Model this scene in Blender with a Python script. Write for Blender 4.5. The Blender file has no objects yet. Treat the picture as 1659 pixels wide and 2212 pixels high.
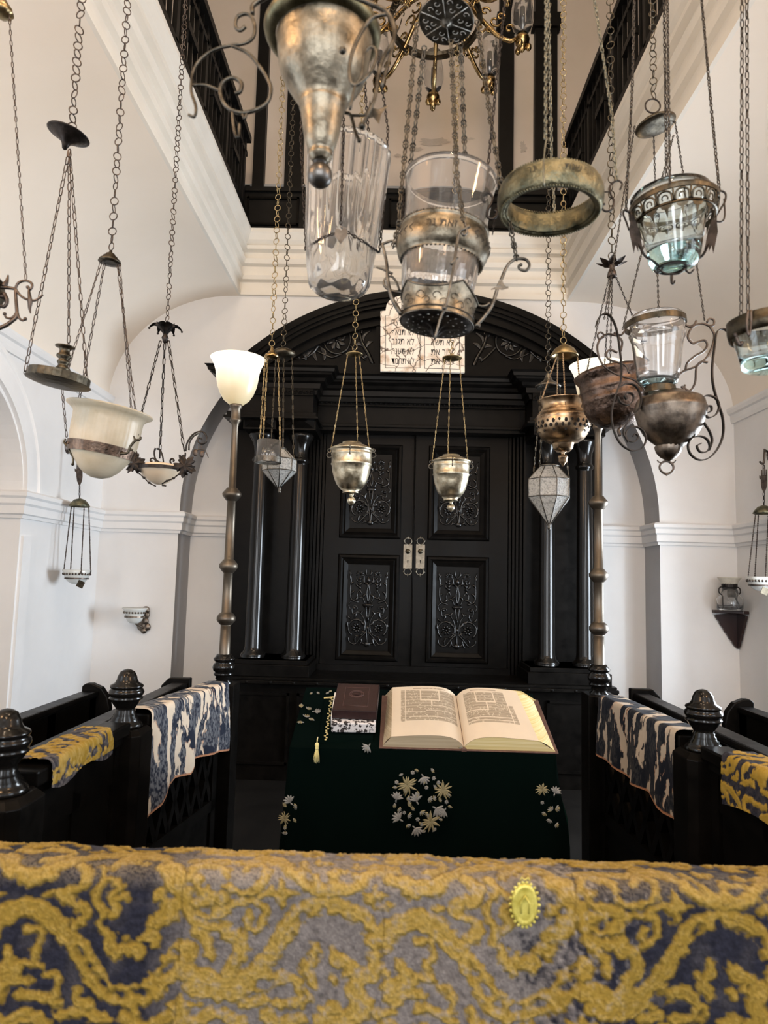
import bpy, math, random
import numpy as np
from mathutils import Vector, Matrix, noise
random.seed(7)
PI = math.pi
S = bpy.context.scene
COL = S.collection
V = Vector
H = 1.55            # height of the photographer's lens
F = 1500.0          # focal length for a 1659x2212 frame
CX, CY = 829.5, 1106.0

# ------------------------------------------------------------ camera
ROLL = math.radians(1.35)
_y = V(((855 - CX) / F, -(1255 - CY) / F, -1)).normalized()
_z = V((math.sin(ROLL), math.cos(ROLL), 0))
_z = (_z - _y * _z.dot(_y)).normalized()
_x = _y.cross(_z).normalized()
RC = Matrix((_x, _y, _z))          # camera coords -> world
cam = bpy.data.cameras.new('camera')
cam.sensor_fit = 'HORIZONTAL'; cam.sensor_width = 36
cam.lens = F / 1659 * 36
cam.clip_start = 0.02; cam.clip_end = 60
cam.dof.use_dof = True; cam.dof.focus_distance = 3.6; cam.dof.aperture_fstop = 6.5
co = bpy.data.objects.new('camera', cam); COL.objects.link(co)
co.matrix_world = Matrix.Translation((0, 0, H)) @ RC.to_4x4()
S.camera = co

def W(px, py, D):
    """point of the room seen at picture point (px,py), D metres into the room"""
    r = RC @ V(((px - CX) / F, -(py - CY) / F, -1))
    r = r * (D / r.y)
    return V((r.x, r.y, r.z + H))
def WX(px, py, X):
    r = RC @ V(((px - CX) / F, -(py - CY) / F, -1))
    r = r * (X / r.x)
    return V((r.x, r.y, r.z + H))
def WP(pts, D):
    return [W(p[0], p[1], D) for p in pts]
def K(D): return D / F             # metres per pixel at depth D

# ------------------------------------------------------------ mesh builder
class MB:
    def __init__(s): s.v = []; s.f = []; s.sm = []
    def add(s, vs, fs, smooth=True):
        o = len(s.v); s.v.extend([V(p) for p in vs])
        for f in fs: s.f.append([i + o for i in f]); s.sm.append(smooth)
        return s
    def box(s, c, d, M=None, bev=0):
        x, y, z = d[0] / 2, d[1] / 2, d[2] / 2
        vs = [V((i * x, j * y, k * z)) for k in (-1, 1) for j in (-1, 1) for i in (-1, 1)]
        if M is not None: vs = [M @ p for p in vs]
        vs = [p + V(c) for p in vs]
        s.add(vs, [(0, 2, 3, 1), (4, 5, 7, 6), (0, 1, 5, 4), (2, 6, 7, 3), (0, 4, 6, 2), (1, 3, 7, 5)], False)
        return s
    def bx(s, x0, x1, y0, y1, z0, z1):
        return s.box(((x0 + x1) / 2, (y0 + y1) / 2, (z0 + z1) / 2), (abs(x1 - x0), abs(y1 - y0), abs(z1 - z0)))
    def lathe(s, prof, seg=32, M=None, mod=None, c=(0, 0, 0), smooth=True):
        M = M or Matrix.Identity(3); c = V(c); vs = []; rings = []
        for i, (r, z) in enumerate(prof):
            if abs(r) < 1e-6:
                rings.append([len(vs)]); vs.append(c + M @ V((0, 0, z)))
            else:
                ring = []
                for j in range(seg):
                    a = 2 * PI * j / seg
                    rr = r * (mod(a, i, z) if mod else 1)
                    ring.append(len(vs)); vs.append(c + M @ V((rr * math.cos(a), rr * math.sin(a), z)))
                rings.append(ring)
        fs = []
        for A, B in zip(rings, rings[1:]):
            if len(A) == 1 and len(B) == 1: continue
            for j in range(seg):
                k = (j + 1) % seg
                if len(A) == 1: fs.append((A[0], B[k], B[j]))
                elif len(B) == 1: fs.append((A[j], A[k], B[0]))
                else: fs.append((A[j], A[k], B[k], B[j]))
        s.add(vs, fs, smooth); return s
    def tube(s, pts, r, seg=6, closed=False, flat=None, nrm=None):
        """round tube, or a flat strip of section flat=(width along nrm, thickness)"""
        pts = [V(p) for p in pts]; n = len(pts)
        if n < 2: return s
        T = []
        for i in range(n):
            a = pts[(i - 1) % n] if (closed or i > 0) else pts[0]
            b = pts[(i + 1) % n] if (closed or i < n - 1) else pts[-1]
            t = b - a
            T.append(t.normalized() if t.length > 1e-9 else V((0, 0, 1)))
        if nrm is None:
            u = T[0].orthogonal().normalized()
        vs = []; rings = []
        for i in range(n):
            if nrm is not None:
                u = V(nrm) - T[i] * V(nrm).dot(T[i])
                u = u.normalized() if u.length > 1e-6 else T[i].orthogonal().normalized()
            else:
                u = u - T[i] * u.dot(T[i])
                u = u.normalized() if u.length > 1e-6 else T[i].orthogonal().normalized()
            w = T[i].cross(u)
            rr = r[i] if isinstance(r, (list, tuple)) else r
            ring = []
            if flat:
                k = rr if isinstance(r, (list, tuple)) else 1
                a, b = flat[0] / 2 * k, flat[1] / 2
                off = [(a, b), (-a, b), (-a, -b), (a, -b)]
            else:
                off = [(rr * math.cos(2 * PI * j / seg), rr * math.sin(2 * PI * j / seg)) for j in range(seg)]
            for (p, q) in off:
                ring.append(len(vs)); vs.append(pts[i] + u * p + w * q)
            rings.append(ring)
        m = len(rings[0]); fs = []
        for i in range(n if closed else n - 1):
            A, B = rings[i], rings[(i + 1) % n]
            for j in range(m):
                k = (j + 1) % m; fs.append((A[j], A[k], B[k], B[j]))
        if not closed:
            fs.append(tuple(reversed(rings[0]))); fs.append(tuple(rings[-1]))
        s.add(vs, fs, not flat); return s
    def ell(s, c, r, M=None, su=10, sv=6):
        c = V(c); M = M or Matrix.Identity(3)
        if not hasattr(r, '__len__'): r = (r, r, r)
        vs = [c + M @ V((0, 0, -r[2]))]; fs = []
        for i in range(1, sv):
            t = -PI / 2 + PI * i / sv
            for j in range(su):
                a = 2 * PI * j / su
                vs.append(c + M @ V((r[0] * math.cos(t) * math.cos(a), r[1] * math.cos(t) * math.sin(a), r[2] * math.sin(t))))
        vs.append(c + M @ V((0, 0, r[2]))); L = len(vs) - 1
        for j in range(su):
            k = (j + 1) % su; fs.append((0, 1 + k, 1 + j)); fs.append((L, L - su + j, L - su + k))
            for i in range(sv - 2):
                a = 1 + i * su; fs.append((a + j, a + k, a + su + k, a + su + j))
        s.add(vs, fs); return s
    def grid(s, P, smooth=True, closed_u=False):
        """P[i][j] rows of points"""
        n, m = len(P), len(P[0]); vs = [p for r in P for p in r]
        fs = [(i * m + j, i * m + j + 1, (i + 1) * m + j + 1, (i + 1) * m + j) for i in range(n - 1) for j in range(m - 1)]
        s.add(vs, fs, smooth); return s
    def poly(s, pts2, fn, t):
        """prism: outline pts2 put into space by fn(x,y,h), h = 0..t"""
        n = len(pts2)
        vs = [fn(p[0], p[1], 0) for p in pts2] + [fn(p[0], p[1], t) for p in pts2]
        fs = [tuple(range(n)), tuple(range(2 * n - 1, n - 1, -1))] + [(i, i + n, (i + 1) % n + n, (i + 1) % n) for i in range(n)]
        s.add(vs, fs, False); return s
    def sweep(s, prof, path, closed=False):
        """prof: list of (offset, z); path: function list giving for offset the xy point -> handled by caller"""
        P = [[V((f(o)[0], f(o)[1], z)) for f in path] for (o, z) in prof]
        s.grid(P, False); return s
    def build(s, name, mat, parent=None, loc=None, subdiv=0, bevel=0):
        me = bpy.data.meshes.new(name)
        org = V(loc) if loc is not None else (root_loc(parent) if parent else V((0, 0, 0)))
        me.from_pydata([tuple(p - org) for p in s.v], [], s.f)
        me.polygons.foreach_set('use_smooth', s.sm); me.update()
        if mat: me.materials.append(mat)
        o = bpy.data.objects.new(name, me); COL.objects.link(o)
        if parent: o.parent = parent
        else: o.location = org
        if bevel:
            m = o.modifiers.new('bevel', 'BEVEL'); m.width = bevel; m.segments = 2; m.limit_method = 'ANGLE'; m.angle_limit = 0.6
        if subdiv:
            m = o.modifiers.new('subdivision', 'SUBSURF'); m.levels = subdiv; m.render_levels = subdiv
        return o

def root_loc(o):
    p = V(o.location)
    while o.parent: o = o.parent; p = p + V(o.location)
    return p
def thing(name, loc, label, cat, group=None):
    o = bpy.data.objects.new(name, None); COL.objects.link(o); o.location = loc
    o.empty_display_size = 0.05
    o['label'] = label; o['category'] = cat
    if group: o['group'] = group
    return o
def tag(o, label, cat, group=None):
    o['label'] = label; o['category'] = cat
    if group: o['group'] = group
    return o
def struct(o): o['kind'] = 'structure'; return o

def smooth(pts, n=6, closed=False):
    pts = [V(p) for p in pts]; N = len(pts); out = []
    rng = range(N if closed else N - 1)
    for i in rng:
        if closed: p0, p1, p2, p3 = pts[i - 1], pts[i], pts[(i + 1) % N], pts[(i + 2) % N]
        else:
            p1, p2 = pts[i], pts[i + 1]
            p0 = pts[i - 1] if i else p1 * 2 - p2
            p3 = pts[i + 2] if i + 2 < N else p2 * 2 - p1
        for k in range(n):
            t = k / n
            out.append(0.5 * ((2 * p1) + (p2 - p0) * t + (2 * p0 - 5 * p1 + 4 * p2 - p3) * t * t + (3 * p1 - p0 - 3 * p2 + p3) * t ** 3))
    if not closed: out.append(pts[-1])
    return out
def spiral(cx, cy, r0, r1, a0, a1, n=24):
    return [(cx + (r0 + (r1 - r0) * i / n) * math.cos(a0 + (a1 - a0) * i / n), cy + (r0 + (r1 - r0) * i / n) * math.sin(a0 + (a1 - a0) * i / n)) for i in range(n + 1)]
def arcpts(cx, cy, rx, ry, a0, a1, n=24):
    return [(cx + rx * math.cos(a0 + (a1 - a0) * i / n), cy + ry * math.sin(a0 + (a1 - a0) * i / n)) for i in range(n + 1)]

def chain(mb, a, b, L, w, r, ring=False, seg=4, sag=0.0):
    """links from a to b; L link length, w link width, r wire radius"""
    a, b = V(a), V(b); d = b - a; dist = d.length
    if dist < 1e-4: return mb
    t = d / dist
    pitch = L - 2.2 * r
    n = max(1, round(dist / pitch)); pitch = dist / n
    u = t.cross(V((0, 1, 0)));
    if u.length < 1e-4: u = t.orthogonal()
    u.normalize(); w_ = t.cross(u)
    for i in range(n):
        q = (i + 0.5) / n
        c = a + d * q + V((0, 0, -sag * 4 * q * (1 - q)))
        ang = (PI / 2 if i % 2 else 0.0) + random.uniform(-.35, .35) + (0.25 if not ring else random.uniform(-.5, .5))
        uu = u * math.cos(ang) + w_ * math.sin(ang)
        tt = t
        if ring: tt = (t + uu * random.uniform(-.2, .2)).normalized()
        N = 12 if ring else 8
        pts = []
        for k in range(N):
            al = 2 * PI * k / N
            if ring: pts.append(c + tt * (L / 2 - r) * math.sin(al) + uu * (w / 2 - r) * math.cos(al))
            else:
                sx, sy = math.cos(al + PI / 8), math.sin(al + PI / 8)
                pts.append(c + tt * (L / 2 - r) * math.copysign(abs(sy) ** .6, sy) + uu * (w / 2 - r) * math.copysign(abs(sx) ** .75, sx))
        mb.tube(pts, r, seg, closed=True)
    return mb

# ------------------------------------------------------------ materials
def nodes_mat(name):
    m = bpy.data.materials.new(name); m.use_nodes = True
    nt = m.node_tree; b = nt.nodes['Principled BSDF']
    return m, nt, b
def principled(name, col, rough=.5, metal=0, spec=.5, **kw):
    m, nt, b = nodes_mat(name)
    b.inputs['Base Color'].default_value = (*col, 1); b.inputs['Roughness'].default_value = rough
    b.inputs['Metallic'].default_value = metal; b.inputs['Specular IOR Level'].default_value = spec
    for k, v in kw.items(): b.inputs[k.replace('_', ' ')].default_value = v
    return m
def N(nt, typ, **kw):
    n = nt.nodes.new(typ)
    for k, v in kw.items():
        if hasattr(n, k) and not k[0].isupper(): setattr(n, k, v)
        else: n.inputs[k.replace('_', ' ')].default_value = v
    return n
def mottled(name, c1, c2, scale=20, rough=(.3, .5), metal=1.0, bump=.2, detail=6, thr=(.35, .65), bdist=.002, spec=.5, c3=None, coat=0):
    m, nt, b = nodes_mat(name)
    tc = N(nt, 'ShaderNodeTexCoord')
    nz = N(nt, 'ShaderNodeTexNoise', Scale=scale, Detail=detail, Roughness=.62)
    nt.links.new(tc.outputs['Object'], nz.inputs['Vector'])
    cr = N(nt, 'ShaderNodeValToRGB'); cr.color_ramp.elements[0].position = thr[0]; cr.color_ramp.elements[1].position = thr[1]
    cr.color_ramp.elements[0].color = (*c1, 1); cr.color_ramp.elements[1].color = (*c2, 1)
    if c3:
        e = cr.color_ramp.elements.new(min(.98, thr[1] + .12)); e.color = (*c3, 1)
    nt.links.new(nz.outputs['Fac'], cr.inputs['Fac']); nt.links.new(cr.outputs['Color'], b.inputs['Base Color'])
    mr = N(nt, 'ShaderNodeMapRange', To_Min=rough[0], To_Max=rough[1]); nt.links.new(nz.outputs['Fac'], mr.inputs['Value'])
    mr.inputs['From Min'].default_value = .3; mr.inputs['From Max'].default_value = .7
    nt.links.new(mr.outputs['Result'], b.inputs['Roughness'])
    b.inputs['Metallic'].default_value = metal; b.inputs['Specular IOR Level'].default_value = spec
    if coat: b.inputs['Coat Weight'].default_value = coat; b.inputs['Coat Roughness'].default_value = .15
    if bump:
        nz2 = N(nt, 'ShaderNodeTexNoise', Scale=scale * 2.5, Detail=4)
        nt.links.new(tc.outputs['Object'], nz2.inputs['Vector'])
        bp = N(nt, 'ShaderNodeBump', Strength=bump, Distance=bdist)
        nt.links.new(nz2.outputs['Fac'], bp.inputs['Height']); nt.links.new(bp.outputs['Normal'], b.inputs['Normal'])
    return m
def plaster(name, c1, c2, scale=1.5):
    return mottled(name, c1, c2, scale, (.75, .9), 0, .35, 8, (.3, .7), .004, .2)
def glassmat(name, col=(1, 1, 1), rough=0.0, ior=1.45):
    m, nt, b = nodes_mat(name)
    b.inputs['Base Color'].default_value = (*col, 1); b.inputs['Roughness'].default_value = rough
    b.inputs['Transmission Weight'].default_value = 1; b.inputs['IOR'].default_value = ior
    return m

M = {}
M['wall'] = plaster('wall_plaster', (.69, .685, .68), (.76, .755, .75))
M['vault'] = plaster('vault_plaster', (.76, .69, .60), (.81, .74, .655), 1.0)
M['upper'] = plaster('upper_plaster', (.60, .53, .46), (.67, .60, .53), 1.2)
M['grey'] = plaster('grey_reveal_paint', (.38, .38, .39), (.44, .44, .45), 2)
M['trim'] = plaster('trim_plaster', (.70, .665, .60), (.77, .735, .67), 3)
M['trim_low'] = plaster('course_plaster', (.70, .695, .69), (.76, .755, .75), 3)
M['ebony'] = mottled('black_lacquered_wood', (.0025, .0023, .0021), (.006, .0052, .0045), 14, (.28, .38), 0, 0, 6, (.3, .7), .002, .07)
M['column'] = principled('polished_black_wood', (.005, .0045, .004), .17, 0, .30)
M['carved'] = principled('carved_black_wood', (.005, .0045, .004), .24, 0, .32, Coat_Weight=.22, Coat_Roughness=.12)
M['ebony2'] = mottled('black_wood_dull', (.004, .0038, .0036), (.008, .0075, .007), 10, (.38, .5), 0, 0, 6, (.3, .7), .002, .15)
M['silver'] = mottled('tarnished_silver', (.085, .072, .052), (.34, .30, .23), 26, (.32, .5), 1, .5, 8, (.34, .66), .003, c3=(.20, .15, .095))
M['silver_dark'] = mottled('dark_tarnished_silver', (.045, .042, .037), (.19, .175, .15), 34, (.34, .5), 1, .5, 8, (.35, .66), .003)
M['brass'] = mottled('aged_brass', (.20, .15, .075), (.42, .33, .18), 30, (.28, .42), 1, .2)
M['brass_dark'] = mottled('dark_brass', (.04, .034, .024), (.115, .097, .07), 40, (.32, .5), 1, .5)
M['brass_bright'] = mottled('polished_brass', (.26, .17, .075), (.48, .34, .16), 15, (.2, .32), 1, .05)
M['brass_green'] = mottled('verdigris_brass', (.06, .064, .045), (.25, .225, .14), 28, (.36, .6), 1, 1.0, 8, (.34, .66), .004)
M['bronze'] = mottled('dark_bronze', (.09, .073, .06), (.28, .23, .185), 24, (.34, .48), 1, .4, 8, (.35, .65))
M['bronze_red'] = mottled('reddish_bronze', (.06, .045, .038), (.19, .13, .10), 24, (.28, .45), 1, .9, 8, (.35, .65), .004)
M['iron'] = mottled('wrought_iron', (.018, .016, .015), (.05, .042, .038), 40, (.35, .5), .9, .4)
M['iron_brown'] = mottled('brown_iron', (.05, .04, .035), (.12, .095, .08), 40, (.35, .5), .9, .4)
M['pole'] = mottled('brass_pole_metal', (.10, .083, .066), (.155, .13, .10), 8, (.36, .48), .85, .08)
M['glass'] = glassmat('clear_glass'); M['glass'].node_tree.nodes['Principled BSDF'].inputs['Transmission Weight'].default_value = .95
M['glass_gleam'] = glassmat('painted_gleam_fluted_glass', (.95, .94, .92), .03, 1.34); M['glass_gleam'].node_tree.nodes['Principled BSDF'].inputs['Transmission Weight'].default_value = .90  # white mixed into the glass stands in for bright reflections
M['plate'] = mottled('dull_nickel_plate', (.16, .14, .11), (.27, .24, .19), 30, (.4, .5), .9, .1)
M['urn'] = mottled('worn_gilt_silver', (.26, .22, .15), (.66, .60, .46), 26, (.28, .42), 1, .3, 8, (.34, .66), .002, c3=(.34, .25, .13))
M['silver_chain'] = mottled('blackened_silver_chain', (.03, .028, .024), (.13, .12, .10), 60, (.36, .5), 1, .2)
M['glass_green'] = glassmat('sea_green_glass', (.90, .975, .97))
M['glass_aqua'] = glassmat('aqua_base_glass', (.66, .92, .90))
M['frost'] = mottled('frosted_alabaster_glass', (.44, .37, .26), (.52, .45, .34), 14, (.35, .5), 0, .15, 6, spec=.5)
M['frost'].node_tree.nodes['Principled BSDF'].inputs['Subsurface Weight'].default_value = .25
M['frost'].node_tree.nodes['Principled BSDF'].inputs['Subsurface Radius'].default_value = (.03, .025, .02)
M['amber'] = principled('amber_milk_glass', (.74, .60, .44), .35)
M['pebble'] = mottled('pebbled_glass', (.26, .265, .25), (.42, .42, .40), 120, (.2, .5), 0, 1.0, 2, (.4, .6), .004, .6)
M['white_glass'] = principled('painted_milk_glass', (.62, .63, .60), .25)
M['candle'] = principled('white_candle', (.75, .72, .66), .5)
def lampmat():
    m, nt, b = nodes_mat('lit_opal_glass')
    tc = N(nt, 'ShaderNodeTexCoord'); sp = N(nt, 'ShaderNodeSeparateXYZ')
    nt.links.new(tc.outputs['Generated'], sp.inputs[0])
    cr = N(nt, 'ShaderNodeValToRGB')
    e = cr.color_ramp.elements; e[0].position = .0; e[0].color = (1.0, .74, .34, 1); e[1].position = .75; e[1].color = (1, .93, .80, 1)
    nt.links.new(sp.outputs['Z'], cr.inputs[0])
    mr = N(nt, 'ShaderNodeMapRange', From_Min=0.25, From_Max=.9, To_Min=.34, To_Max=1.0)
    nt.links.new(sp.outputs['Z'], mr.inputs['Value'])
    b.inputs['Base Color'].default_value = (.5, .45, .32, 1); b.inputs['Roughness'].default_value = .3
    nt.links.new(cr.outputs[0], b.inputs['Emission Color']); nt.links.new(mr.outputs[0], b.inputs['Emission Strength'])
    return m
M['lit'] = lampmat()
# ============================================================ the room
BW = 6.0; RB = 6.36
XL = W(215, 1150, BW).x; XR = W(1591, 1160, BW).x
OL = W(518, 580, BW).x; OR_ = W(1229, 560, BW).x
ZC0 = W(700, 642, BW).z; ZC1 = W(870, 515, BW).z
ZS = W(240, 862, BW).z; ZD1 = W(300, 1103, BW).z; ZD0 = W(300, 1150, BW).z
AX0 = W(377, 1300, BW).x; AX1 = W(1427, 1300, BW).x
ACX = (AX0 + AX1) / 2; ARX = (AX1 - AX0) / 2; ARZ = W(900, 652, BW).z - (ZD1 + .02); AZ = ZD1 + .02
YR = -4.5
ZTOP = H + 6.6

struct(MB().bx(XL - 2, XR + 2, YR, RB + .3, -.1, 0).build('floor', mottled('stone_floor', (.004, .0035, .003), (.008, .007, .006), 3, (.7, .85), 0, 0, 6, (.3, .7), .002, .1), None))
# back wall with the arched recess
def archz(x):
    t = (x - ACX) / ARX
    return AZ + ARZ * math.sqrt(max(0, 1 - t * t)) if abs(t) < 1 else 0
mb = MB()
xs = [XL - .0, AX0] + [ACX - ARX * math.cos(PI * i / 48) for i in range(1, 48)] + [AX1, XR]
top = ZC1
for a, b in zip(xs, xs[1:]):
    za = archz(a) if AX0 - 1e-6 < a < AX1 + 1e-6 and b > AX0 + 1e-5 else 0
    zb = archz(b) if AX0 - 1e-6 < b < AX1 + 1e-6 and a < AX1 - 1e-5 else 0
    if abs(a - AX0) < 1e-5: za = AZ
    if abs(b - AX1) < 1e-5: zb = AZ
    if b <= AX0 + 1e-5 or a >= AX1 - 1e-5: za = zb = 0
    mb.add([(a, BW, za), (b, BW, zb), (b, BW, top), (a, BW, top)], [(0, 1, 2, 3)], False)
struct(mb.build('wall_back', M['wall']))
# grey painted reveal
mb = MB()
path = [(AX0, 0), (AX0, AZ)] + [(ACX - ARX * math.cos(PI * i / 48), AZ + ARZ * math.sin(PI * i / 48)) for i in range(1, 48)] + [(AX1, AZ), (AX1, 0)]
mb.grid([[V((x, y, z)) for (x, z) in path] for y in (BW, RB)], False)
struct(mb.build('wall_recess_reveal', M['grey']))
mb = MB(); mb.add([(AX0 - .1, RB, 0), (AX1 + .1, RB, 0), (AX1 + .1, RB, ZC1), (AX0 - .1, RB, ZC1)], [(0, 1, 2, 3)], False)
struct(mb.build('wall_recess', M['wall']))

# side walls: left has an arched opening
def side_wall(name, X, sgn, openings, mat):
    """openings: (y0, y1, z0, zspring, rz, depth) arched holes"""
    mb = MB(); ys = {YR, BW}
    for (y0, y1, z0, zs, rz, dep) in openings:
        ys |= {y0, y1}
        for i in range(1, 24): ys.add((y0 + y1) / 2 - (y1 - y0) / 2 * math.cos(PI * i / 24))
    ys = sorted(ys)
    for a, b in zip(ys, ys[1:]):
        m = (a + b) / 2; op = [o for o in openings if o[0] < m < o[1]]
        if not op: mb.add([(X, a, 0), (X, b, 0), (X, b, ZC0 + .3), (X, a, ZC0 + .3)], [(0, 1, 2, 3)], False); continue
        y0, y1, z0, zs, rz, dep = op[0]
        def az(y):
            t = (y - (y0 + y1) / 2) / ((y1 - y0) / 2); return zs + rz * math.sqrt(max(0, 1 - t * t))
        mb.add([(X, a, az(a)), (X, b, az(b)), (X, b, ZC0 + .3), (X, a, ZC0 + .3)], [(0, 1, 2, 3)], False)
        if z0 > 0: mb.add([(X, a, 0), (X, b, 0), (X, b, z0), (X, a, z0)], [(0, 1, 2, 3)], False)
    for (y0, y1, z0, zs, rz, dep) in openings:
        p = [(y0, z0), (y0, zs)] + [((y0 + y1) / 2 - (y1 - y0) / 2 * math.cos(PI * i / 24), zs + rz * math.sin(PI * i / 24)) for i in range(1, 24)] + [(y1, zs), (y1, z0)]
        mb.grid([[V((x, y, z)) for (y, z) in p] for x in (X, X + sgn * dep)], False)
        if z0 > 0: mb.add([(X, y0, z0), (X, y1, z0), (X + sgn * dep, y1, z0), (X + sgn * dep, y0, z0)], [(0, 1, 2, 3)], False)
    return struct(mb.build(name, mat))
LY1 = 4.72; LY0 = 3.2
WIN = [(-3.2, -1.6, .9, 2.3, .8, .45), (-.6, 1.0, .9, 2.3, .8, .45), (3.3, 4.9, .8, 1.75, .6, .5)]
side_wall('wall_left', XL, -1, [WIN[0], (.1, 1.7, .9, 2.2, .8, .45), (LY0, LY1, 0, ZD1 - .03, .75, .6)], M['wall'])
side_wall('wall_right', XR, 1, WIN, M['wall'])
# end of the left arched passage, panelled shutters
mb = MB(); mb.bx(XL - .64, XL - .6, LY0 - .1, LY1 + .1, 0, 3.2)
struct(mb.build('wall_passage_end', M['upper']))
# arch surround on the left wall
def arch_band(X, y0, y1, zs, rz, prof, foot=0):
    mb = MB(); rows = []
    cy = (y0 + y1) / 2; r = (y1 - y0) / 2
    for (o, h) in prof:
        row = [V((X + h, cy - r - o, foot)), V((X + h, cy - r - o, zs))] if False else []
        for i in range(0, 37):
            a = PI * i / 36
            row.append(V((X + h, cy - (r + o) * math.cos(a), zs + (rz + o) * math.sin(a))))
        rows.append(row)
    mb.grid(rows, False); return mb
struct(arch_band(XL, LY0, LY1, ZD1, .75, [(0, 0), (0, .03), (.09, .03), (.10, .015), (.16, .015), (.17, .03), (.20, .03), (.20, 0)]).build('trim_arch_left', M['trim_low']))
# impost edge lines below the course
mb = MB(); mb.bx(XL - .001, XL + .02, LY1 + .02, LY1 + .13, 0, ZD0 - .12); struct(mb.build('trim_jamb_left', M['trim_low']))

# string course (dado) profile and spring moulding
dado = [(0, ZD0), (.02, ZD0), (.025, ZD0 + .022), (.04, ZD0 + .03), (.04, ZD0 + .085), (.055, ZD0 + .10), (.055, ZD0 + .135), (.07, ZD0 + .15), (.07, ZD1 - .015), (.05, ZD1), (0, ZD1 + .004)]
def course(name, prof, pts):
    """pts: list of (x, y, dx, dy) corner points with the mitred outward direction"""
    mb = MB(); mb.grid([[V((x + dx * o, y + dy * o, z)) for (x, y, dx, dy) in pts] for (o, z) in prof], False)
    return struct(mb.build(name, M['trim_low']))
course('trim_course_left', dado, [(XL - .5, LY1, 0, -1), (XL, LY1, 1, -1), (XL, BW, 1, -1), (AX0, BW, 1, -1), (AX0, RB, 1, -1), (AX1, RB, -1, -1), (AX1, BW, -1, -1), (XR, BW, -1, -1), (XR, 4.95, -1, 0)])
spring = [(0, ZS - .11), (.02, ZS - .11), (.03, ZS - .08), (.03, ZS - .04), (.05, ZS - .03), (.06, ZS), (.06, ZS + .02), (0, ZS + .03)]
course('trim_spring_left', spring, [(XL, YR, 1, 0), (XL, BW, 1, 0)])
course('trim_spring_right', spring, [(XR, YR, -1, 0), (XR, BW, -1, 0)])

# vaults over the side aisles
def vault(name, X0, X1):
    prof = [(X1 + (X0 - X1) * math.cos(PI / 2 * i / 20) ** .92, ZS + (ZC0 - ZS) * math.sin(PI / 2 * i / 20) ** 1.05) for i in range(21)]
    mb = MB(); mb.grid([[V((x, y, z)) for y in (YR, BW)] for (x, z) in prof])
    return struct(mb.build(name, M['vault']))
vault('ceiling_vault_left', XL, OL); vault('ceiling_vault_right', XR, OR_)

# cornice round the opening (left, back, right) with mitres
hz = ZC1 - ZC0
cor = [(.0, ZC0), (.03, ZC0), (.03, ZC0 + .08 * hz), (.01, ZC0 + .085 * hz), (.01, ZC0 + .22 * hz), (.05, ZC0 + .24 * hz), (.06, ZC0 + .30 * hz), (.035, ZC0 + .32 * hz), (.035, ZC0 + .46 * hz),
       (.075, ZC0 + .48 * hz), (.09, ZC0 + .55 * hz), (.05, ZC0 + .57 * hz), (.05, ZC0 + .68 * hz), (.10, ZC0 + .70 * hz), (.10, ZC0 + .76 * hz), (.075, ZC0 + .77 * hz), (.115, ZC0 + .84 * hz), (.14, ZC0 + .92 * hz), (.15, ZC0 + .94 * hz), (.15, ZC1), (-.3, ZC1)]
def shrink(k): return k * .8
mb = MB()
mb.grid([[V((OL + shrink(o), YR, z)), V((OL + shrink(o), BW - o, z)), V((OR_ - shrink(o), BW - o, z)), V((OR_ - shrink(o), YR, z))] for (o, z) in cor], False)
struct(mb.build('trim_cornice', M['trim']))

# upper storey
UY = 6.42
mb = MB(); mb.add([(OL - 2.6, UY, ZC1), (OR_ + 2.6, UY, ZC1), (OR_ + 2.6, UY, ZTOP), (OL - 2.6, UY, ZTOP)], [(0, 1, 2, 3)], False)
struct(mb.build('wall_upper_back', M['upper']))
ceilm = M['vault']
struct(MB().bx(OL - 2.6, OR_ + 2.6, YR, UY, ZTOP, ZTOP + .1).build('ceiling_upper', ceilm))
struct(MB().bx(XL - .7, XR + .7, YR - .1, YR, 0, ZTOP).build('wall_rear', M['wall']))
for nm, x0, x1 in (('left', OL - 1.9, OL - .02), ('right', OR_ + .02, OR_ + 1.9)):
    struct(MB().bx(x0, x1, YR, UY, ZC1 - .12, ZC1 - .02).build('floor_gallery_' + nm, M['ebony2']))
for nm, x, xx in (('left', OL - 1.5, OL), ('right', OR_ + 1.5, OR_)):
    struct(MB().bx(x - .05, x + .05, YR, UY, ZC1, ZTOP).build('wall_gallery_' + nm, M['ebony2']))
# black framing posts on the upper back wall
i = 0
for (px0, px1, D) in ((545, 569, 6.34), (614, 652, 6.34), (1077, 1109, 6.34), (1155, 1204, 6.34)):
    a = W(px0, 380, D).x; b = W(px1, 380, D).x; i += 1
    mb = MB(); mb.bx(a, b, D, UY, ZC1, ZTOP - .3); mb.bx(a - .02, b + .02, D - .02, UY, W(px0, -90, D).z, W(px0, -150, D).z)
    mb.bx(a - .03, b + .03, D - .03, UY, W(px0, 60, D).z, W(px0, 30, D).z) if i > 2 else None
    struct(mb.build('pillar_upper_%d' % i, M['ebony2']))
# greyish base band
mb = MB(); z0 = W(600, 408, 6.4).z; mb.bx(OL - .2, OR_ + .2, UY - .015, UY, z0, z0 + .05)
struct(mb.build('trim_1', plaster('grey_skirting', (.33, .34, .36), (.38, .39, .4))))
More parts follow.
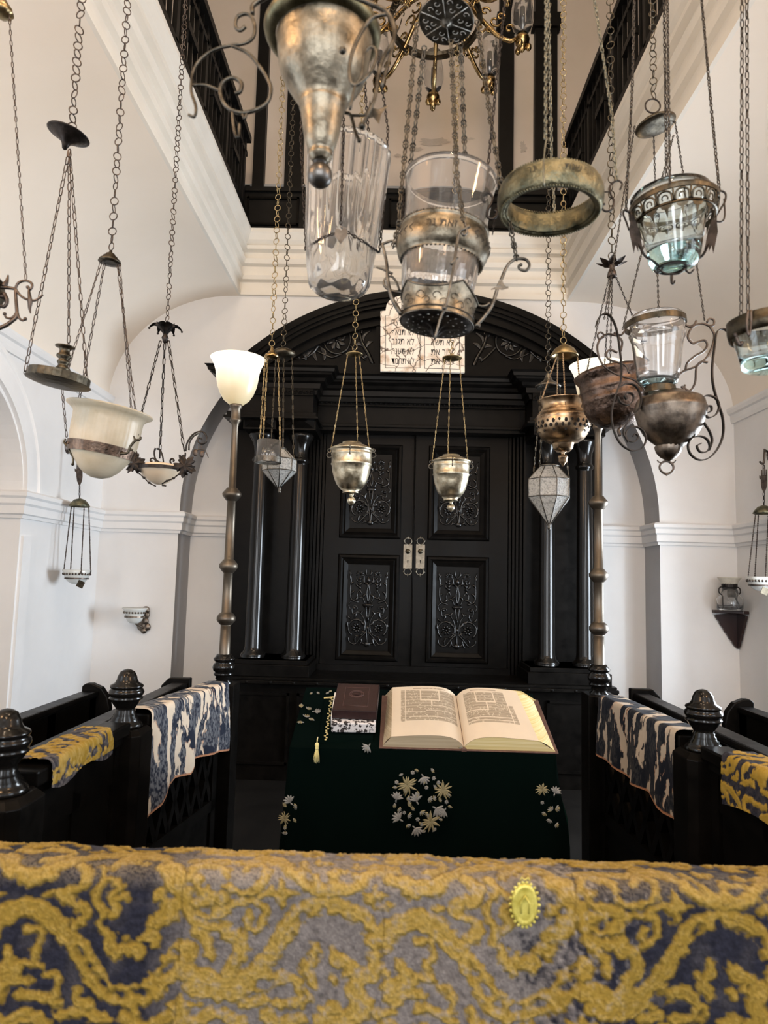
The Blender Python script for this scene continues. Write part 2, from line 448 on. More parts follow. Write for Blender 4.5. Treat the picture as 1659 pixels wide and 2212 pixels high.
# peeling plaster patches: ragged raised flakes low on the upper wall
rr = random.Random(3)
mb = MB()
for (cx, cy, w, h) in ((800, 318, 50, 12), (940, 306, 60, 16), (900, 322, 30, 8), (1130, 318, 14, 22), (860, 336, 16, 7), (1010, 300, 26, 6)):
    n = 22; ring = []
    for k in range(n):
        a = 2 * PI * k / n; q = 1 + rr.uniform(-.35, .35)
        ring.append(W(cx + math.cos(a) * w * .5 * q, cy + math.sin(a) * h * .5 * q, UY - .008))
    c = W(cx, cy, UY - .008)
    mb.add([c] + ring, [(0, 1 + k, 1 + (k + 1) % n) for k in range(n)], False)
struct(mb.build('wall_peeling_plaster', plaster('bare_plaster', (.42, .37, .32), (.50, .45, .40), 20)))

# balustrades of the gallery (black wood)
def side_balustrade(name, X, sgn, label):
    z0 = ZC1; z1 = z0 + .93; t = thing(name, (X, 2, z0), label, 'balustrade')
    Y0, Y1 = 0.2, BW - .03
    mb = MB(); mb.bx(X - sgn * .05, X, Y0, Y1, z0, z0 + .22)
    for k in range(9): mb.bx(X, X + sgn * .02, Y0 + .1 + k * .66, Y0 + .62 + k * .66, z0 + .05, z0 + .18)
    mb.build('apron_panel', M['ebony2'], t)
    mb = MB()
    mb.bx(X - sgn * .06, X + sgn * .03, Y0, Y1, z1 - .06, z1); mb.build('handrail', M['ebony2'], t)
    mb = MB(); mb.bx(X - sgn * .03, X, Y0, Y1, z0 + .22, z0 + .26); mb.bx(X - sgn * .03, X, Y0, Y1, z0 + .74, z0 + .78); 
    y = Y0; k = 0
    while y < Y1:
        w = .05 if k % 6 == 0 else .012
        mb.bx(X - sgn * .03, X, y, y + w, z0 + .24, z1 - .05); y += .105; k += 1
    y = Y0
    while y < Y1:
        mb.bx(X - sgn * .035, X + sgn * .01, y + .2, y + .42, z0 + .48, z0 + .53); y += .63
    mb.build('lattice', M['ebony2'], t)
side_balustrade('gallery_balustrade', OL + .03, 1, 'black wooden lattice balustrade of the gallery above the left cornice')
side_balustrade('gallery_balustrade', OR_ - .03, -1, 'black wooden lattice balustrade of the gallery above the right cornice')
zb = W(870, 411, BW + .02).z
t = thing('back_parapet', (0, BW, ZC1), 'low black panelled parapet above the cornice at the back of the hall', 'parapet')
mb = MB(); mb.bx(OL, OR_, BW + .02, BW + .08, ZC1, zb)
mb.build('board', M['ebony2'], t)
mb = MB(); mb.bx(OL, OR_, BW - .01, BW + .10, zb - .04, zb); mb.bx(OL, OR_, BW - .01, BW + .1, ZC1, ZC1 + .05); mb.build('ledge', M['ebony2'], t)
mb = MB()
for (a, b) in ((532, 645), (840, 1000), (1020, 1195)):
    x0 = W(a, 460, BW).x; x1 = W(b, 460, BW).x; q0 = ZC1 + .11; q1 = zb - .09
    mb.bx(x0, x1, BW, BW + .03, q0, q0 + .02); mb.bx(x0, x1, BW, BW + .03, q1 - .02, q1); mb.bx(x0, x0 + .02, BW, BW + .03, q0, q1); mb.bx(x1 - .02, x1, BW, BW + .03, q0, q1)
    mb.build('panel_moulding', M['ebony'], t); mb = MB()

# windows of the side walls (beside and behind the photographer): bars + daylight
def window(n, X, sgn, o):
    y0, y1, z0, zs, rz, dep = o
    x = X + sgn * (dep - .06); mb = MB(); cy = (y0 + y1) / 2
    for k in range(5):
        y = y0 + (y1 - y0) * k / 4; tt = (y - cy) / ((y1 - y0) / 2)
        mb.bx(x - .02, x + .02, y - .02, y + .02, z0, zs + rz * math.sqrt(max(0, 1 - tt * tt)))
    for k in range(4): z = z0 + (zs - z0) * k / 3; mb.bx(x - .015, x + .015, y0, y1, z - .02, z + .02)
    struct(mb.build('window_%d' % n, M['trim_low']))
    ld = bpy.data.lights.new('window_daylight_%d' % n, 'AREA'); ld.shape = 'RECTANGLE'; ld.size = (y1 - y0) * .98; ld.size_y = (zs + rz - z0) * .9
    lo = bpy.data.objects.new('window_daylight_%d' % n, ld); COL.objects.link(lo)
    lo.location = (X + sgn * (dep + .02), cy, (z0 + zs + rz) / 2)
    lo.rotation_euler = (0, sgn * PI / 2, 0)
    lo.rotation_euler = V((-sgn, 0, 0)).to_track_quat('-Z', 'Z').to_euler()
    ld.color = (.80, .90, 1.0)
    return ld
POWR = dict(r=[30, 60, 300], l=[30, 40])
for k, o in enumerate(WIN): window(k + 1, XR, 1, o).energy = POWR['r'][k]
window(4, XL, -1, WIN[0]).energy = POWR['l'][0]
window(5, XL, -1, (.1, 1.7, .9, 2.2, .8, .45)).energy = POWR['l'][1]
# unseen fill lights added on the rear wall, behind the photographer
for k, (x, w, z, h, e) in enumerate(((.1, 2.6, 5.8, 1.8, 35), (-1.25, 1.1, 2.1, 2.3, 120), (1.45, 1.1, 2.1, 2.3, 120))):
    ld = bpy.data.lights.new('rear_fill_light_%d' % (k + 1), 'AREA'); ld.shape = 'RECTANGLE'; ld.size = w; ld.size_y = h
    lo = bpy.data.objects.new(ld.name, ld); COL.objects.link(lo); lo.location = (x, YR + .06, z); lo.rotation_euler = (PI / 2, 0, 0)
    ld.color = (.90, .95, 1.0); ld.energy = e
    mb = MB(); q = .04
    mb.bx(x - w / 2 - q, x + w / 2 + q, YR, YR + .05, z + h / 2, z + h / 2 + q); mb.bx(x - w / 2 - q, x + w / 2 + q, YR, YR + .05, z - h / 2 - q, z - h / 2)
    mb.bx(x - w / 2 - q, x - w / 2, YR, YR + .05, z - h / 2, z + h / 2); mb.bx(x + w / 2, x + w / 2 + q, YR, YR + .05, z - h / 2, z + h / 2)
    struct(mb.build('window_%d' % (6 + k), M['trim_low']))  # frame added round the fill light, the wall has no opening
# unseen warm fill lights added over the aisles and the upper hall
for (x, y, z, e) in ((-.9, 1.0, H + 4.9, 120), (1.0, 1.0, H + 4.9, 120), (.05, -1.6, H + 4.6, 60), (.05, -.2, H + 2.1, 70), (-1.75, .5, H + 1.5, 50), (2.0, .5, H + 1.5, 44)):
    ld = bpy.data.lights.new('warm_fill_light', 'POINT'); ld.energy = e; ld.color = (1, .76, .52) if z > H + 3 else (1, .60, .30); ld.shadow_soft_size = .12
    lo = bpy.data.objects.new('warm_fill_light', ld); COL.objects.link(lo); lo.location = (x, y, z)
w = bpy.data.worlds.new('world'); S.world = w; w.use_nodes = True
w.node_tree.nodes['Background'].inputs[0].default_value = (.75, .83, 1, 1); w.node_tree.nodes['Background'].inputs[1].default_value = .25

S.view_settings.view_transform = 'Standard'; S.view_settings.look = 'None'; S.view_settings.gamma = 1; S.view_settings.exposure = 0.10
S.view_settings.use_curve_mapping = False
S.cycles.use_denoising = True; S.cycles.max_bounces = 10; S.cycles.transmission_bounces = 10; S.cycles.transparent_max_bounces = 12
S.cycles.diffuse_bounces = 5; S.cycles.glossy_bounces = 4; S.cycles.caustics_reflective = False; S.cycles.caustics_refractive = False
S.cycles.sample_clamp_indirect = 6
# ============================================================ the ark
EB = M['ebony']
def gx(px, py, D): return W(px, py, D).x
def gz(py, D, px=900): return W(px, py, D).z
ark = thing('holy_ark', (.2, 5.9, 0), 'tall black carved wooden ark with double doors and arched pediment against the back wall', 'ark')
# ---- bench front and ledge
mb = MB(); mb.bx(gx(484, 1490, 5.45), gx(1340, 1490, 5.45), 5.5, 6.3, 0, gz(1486, 5.5)); mb.build('base', EB, ark)
zl = gz(1474, 5.42); x0 = gx(490, 1480, 5.42); x1 = gx(1338, 1480, 5.42)
mb = MB(); mb.bx(x0, x1, 5.42, 6.3, zl - .045, zl - .02); mb.bx(x0 + .01, x1 - .01, 5.44, 6.3, zl - .02, zl)
for k in range(16):
    mb.lathe([(0, .006), (.012, .003), (.014, 0)], 8, Matrix.Rotation(PI / 2, 3, 'X'), c=(x0 + .15 + k * (x1 - x0 - .3) / 15, 5.42, zl - .032))
mb.build('ledge', EB, ark, bevel=.004)
mb = MB()
for k in range(6):
    a = x0 + .05 + k * (x1 - x0 - .1) / 6; b = a + (x1 - x0 - .1) / 6 - .06
    for (p, q, r, s) in ((a, b, .12, .14), (a, b, zl - .14, zl - .12), (a, a + .02, .12, zl - .12), (b - .02, b, .12, zl - .12)):
        mb.bx(p, q, 5.485, 5.51, r, s)
mb.build('base_moulding', EB, ark)
zp = gz(1440, 5.55)
# ---- column pedestals
def pedestal(pa, pb):
    mb = MB(); a = gx(pa, 1455, 5.5); b = gx(pb, 1455, 5.5)
    mb.bx(a, b, 5.5, 6.1, zl, zl + .09); mb.bx(a + .02, b - .02, 5.52, 6.1, zl + .09, zl + .125); mb.bx(a + .03, b - .03, 5.53, 6.1, zl + .125, zp)
    mb.build('pedestal', EB, ark, bevel=.004)
pedestal(500, 667); pedestal(1140, 1322)
# ---- back boards behind columns and door surround
yb = 6.0
ztb = gz(905, yb)
mb = MB()
xa = gx(503, 1150, yb); xb = gx(697, 1200, yb); xc = gx(1098, 1200, yb); xd = gx(1302, 1150, yb)
mb.bx(xa, xb - .14, yb, 6.3, zl, gz(830, yb)); mb.build('side_board', EB, ark); mb = MB(); mb.bx(xc + .14, xd, yb, 6.3, zl, gz(830, yb))
mb.build('side_board', EB, ark)
mb = MB()
zdt = gz(936, 6.05); zdb = gz(1462, 6.05)
for k in range(5):
    o = k * .028
    for (p, q) in ((xb - .14 + o, xb - .14 + o + .02), (xc + .14 - o - .02, xc + .14 - o)):
        mb.bx(p, q, yb - .05 + k * .022, 6.3, zl, zdt + .14 - o)
    mb.bx(xb - .14 + o, xc + .14 - o, yb - .05 + k * .022, 6.3, zdt + .12 - o, zdt + .14 - o)
mb.bx(xb - .1, xc + .1, yb + .09, 6.3, zl, zdb)
mb.bx(xb - .02, xc + .02, yb - .02, 6.3, zl, zl + .05)
mb.build('door_frame', EB, ark)
# ---- columns
def column(pt, pbm, D=5.72):
    xt = W(pt[0], pt[1], D).x; xm = W(pbm[0], pbm[1], D).x; cx = (xt + xm) / 2
    zt = gz(944, D); zb_ = gz(1437, D); k = K(D); Z = lambda py: gz(py, D)
    prof = [(28, 1438), (28, 1431), (25, 1428), (27, 1424), (25, 1420), (21, 1416), (19, 1411), (18, 1405), (17.5, 1300), (16.5, 1120), (15.5, 1012), (15.5, 1008), (19, 1005), (20, 1001), (17, 997), (15.5, 994), (15.5, 985), (17, 972), (22, 960), (27, 952), (28, 947), (26, 944), (22, 942), (0, 941)]
    mb = MB(); mb.lathe([(r * k, Z(p)) for r, p in prof], 32, c=(cx, D, 0)); o = mb.build('column', M['column'], ark)
    return cx
cxs = [column((562, 1002), (549, 1400)), column((648, 1002), (634, 1400)), column((1184, 1002), (1178, 1400)), column((1264, 1002), (1262, 1400))]
# ---- abacus blocks with pyramids
for cx in cxs:
    za, zb2 = gz(941, 5.72), gz(911, 5.72); w = .135
    mb = MB(); mb.bx(cx - w, cx + w, 5.72 - w, 6.0, za, zb2)
    yf = 5.72 - w; m = .012
    mb.add([(cx - w + m, yf, za + m), (cx + w - m, yf, za + m), (cx + w - m, yf, zb2 - m), (cx - w + m, yf, zb2 - m), (cx - .05, yf - .045, (za + zb2) / 2), (cx + .05, yf - .045, (za + zb2) / 2)],
           [(0, 1, 5, 4), (1, 2, 5), (2, 3, 4, 5), (3, 0, 4)], False)
    mb.build('abacus', EB, ark)
# ---- entablature: wings stand forward of the middle
XW = [gx(503, 880, 5.6), gx(678, 880, 5.6), gx(1148, 880, 5.6), gx(1312, 880, 5.6)]
z900, z908, z865, z846, z795 = gz(900, 5.55), gz(912, 5.55), gz(866, 5.6), gz(846, 5.55), gz(797, 5.45)
mb = MB()
for (a, b) in ((XW[0], XW[1]), (XW[2], XW[3])):
    mb.bx(a - .05, b + .05, 5.50, 6.0, z908, z908 + .02); mb.bx(a - .03, b + .03, 5.52, 6.0, z908 + .02, z900 + .01)
    mb.bx(a, b, 5.56, 6.0, z900, z846)
mb.bx(XW[1], XW[2], 5.86, 6.0, gz(935, 5.9), z846)
mb.bx(XW[1], XW[2], 5.83, 6.0, gz(928, 5.9), gz(922, 5.9))
mb.build('entablature', EB, ark, bevel=.003)
prof = [(.0, z846 - .035), (.02, z846 - .035), (.03, z846), (.05, z846 + .01), (.055, z846 + .05), (.09, z846 + .06), (.10, z846 + .085), (.15, z846 + .10), (.155, z795 - .045), (.175, z795 - .04), (.18, z795 - .015), (.20, z795), (-.3, z795)]
mb = MB(); e = .0; f1, f2 = 5.60, 5.80
rows = []
for (o, z) in prof:
    rows.append([V((XW[0] - o, 5.99, z)), V((XW[0] - o, f1 - o, z)), V((XW[1] + o, f1 - o, z)), V((XW[1] + o, f2 - o, z)), V((XW[2] - o, f2 - o, z)), V((XW[2] - o, f1 - o, z)), V((XW[3] + o, f1 - o, z)), V((XW[3] + o, 5.99, z))])
mb.grid(rows, False); mb.build('cornice', EB, ark)
# carved egg-and-dart strips
def eggs(xa, xb, y, z, h):
    mb = MB(); n = int((xb - xa) / .042)
    for k in range(n):
        c = xa + (k + .5) * (xb - xa) / n
        mb.tube([(c + .014 * math.cos(t), y - .008, z + h * .34 * math.sin(t)) for t in np.linspace(PI * 1.05, 2.2 * PI, 9)], .0035, 4)
        mb.ell((c + .002, y - .004, z - h * .08), (.007, .008, h * .26), su=6, sv=4)
        mb.ell((c + .021, y - .004, z), (.0035, .006, h * .4), su=5, sv=4)
    mb.bx(xa, xb, y, y + .02, z - h / 2, z + h / 2); mb.bx(xa, xb, y - .006, y + .02, z + h * .5, z + h * .62); mb.bx(xa, xb, y - .006, y + .02, z - h * .62, z - h * .5)
    return mb
for (a, b) in ((XW[0], XW[1]), (XW[2], XW[3])): eggs(a, b, 5.54, z846 - .025, .045).build('carved_strip', EB, ark)
eggs(XW[1] + .01, XW[2] - .01, 5.83, gz(872, 5.83), .05).build('carved_strip', EB, ark)
# ---- pediment
DP = 5.74; kp = K(DP); pc = W(904, 1193, DP)
R0 = 571 * kp
def arcband(mb, r_in, r_out, yf, y1, zmin, n=72):
    rows = []
    def pt(r, i):
        amax = math.acos(max(-1, min(1, (zmin - pc.z) / r)))
        a = -amax + 2 * amax * i / n
        return pc.x + r * math.sin(a), pc.z + r * math.cos(a)
    P = [[V((*pt(r, i)[:1], y, pt(r, i)[1])) for i in range(n + 1)] for (r, y) in ((r_out, y1), (r_out, yf), (r_in, yf), (r_in, y1))]
    mb.grid(P, False)
zmin = z795 + .0
mb = MB()
for (ri, ro, y) in ((557, 571, 5.58), (548, 557, 5.60), (541, 548, 5.62), (528, 541, 5.65), (523, 528, 5.635), (508, 523, 5.685)):
    arcband(mb, ri * kp, ro * kp, y, 5.99, zmin)
mb.build('pediment_arch', EB, ark)
mb = MB(); n = 60; r = 510 * kp; am = math.acos((zmin - pc.z) / r); vs = [V((pc.x, DP, zmin))]
for i in range(n + 1):
    a = -am + 2 * am * i / n; vs.append(V((pc.x + r * math.sin(a), DP, pc.z + r * math.cos(a))))
mb.add(vs, [(0, i + 1, i + 2) for i in range(n)], False)
mb.build('tympanum', EB, ark)
zz = [gz(784, 5.7), gz(792, 5.7)]
mb = MB(); mb.bx(gx(545, 790, 5.7), gx(1262, 790, 5.7), 5.69, 5.99, z795, gz(788, 5.7))
mb.bx(gx(812, 720, 5.7), gx(820, 720, 5.7), 5.70, 5.99, z795, gz(652, 5.7)); mb.bx(gx(1004, 720, 5.7), gx(1014, 720, 5.7), 5.70, 5.99, z795, gz(652, 5.7))
mb.build('pediment_rail', EB, ark)
# ---- carved acanthus scrolls in the tympanum, traced once and mirrored
def leaf(mb, p0, p1, w, D, out=.012, bend=0.0):
    """a curled carved leaf from p0 to p1 (pixels at depth D)"""
    a, b = W(p0[0], p0[1], D), W(p1[0], p1[1], D); d = b - a; L = d.length
    if L < 1e-4: return
    t = d / L; nrm = V((0, -1, 0)); s_ = t.cross(nrm); n = 7; P = []
    for i in range(n + 1):
        q = i / n; c = a + d * q + s_ * (bend * L * math.sin(PI * q)); ww = w * K(D) * math.sin(PI * (q * .92 + .04)) ** .7
        P.append([c - s_ * ww, c + nrm * out * math.sin(PI * (.15 + .8 * q)) * .9, c + nrm * out * .35, c + nrm * out * math.sin(PI * (.15 + .8 * q)), c + s_ * ww])
        P[-1][1] = c - s_ * ww * .45 + nrm * out; P[-1][3] = c + s_ * ww * .45 + nrm * out
    mb.grid(P)
def flower(mb, c, r, D, n=8, out=.015):
    for k in range(n):
        a = 2 * PI * k / n + .2
        leaf(mb, (c[0] + r * .2 * math.cos(a), c[1] + r * .2 * math.sin(a)), (c[0] + r * math.cos(a + .2), c[1] + r * math.sin(a + .2)), r * .27, D, out, .15)
    mb.ell(W(c[0], c[1], D), (r * .22 * K(D),) * 3, su=8, sv=5)
def tym(mir):
    mb = MB(); D = DP
    f = (lambda p: (2 * 910 - p[0] + (8 if 1 else 0), p[1] + 4)) if mir else (lambda p: p)
    def T(pts, r0, r1):
        pp = smooth([W(*f(p), D - .004) for p in pts], 5); n = len(pp)
        mb.tube(pp, [(r0 + (r1 - r0) * i / n) * K(D) for i in range(n)], 6)
    T(arcpts(728, 733, 29, 31, -2.2, 3.6, 14), 4.0, 2.5)
    T([(738, 764), (718, 772), (698, 765), (684, 758)], 3, 2)
    T([(712, 707), (700, 718), (692, 738), (676, 762), (655, 775), (632, 774)], 4, 2)
    T([(806, 788), (796, 765), (783, 742), (777, 715), (784, 698), (796, 688), (805, 692)], 5, 2.5)
    T([(756, 745), (770, 760), (790, 778)], 3.5, 2.5)
    flower(mb, f((727, 736)), 21, D, 8, .02)
    for (a, b, w, bd) in (((690, 740), (662, 722), 5, .2), ((692, 735), (672, 708), 5, .2), ((697, 724), (700, 702), 5, -.2), ((700, 716), (722, 700), 5, -.2), ((684, 752), (664, 744), 5, .2),
                      ((678, 745), (685, 780), 6, .1), ((690, 748), (700, 778), 6, -.2), ((676, 755), (660, 778), 6, .2), ((660, 772), (640, 758), 5, .2), ((648, 775), (628, 764), 4, .2),
                      ((655, 735), (636, 744), 4, .3), ((650, 728), (645, 716), 4, .1), ((632, 770), (612, 775), 4, .2), ((778, 735), (762, 712), 6, .25), ((779, 722), (768, 694), 6, .25), ((785, 740), (800, 716), 5, -.25), ((780, 714), (790, 692), 5, .2),
                      ((790, 752), (806, 738), 5, -.2), ((784, 748), (765, 745), 5, .2), ((797, 770), (785, 775), 4, .2), ((760, 704), (748, 694), 4, .2), ((715, 700), (735, 692), 4, -.2), ((740, 696), (770, 690), 4, -.2), ((600, 785), (628, 779), 3, .1)):
        leaf(mb, f(a), f(b), w, D, .012, -bd if mir else bd)
    mb.build('tympanum_carving', M['carved'], ark)
tym(False); tym(True)

# ---- doors
def door(xa, xb, hinge):
    d = MB(); D = 6.04
    d.bx(xa, xb, D, D + .05, zdb, zdt)
    o = d.build('door', EB, ark)
    rows = ((gz(1166, D), gz(962, D)), (gz(1431, D), gz(1200, D)))
    wd = xb - xa; pa, pb = (xa + .13 * wd + .03, xb - .14 * wd) if hinge < 0 else (xa + .14 * wd, xb - .17 * wd - .02)
    for (z0, z1) in rows:
        mb = MB()
        # sloping bolection moulding
        prof = [(0, 0), (.012, .022), (.03, .026), (.045, .012), (.055, .02), (.085, .004), (.09, 0)]
        P = []
        for (o_, h) in prof:
            P.append([V((pa + o_, D - h, z0 + o_)), V((pb - o_, D - h, z0 + o_)), V((pb - o_, D - h, z1 - o_)), V((pa + o_, D - h, z1 - o_)), V((pa + o_, D - h, z0 + o_))])
        mb.grid(P, False)
        mb.build('panel_moulding', EB, o)
        carve((pa + pb) / 2, (z0 + z1) / 2, (pb - pa) / 2 - .10, (z1 - z0) / 2 - .115, D).build('panel_carving', M['carved'], o)
    return o
def carve(cx, cz, hw, hh, D):
    mb = MB(); y = D
    def Pt(u, v, h=0): return V((cx + u * hw, y - .003 - h, cz + v * hh))
    def T(pts, r0, r1, k=5, h=.004):
        pp = smooth([Pt(u, v, h) for u, v in pts], k); n = len(pp)
        for s_ in (1, -1):
            qq = [V((cx + s_ * (p.x - cx), p.y, p.z)) for p in pp]
            mb.tube(qq, [1.35 * (r0 + (r1 - r0) * i / n) for i in range(n)], 5)
    def L(u0, v0, u1, v1, w, bend=.2, both=True, out=.012):
        a, b = Pt(u0, v0), Pt(u1, v1); dd = b - a
        for s_ in ((1, -1) if both else (1,)):
            A = V((cx + s_ * (a.x - cx), a.y, a.z)); B = V((cx + s_ * (b.x - cx), b.y, b.z)); d_ = B - A; l = d_.length; t = d_ / l
            sd = t.cross(V((0, -1, 0))); P = []
            for i in range(6):
                q = i / 5; c = A + d_ * q + sd * bend * s_ * l * math.sin(PI * q); ww = 1.45 * w * math.sin(PI * (q * .9 + .06)) ** .7
                P.append([c - sd * ww, c - sd * ww * .4 + V((0, -out, 0)), c + sd * ww * .4 + V((0, -out, 0)), c + sd * ww])
            mb.grid(P)
    asp = hw / hh
    # lower rosettes in scroll rings
    T([(u, v) for u, v in [(.55 + .42 * math.cos(a), -.52 + .42 * asp * 1.0 * math.sin(a)) for a in np.linspace(-1.0, 4.4, 14)]], .008, .005, 2)
    for s_ in (1, -1):
        for k in range(8):
            a = 2 * PI * k / 8
            A = Pt(.55 * s_ + .07 * math.cos(a), -.52 + .07 * asp * math.sin(a)); B = Pt(.55 * s_ + .27 * math.cos(a + .3 * s_), -.52 + .27 * asp * math.sin(a + .3 * s_))
            mb.tube([A, (A + B) / 2 + V((0, -.008, 0)), B], [.006, .010, .004], 5)
        mb.ell(Pt(.55 * s_, -.52), (.012, .012, .012), su=7, sv=5)
        # upper flower heads
        for k in range(7):
            a = PI * (-.1 + 1.2 * k / 6); mb.tube([Pt(.45 * s_, .82), Pt(.45 * s_ + .2 * math.cos(a), .82 + .2 * asp * math.sin(a), .006)], [.004, .007], 4)
        for k in range(5):
            mb.ell(Pt(.42 * s_ + .035 * k * s_ * 0 + .02 * s_, .42 + k * .075, .004), (.012 + .004 * math.sin(k), .01, .014), su=6, sv=4)
    # centre
    T([(0, -.95), (.04, -.7), (.1, -.45), (.22, -.25), (.5, -.12), (.75, -.18), (.8, -.02), (.62, .03), (.52, -.04)], .006, .004)
    T([(.05, -.62), (.3, -.75), (.6, -.92), (.9, -.86), (.95, -.75)], .007, .004)
    T([(.02, -.3), (.08, -.1), (.1, .02)], .005, .005)
    T([(.5, .12), (.85, .2), (.92, .45), (.88, .7), (.98, .92)], .007, .003)
    T([(.15, .1), (.3, .25), (.5, .22), (.56, .34), (.42, .42), (.34, .34)], .006, .004)
    T([(.0, .12), (.08, .35), (.02, .55), (.12, .62)], .006, .004)
    T([(.85, .16), (.98, .05), (.9, -.05)], .006, .005)
    for s_ in (1, -1):
        mb.ell(Pt(.7 * s_, -.03), (.014, .01, .014), su=6, sv=4)
    # urn
    prof = [(0, -.06), (.06, -.05), (.2, .0), (.27, .05), (.27, .07), (0, .1)]
    mb.lathe([(r * hw, v * hh) for r, v in prof], 18, Matrix.Diagonal((1, .3, 1)), lambda a, i, z: 1 + .06 * math.cos(10 * a), (cx, y, cz))
    mb.ell(Pt(0, .68), (.02, .016, .03)); mb.ell(Pt(0, -.52), (.016, .014, .022)); mb.ell(Pt(0, -.92), (.03, .014, .024))
    for (u0, v0, u1, v1, w) in ((.1, -.45, .3, -.33, .010), (.05, -.62, .28, -.58, .008), (.3, -.78, .42, -.95, .009), (.6, -.88, .55, -.74, .008), (.12, -.92, .3, -.82, .008), (.9, -.55, .98, -.38, .008),
                            (.3, -.22, .22, -.08, .009), (.62, -.12, .7, -.28, .008), (.25, .22, .12, .32, .009), (.86, .3, .7, .4, .009), (.9, .55, .74, .62, .009), (.92, .7, .84, .85, .008), (.05, .55, .22, .78, .008),
                            (.08, .6, .3, .68, .007), (.02, .78, .12, .95, .008), (.44, .5, .62, .62, .008), (.44, .5, .28, .62, .008), (.44, .62, .6, .74, .007), (.44, .62, .3, .74, .007), (.55, .25, .68, .18, .009), (.1, -.2, .02, -.38, .008),
                            (.8, -.3, .98, -.22, .008), (.35, -.35, .5, -.28, .008), (.45, -.72, .62, -.7, .006)):
        L(u0, v0, u1, v1, w)
    return mb
xm = gx(893, 1200, 6.04)
dl = door(xb - .0, xm - .003, -1); dr = door(xm + .003, xc, 1)
mb = MB(); mb.tube([(xm - .006, 6.03, zdb), (xm - .006, 6.03, zdt)], .006, 6); mb.build('astragal', EB, dl)
for (pxc, d_) in ((881, dl), (908, dr)):
    c = W(pxc, 1202, 6.03); k = K(6.03); mb = MB(); hw = 9.5 * k
    z0 = W(pxc, 1228, 6.03).z; z1 = W(pxc, 1176, 6.03).z
    mb.poly([(-hw, z0 - c.z), (hw, z0 - c.z), (hw, z1 - c.z), (-hw, z1 - c.z)], lambda a, b, h: V((c.x + a, 6.036 - h, c.z + b)), .006)
    for sg, ze in ((1, z1), (-1, z0)):
        for s2 in (1, -1):
            mb.tube([V((c.x + s2 * (hw * .1 + hw * .75 * math.sin(t)), 6.031, ze + sg * (.028 - .028 * math.cos(t)))) for t in np.linspace(0, PI, 9)], .0045, 4)
            mb.tube([V((c.x + s2 * hw * .75, 6.031, ze + sg * .02)), V((c.x + s2 * hw * 1.1, 6.031, ze + sg * .035))], .004, 4)
        mb.tube([V((c.x, 6.031, ze + sg * .045)), V((c.x, 6.031, ze + sg * .072))], [.008, .002], 5)
    pl = mb.build('handle_plate', M['plate'], d_)
    mb = MB(); mb.lathe([(0, .035), (.016, .034), (.022, .028), (.020, .02), (.008, .014), (.008, 0)], 16, Matrix.Rotation(PI / 2, 3, 'X'), c=W(pxc, 1191, 6.03)); mb.build('knob', M['brass_dark'], pl)
    mb = MB(); q = W(pxc, 1213, 6.03); mb.ell(q + V((0, .0, .006)), (.006, .003, .006)); mb.box(q + V((0, 0, -.006)), (.006, .005, .018)); mb.build('keyhole', M['ebony'], pl)

# ---- marble tablets with the commandments
DT = 5.565
tb = thing('stone_tablets', W(910, 804, DT), 'cracked white marble twin-arched tablets with black Hebrew lettering set into the pediment', 'tablets')
def marble():
    m, nt, b = nodes_mat('cracked_white_marble')
    tc = N(nt, 'ShaderNodeTexCoord'); wn = N(nt, 'ShaderNodeTexNoise', Scale=7, Detail=3); nt.links.new(tc.outputs['Object'], wn.inputs['Vector'])
    mx = N(nt, 'ShaderNodeMix', data_type='RGBA', blend_type='ADD'); mx.inputs[0].default_value = .12
    nt.links.new(tc.outputs['Object'], mx.inputs[6]); nt.links.new(wn.outputs['Color'], mx.inputs[7])
    vo = N(nt, 'ShaderNodeTexVoronoi', feature='DISTANCE_TO_EDGE', Scale=6.5); nt.links.new(mx.outputs[2], vo.inputs['Vector'])
    cr = N(nt, 'ShaderNodeValToRGB'); cr.color_ramp.elements[0].color = (.10, .065, .045, 1); cr.color_ramp.elements[0].position = .006
    cr.color_ramp.elements[1].color = (.74, .67, .58, 1); cr.color_ramp.elements[1].position = .03
    nt.links.new(vo.outputs['Distance'], cr.inputs[0])
    n2 = N(nt, 'ShaderNodeTexNoise', Scale=12, Detail=8); nt.links.new(tc.outputs['Object'], n2.inputs['Vector'])
    c2 = N(nt, 'ShaderNodeValToRGB'); c2.color_ramp.elements[0].color = (.55, .40, .28, 1); c2.color_ramp.elements[0].position = .3; c2.color_ramp.elements[1].color = (1, 1, 1, 1); c2.color_ramp.elements[1].position = .5
    nt.links.new(n2.outputs['Fac'], c2.inputs[0])
    mm = N(nt, 'ShaderNodeMix', data_type='RGBA', blend_type='MULTIPLY'); mm.inputs[0].default_value = 1
    nt.links.new(cr.outputs[0], mm.inputs[6]); nt.links.new(c2.outputs[0], mm.inputs[7]); nt.links.new(mm.outputs[2], b.inputs['Base Color'])
    b.inputs['Roughness'].default_value = .35
    return m
def TP(px, py, h=0): p = W(px, py, DT); return V((p.x, DT - h, p.z))
ol = [(822, 804), (822, 675), (833, 674)] + [(834 + 36 - 36 * math.cos(a), 668 - 26 * math.sin(a)) for a in np.linspace(0, PI, 14)] + [(908, 672), (912, 672)] + \
     [(916 + 36 - 36 * math.cos(a), 670 - 26 * math.sin(a)) for a in np.linspace(0, PI, 14)] + [(990, 677), (1003, 678), (1003, 807)]
mb = MB(); mb.poly(ol[::-1], lambda x, y, h: TP(x, y, h), .03); mb.build('slab', marble(), tb)
INK = principled('black_inlay', (.02, .018, .016), .5)
mb = MB()
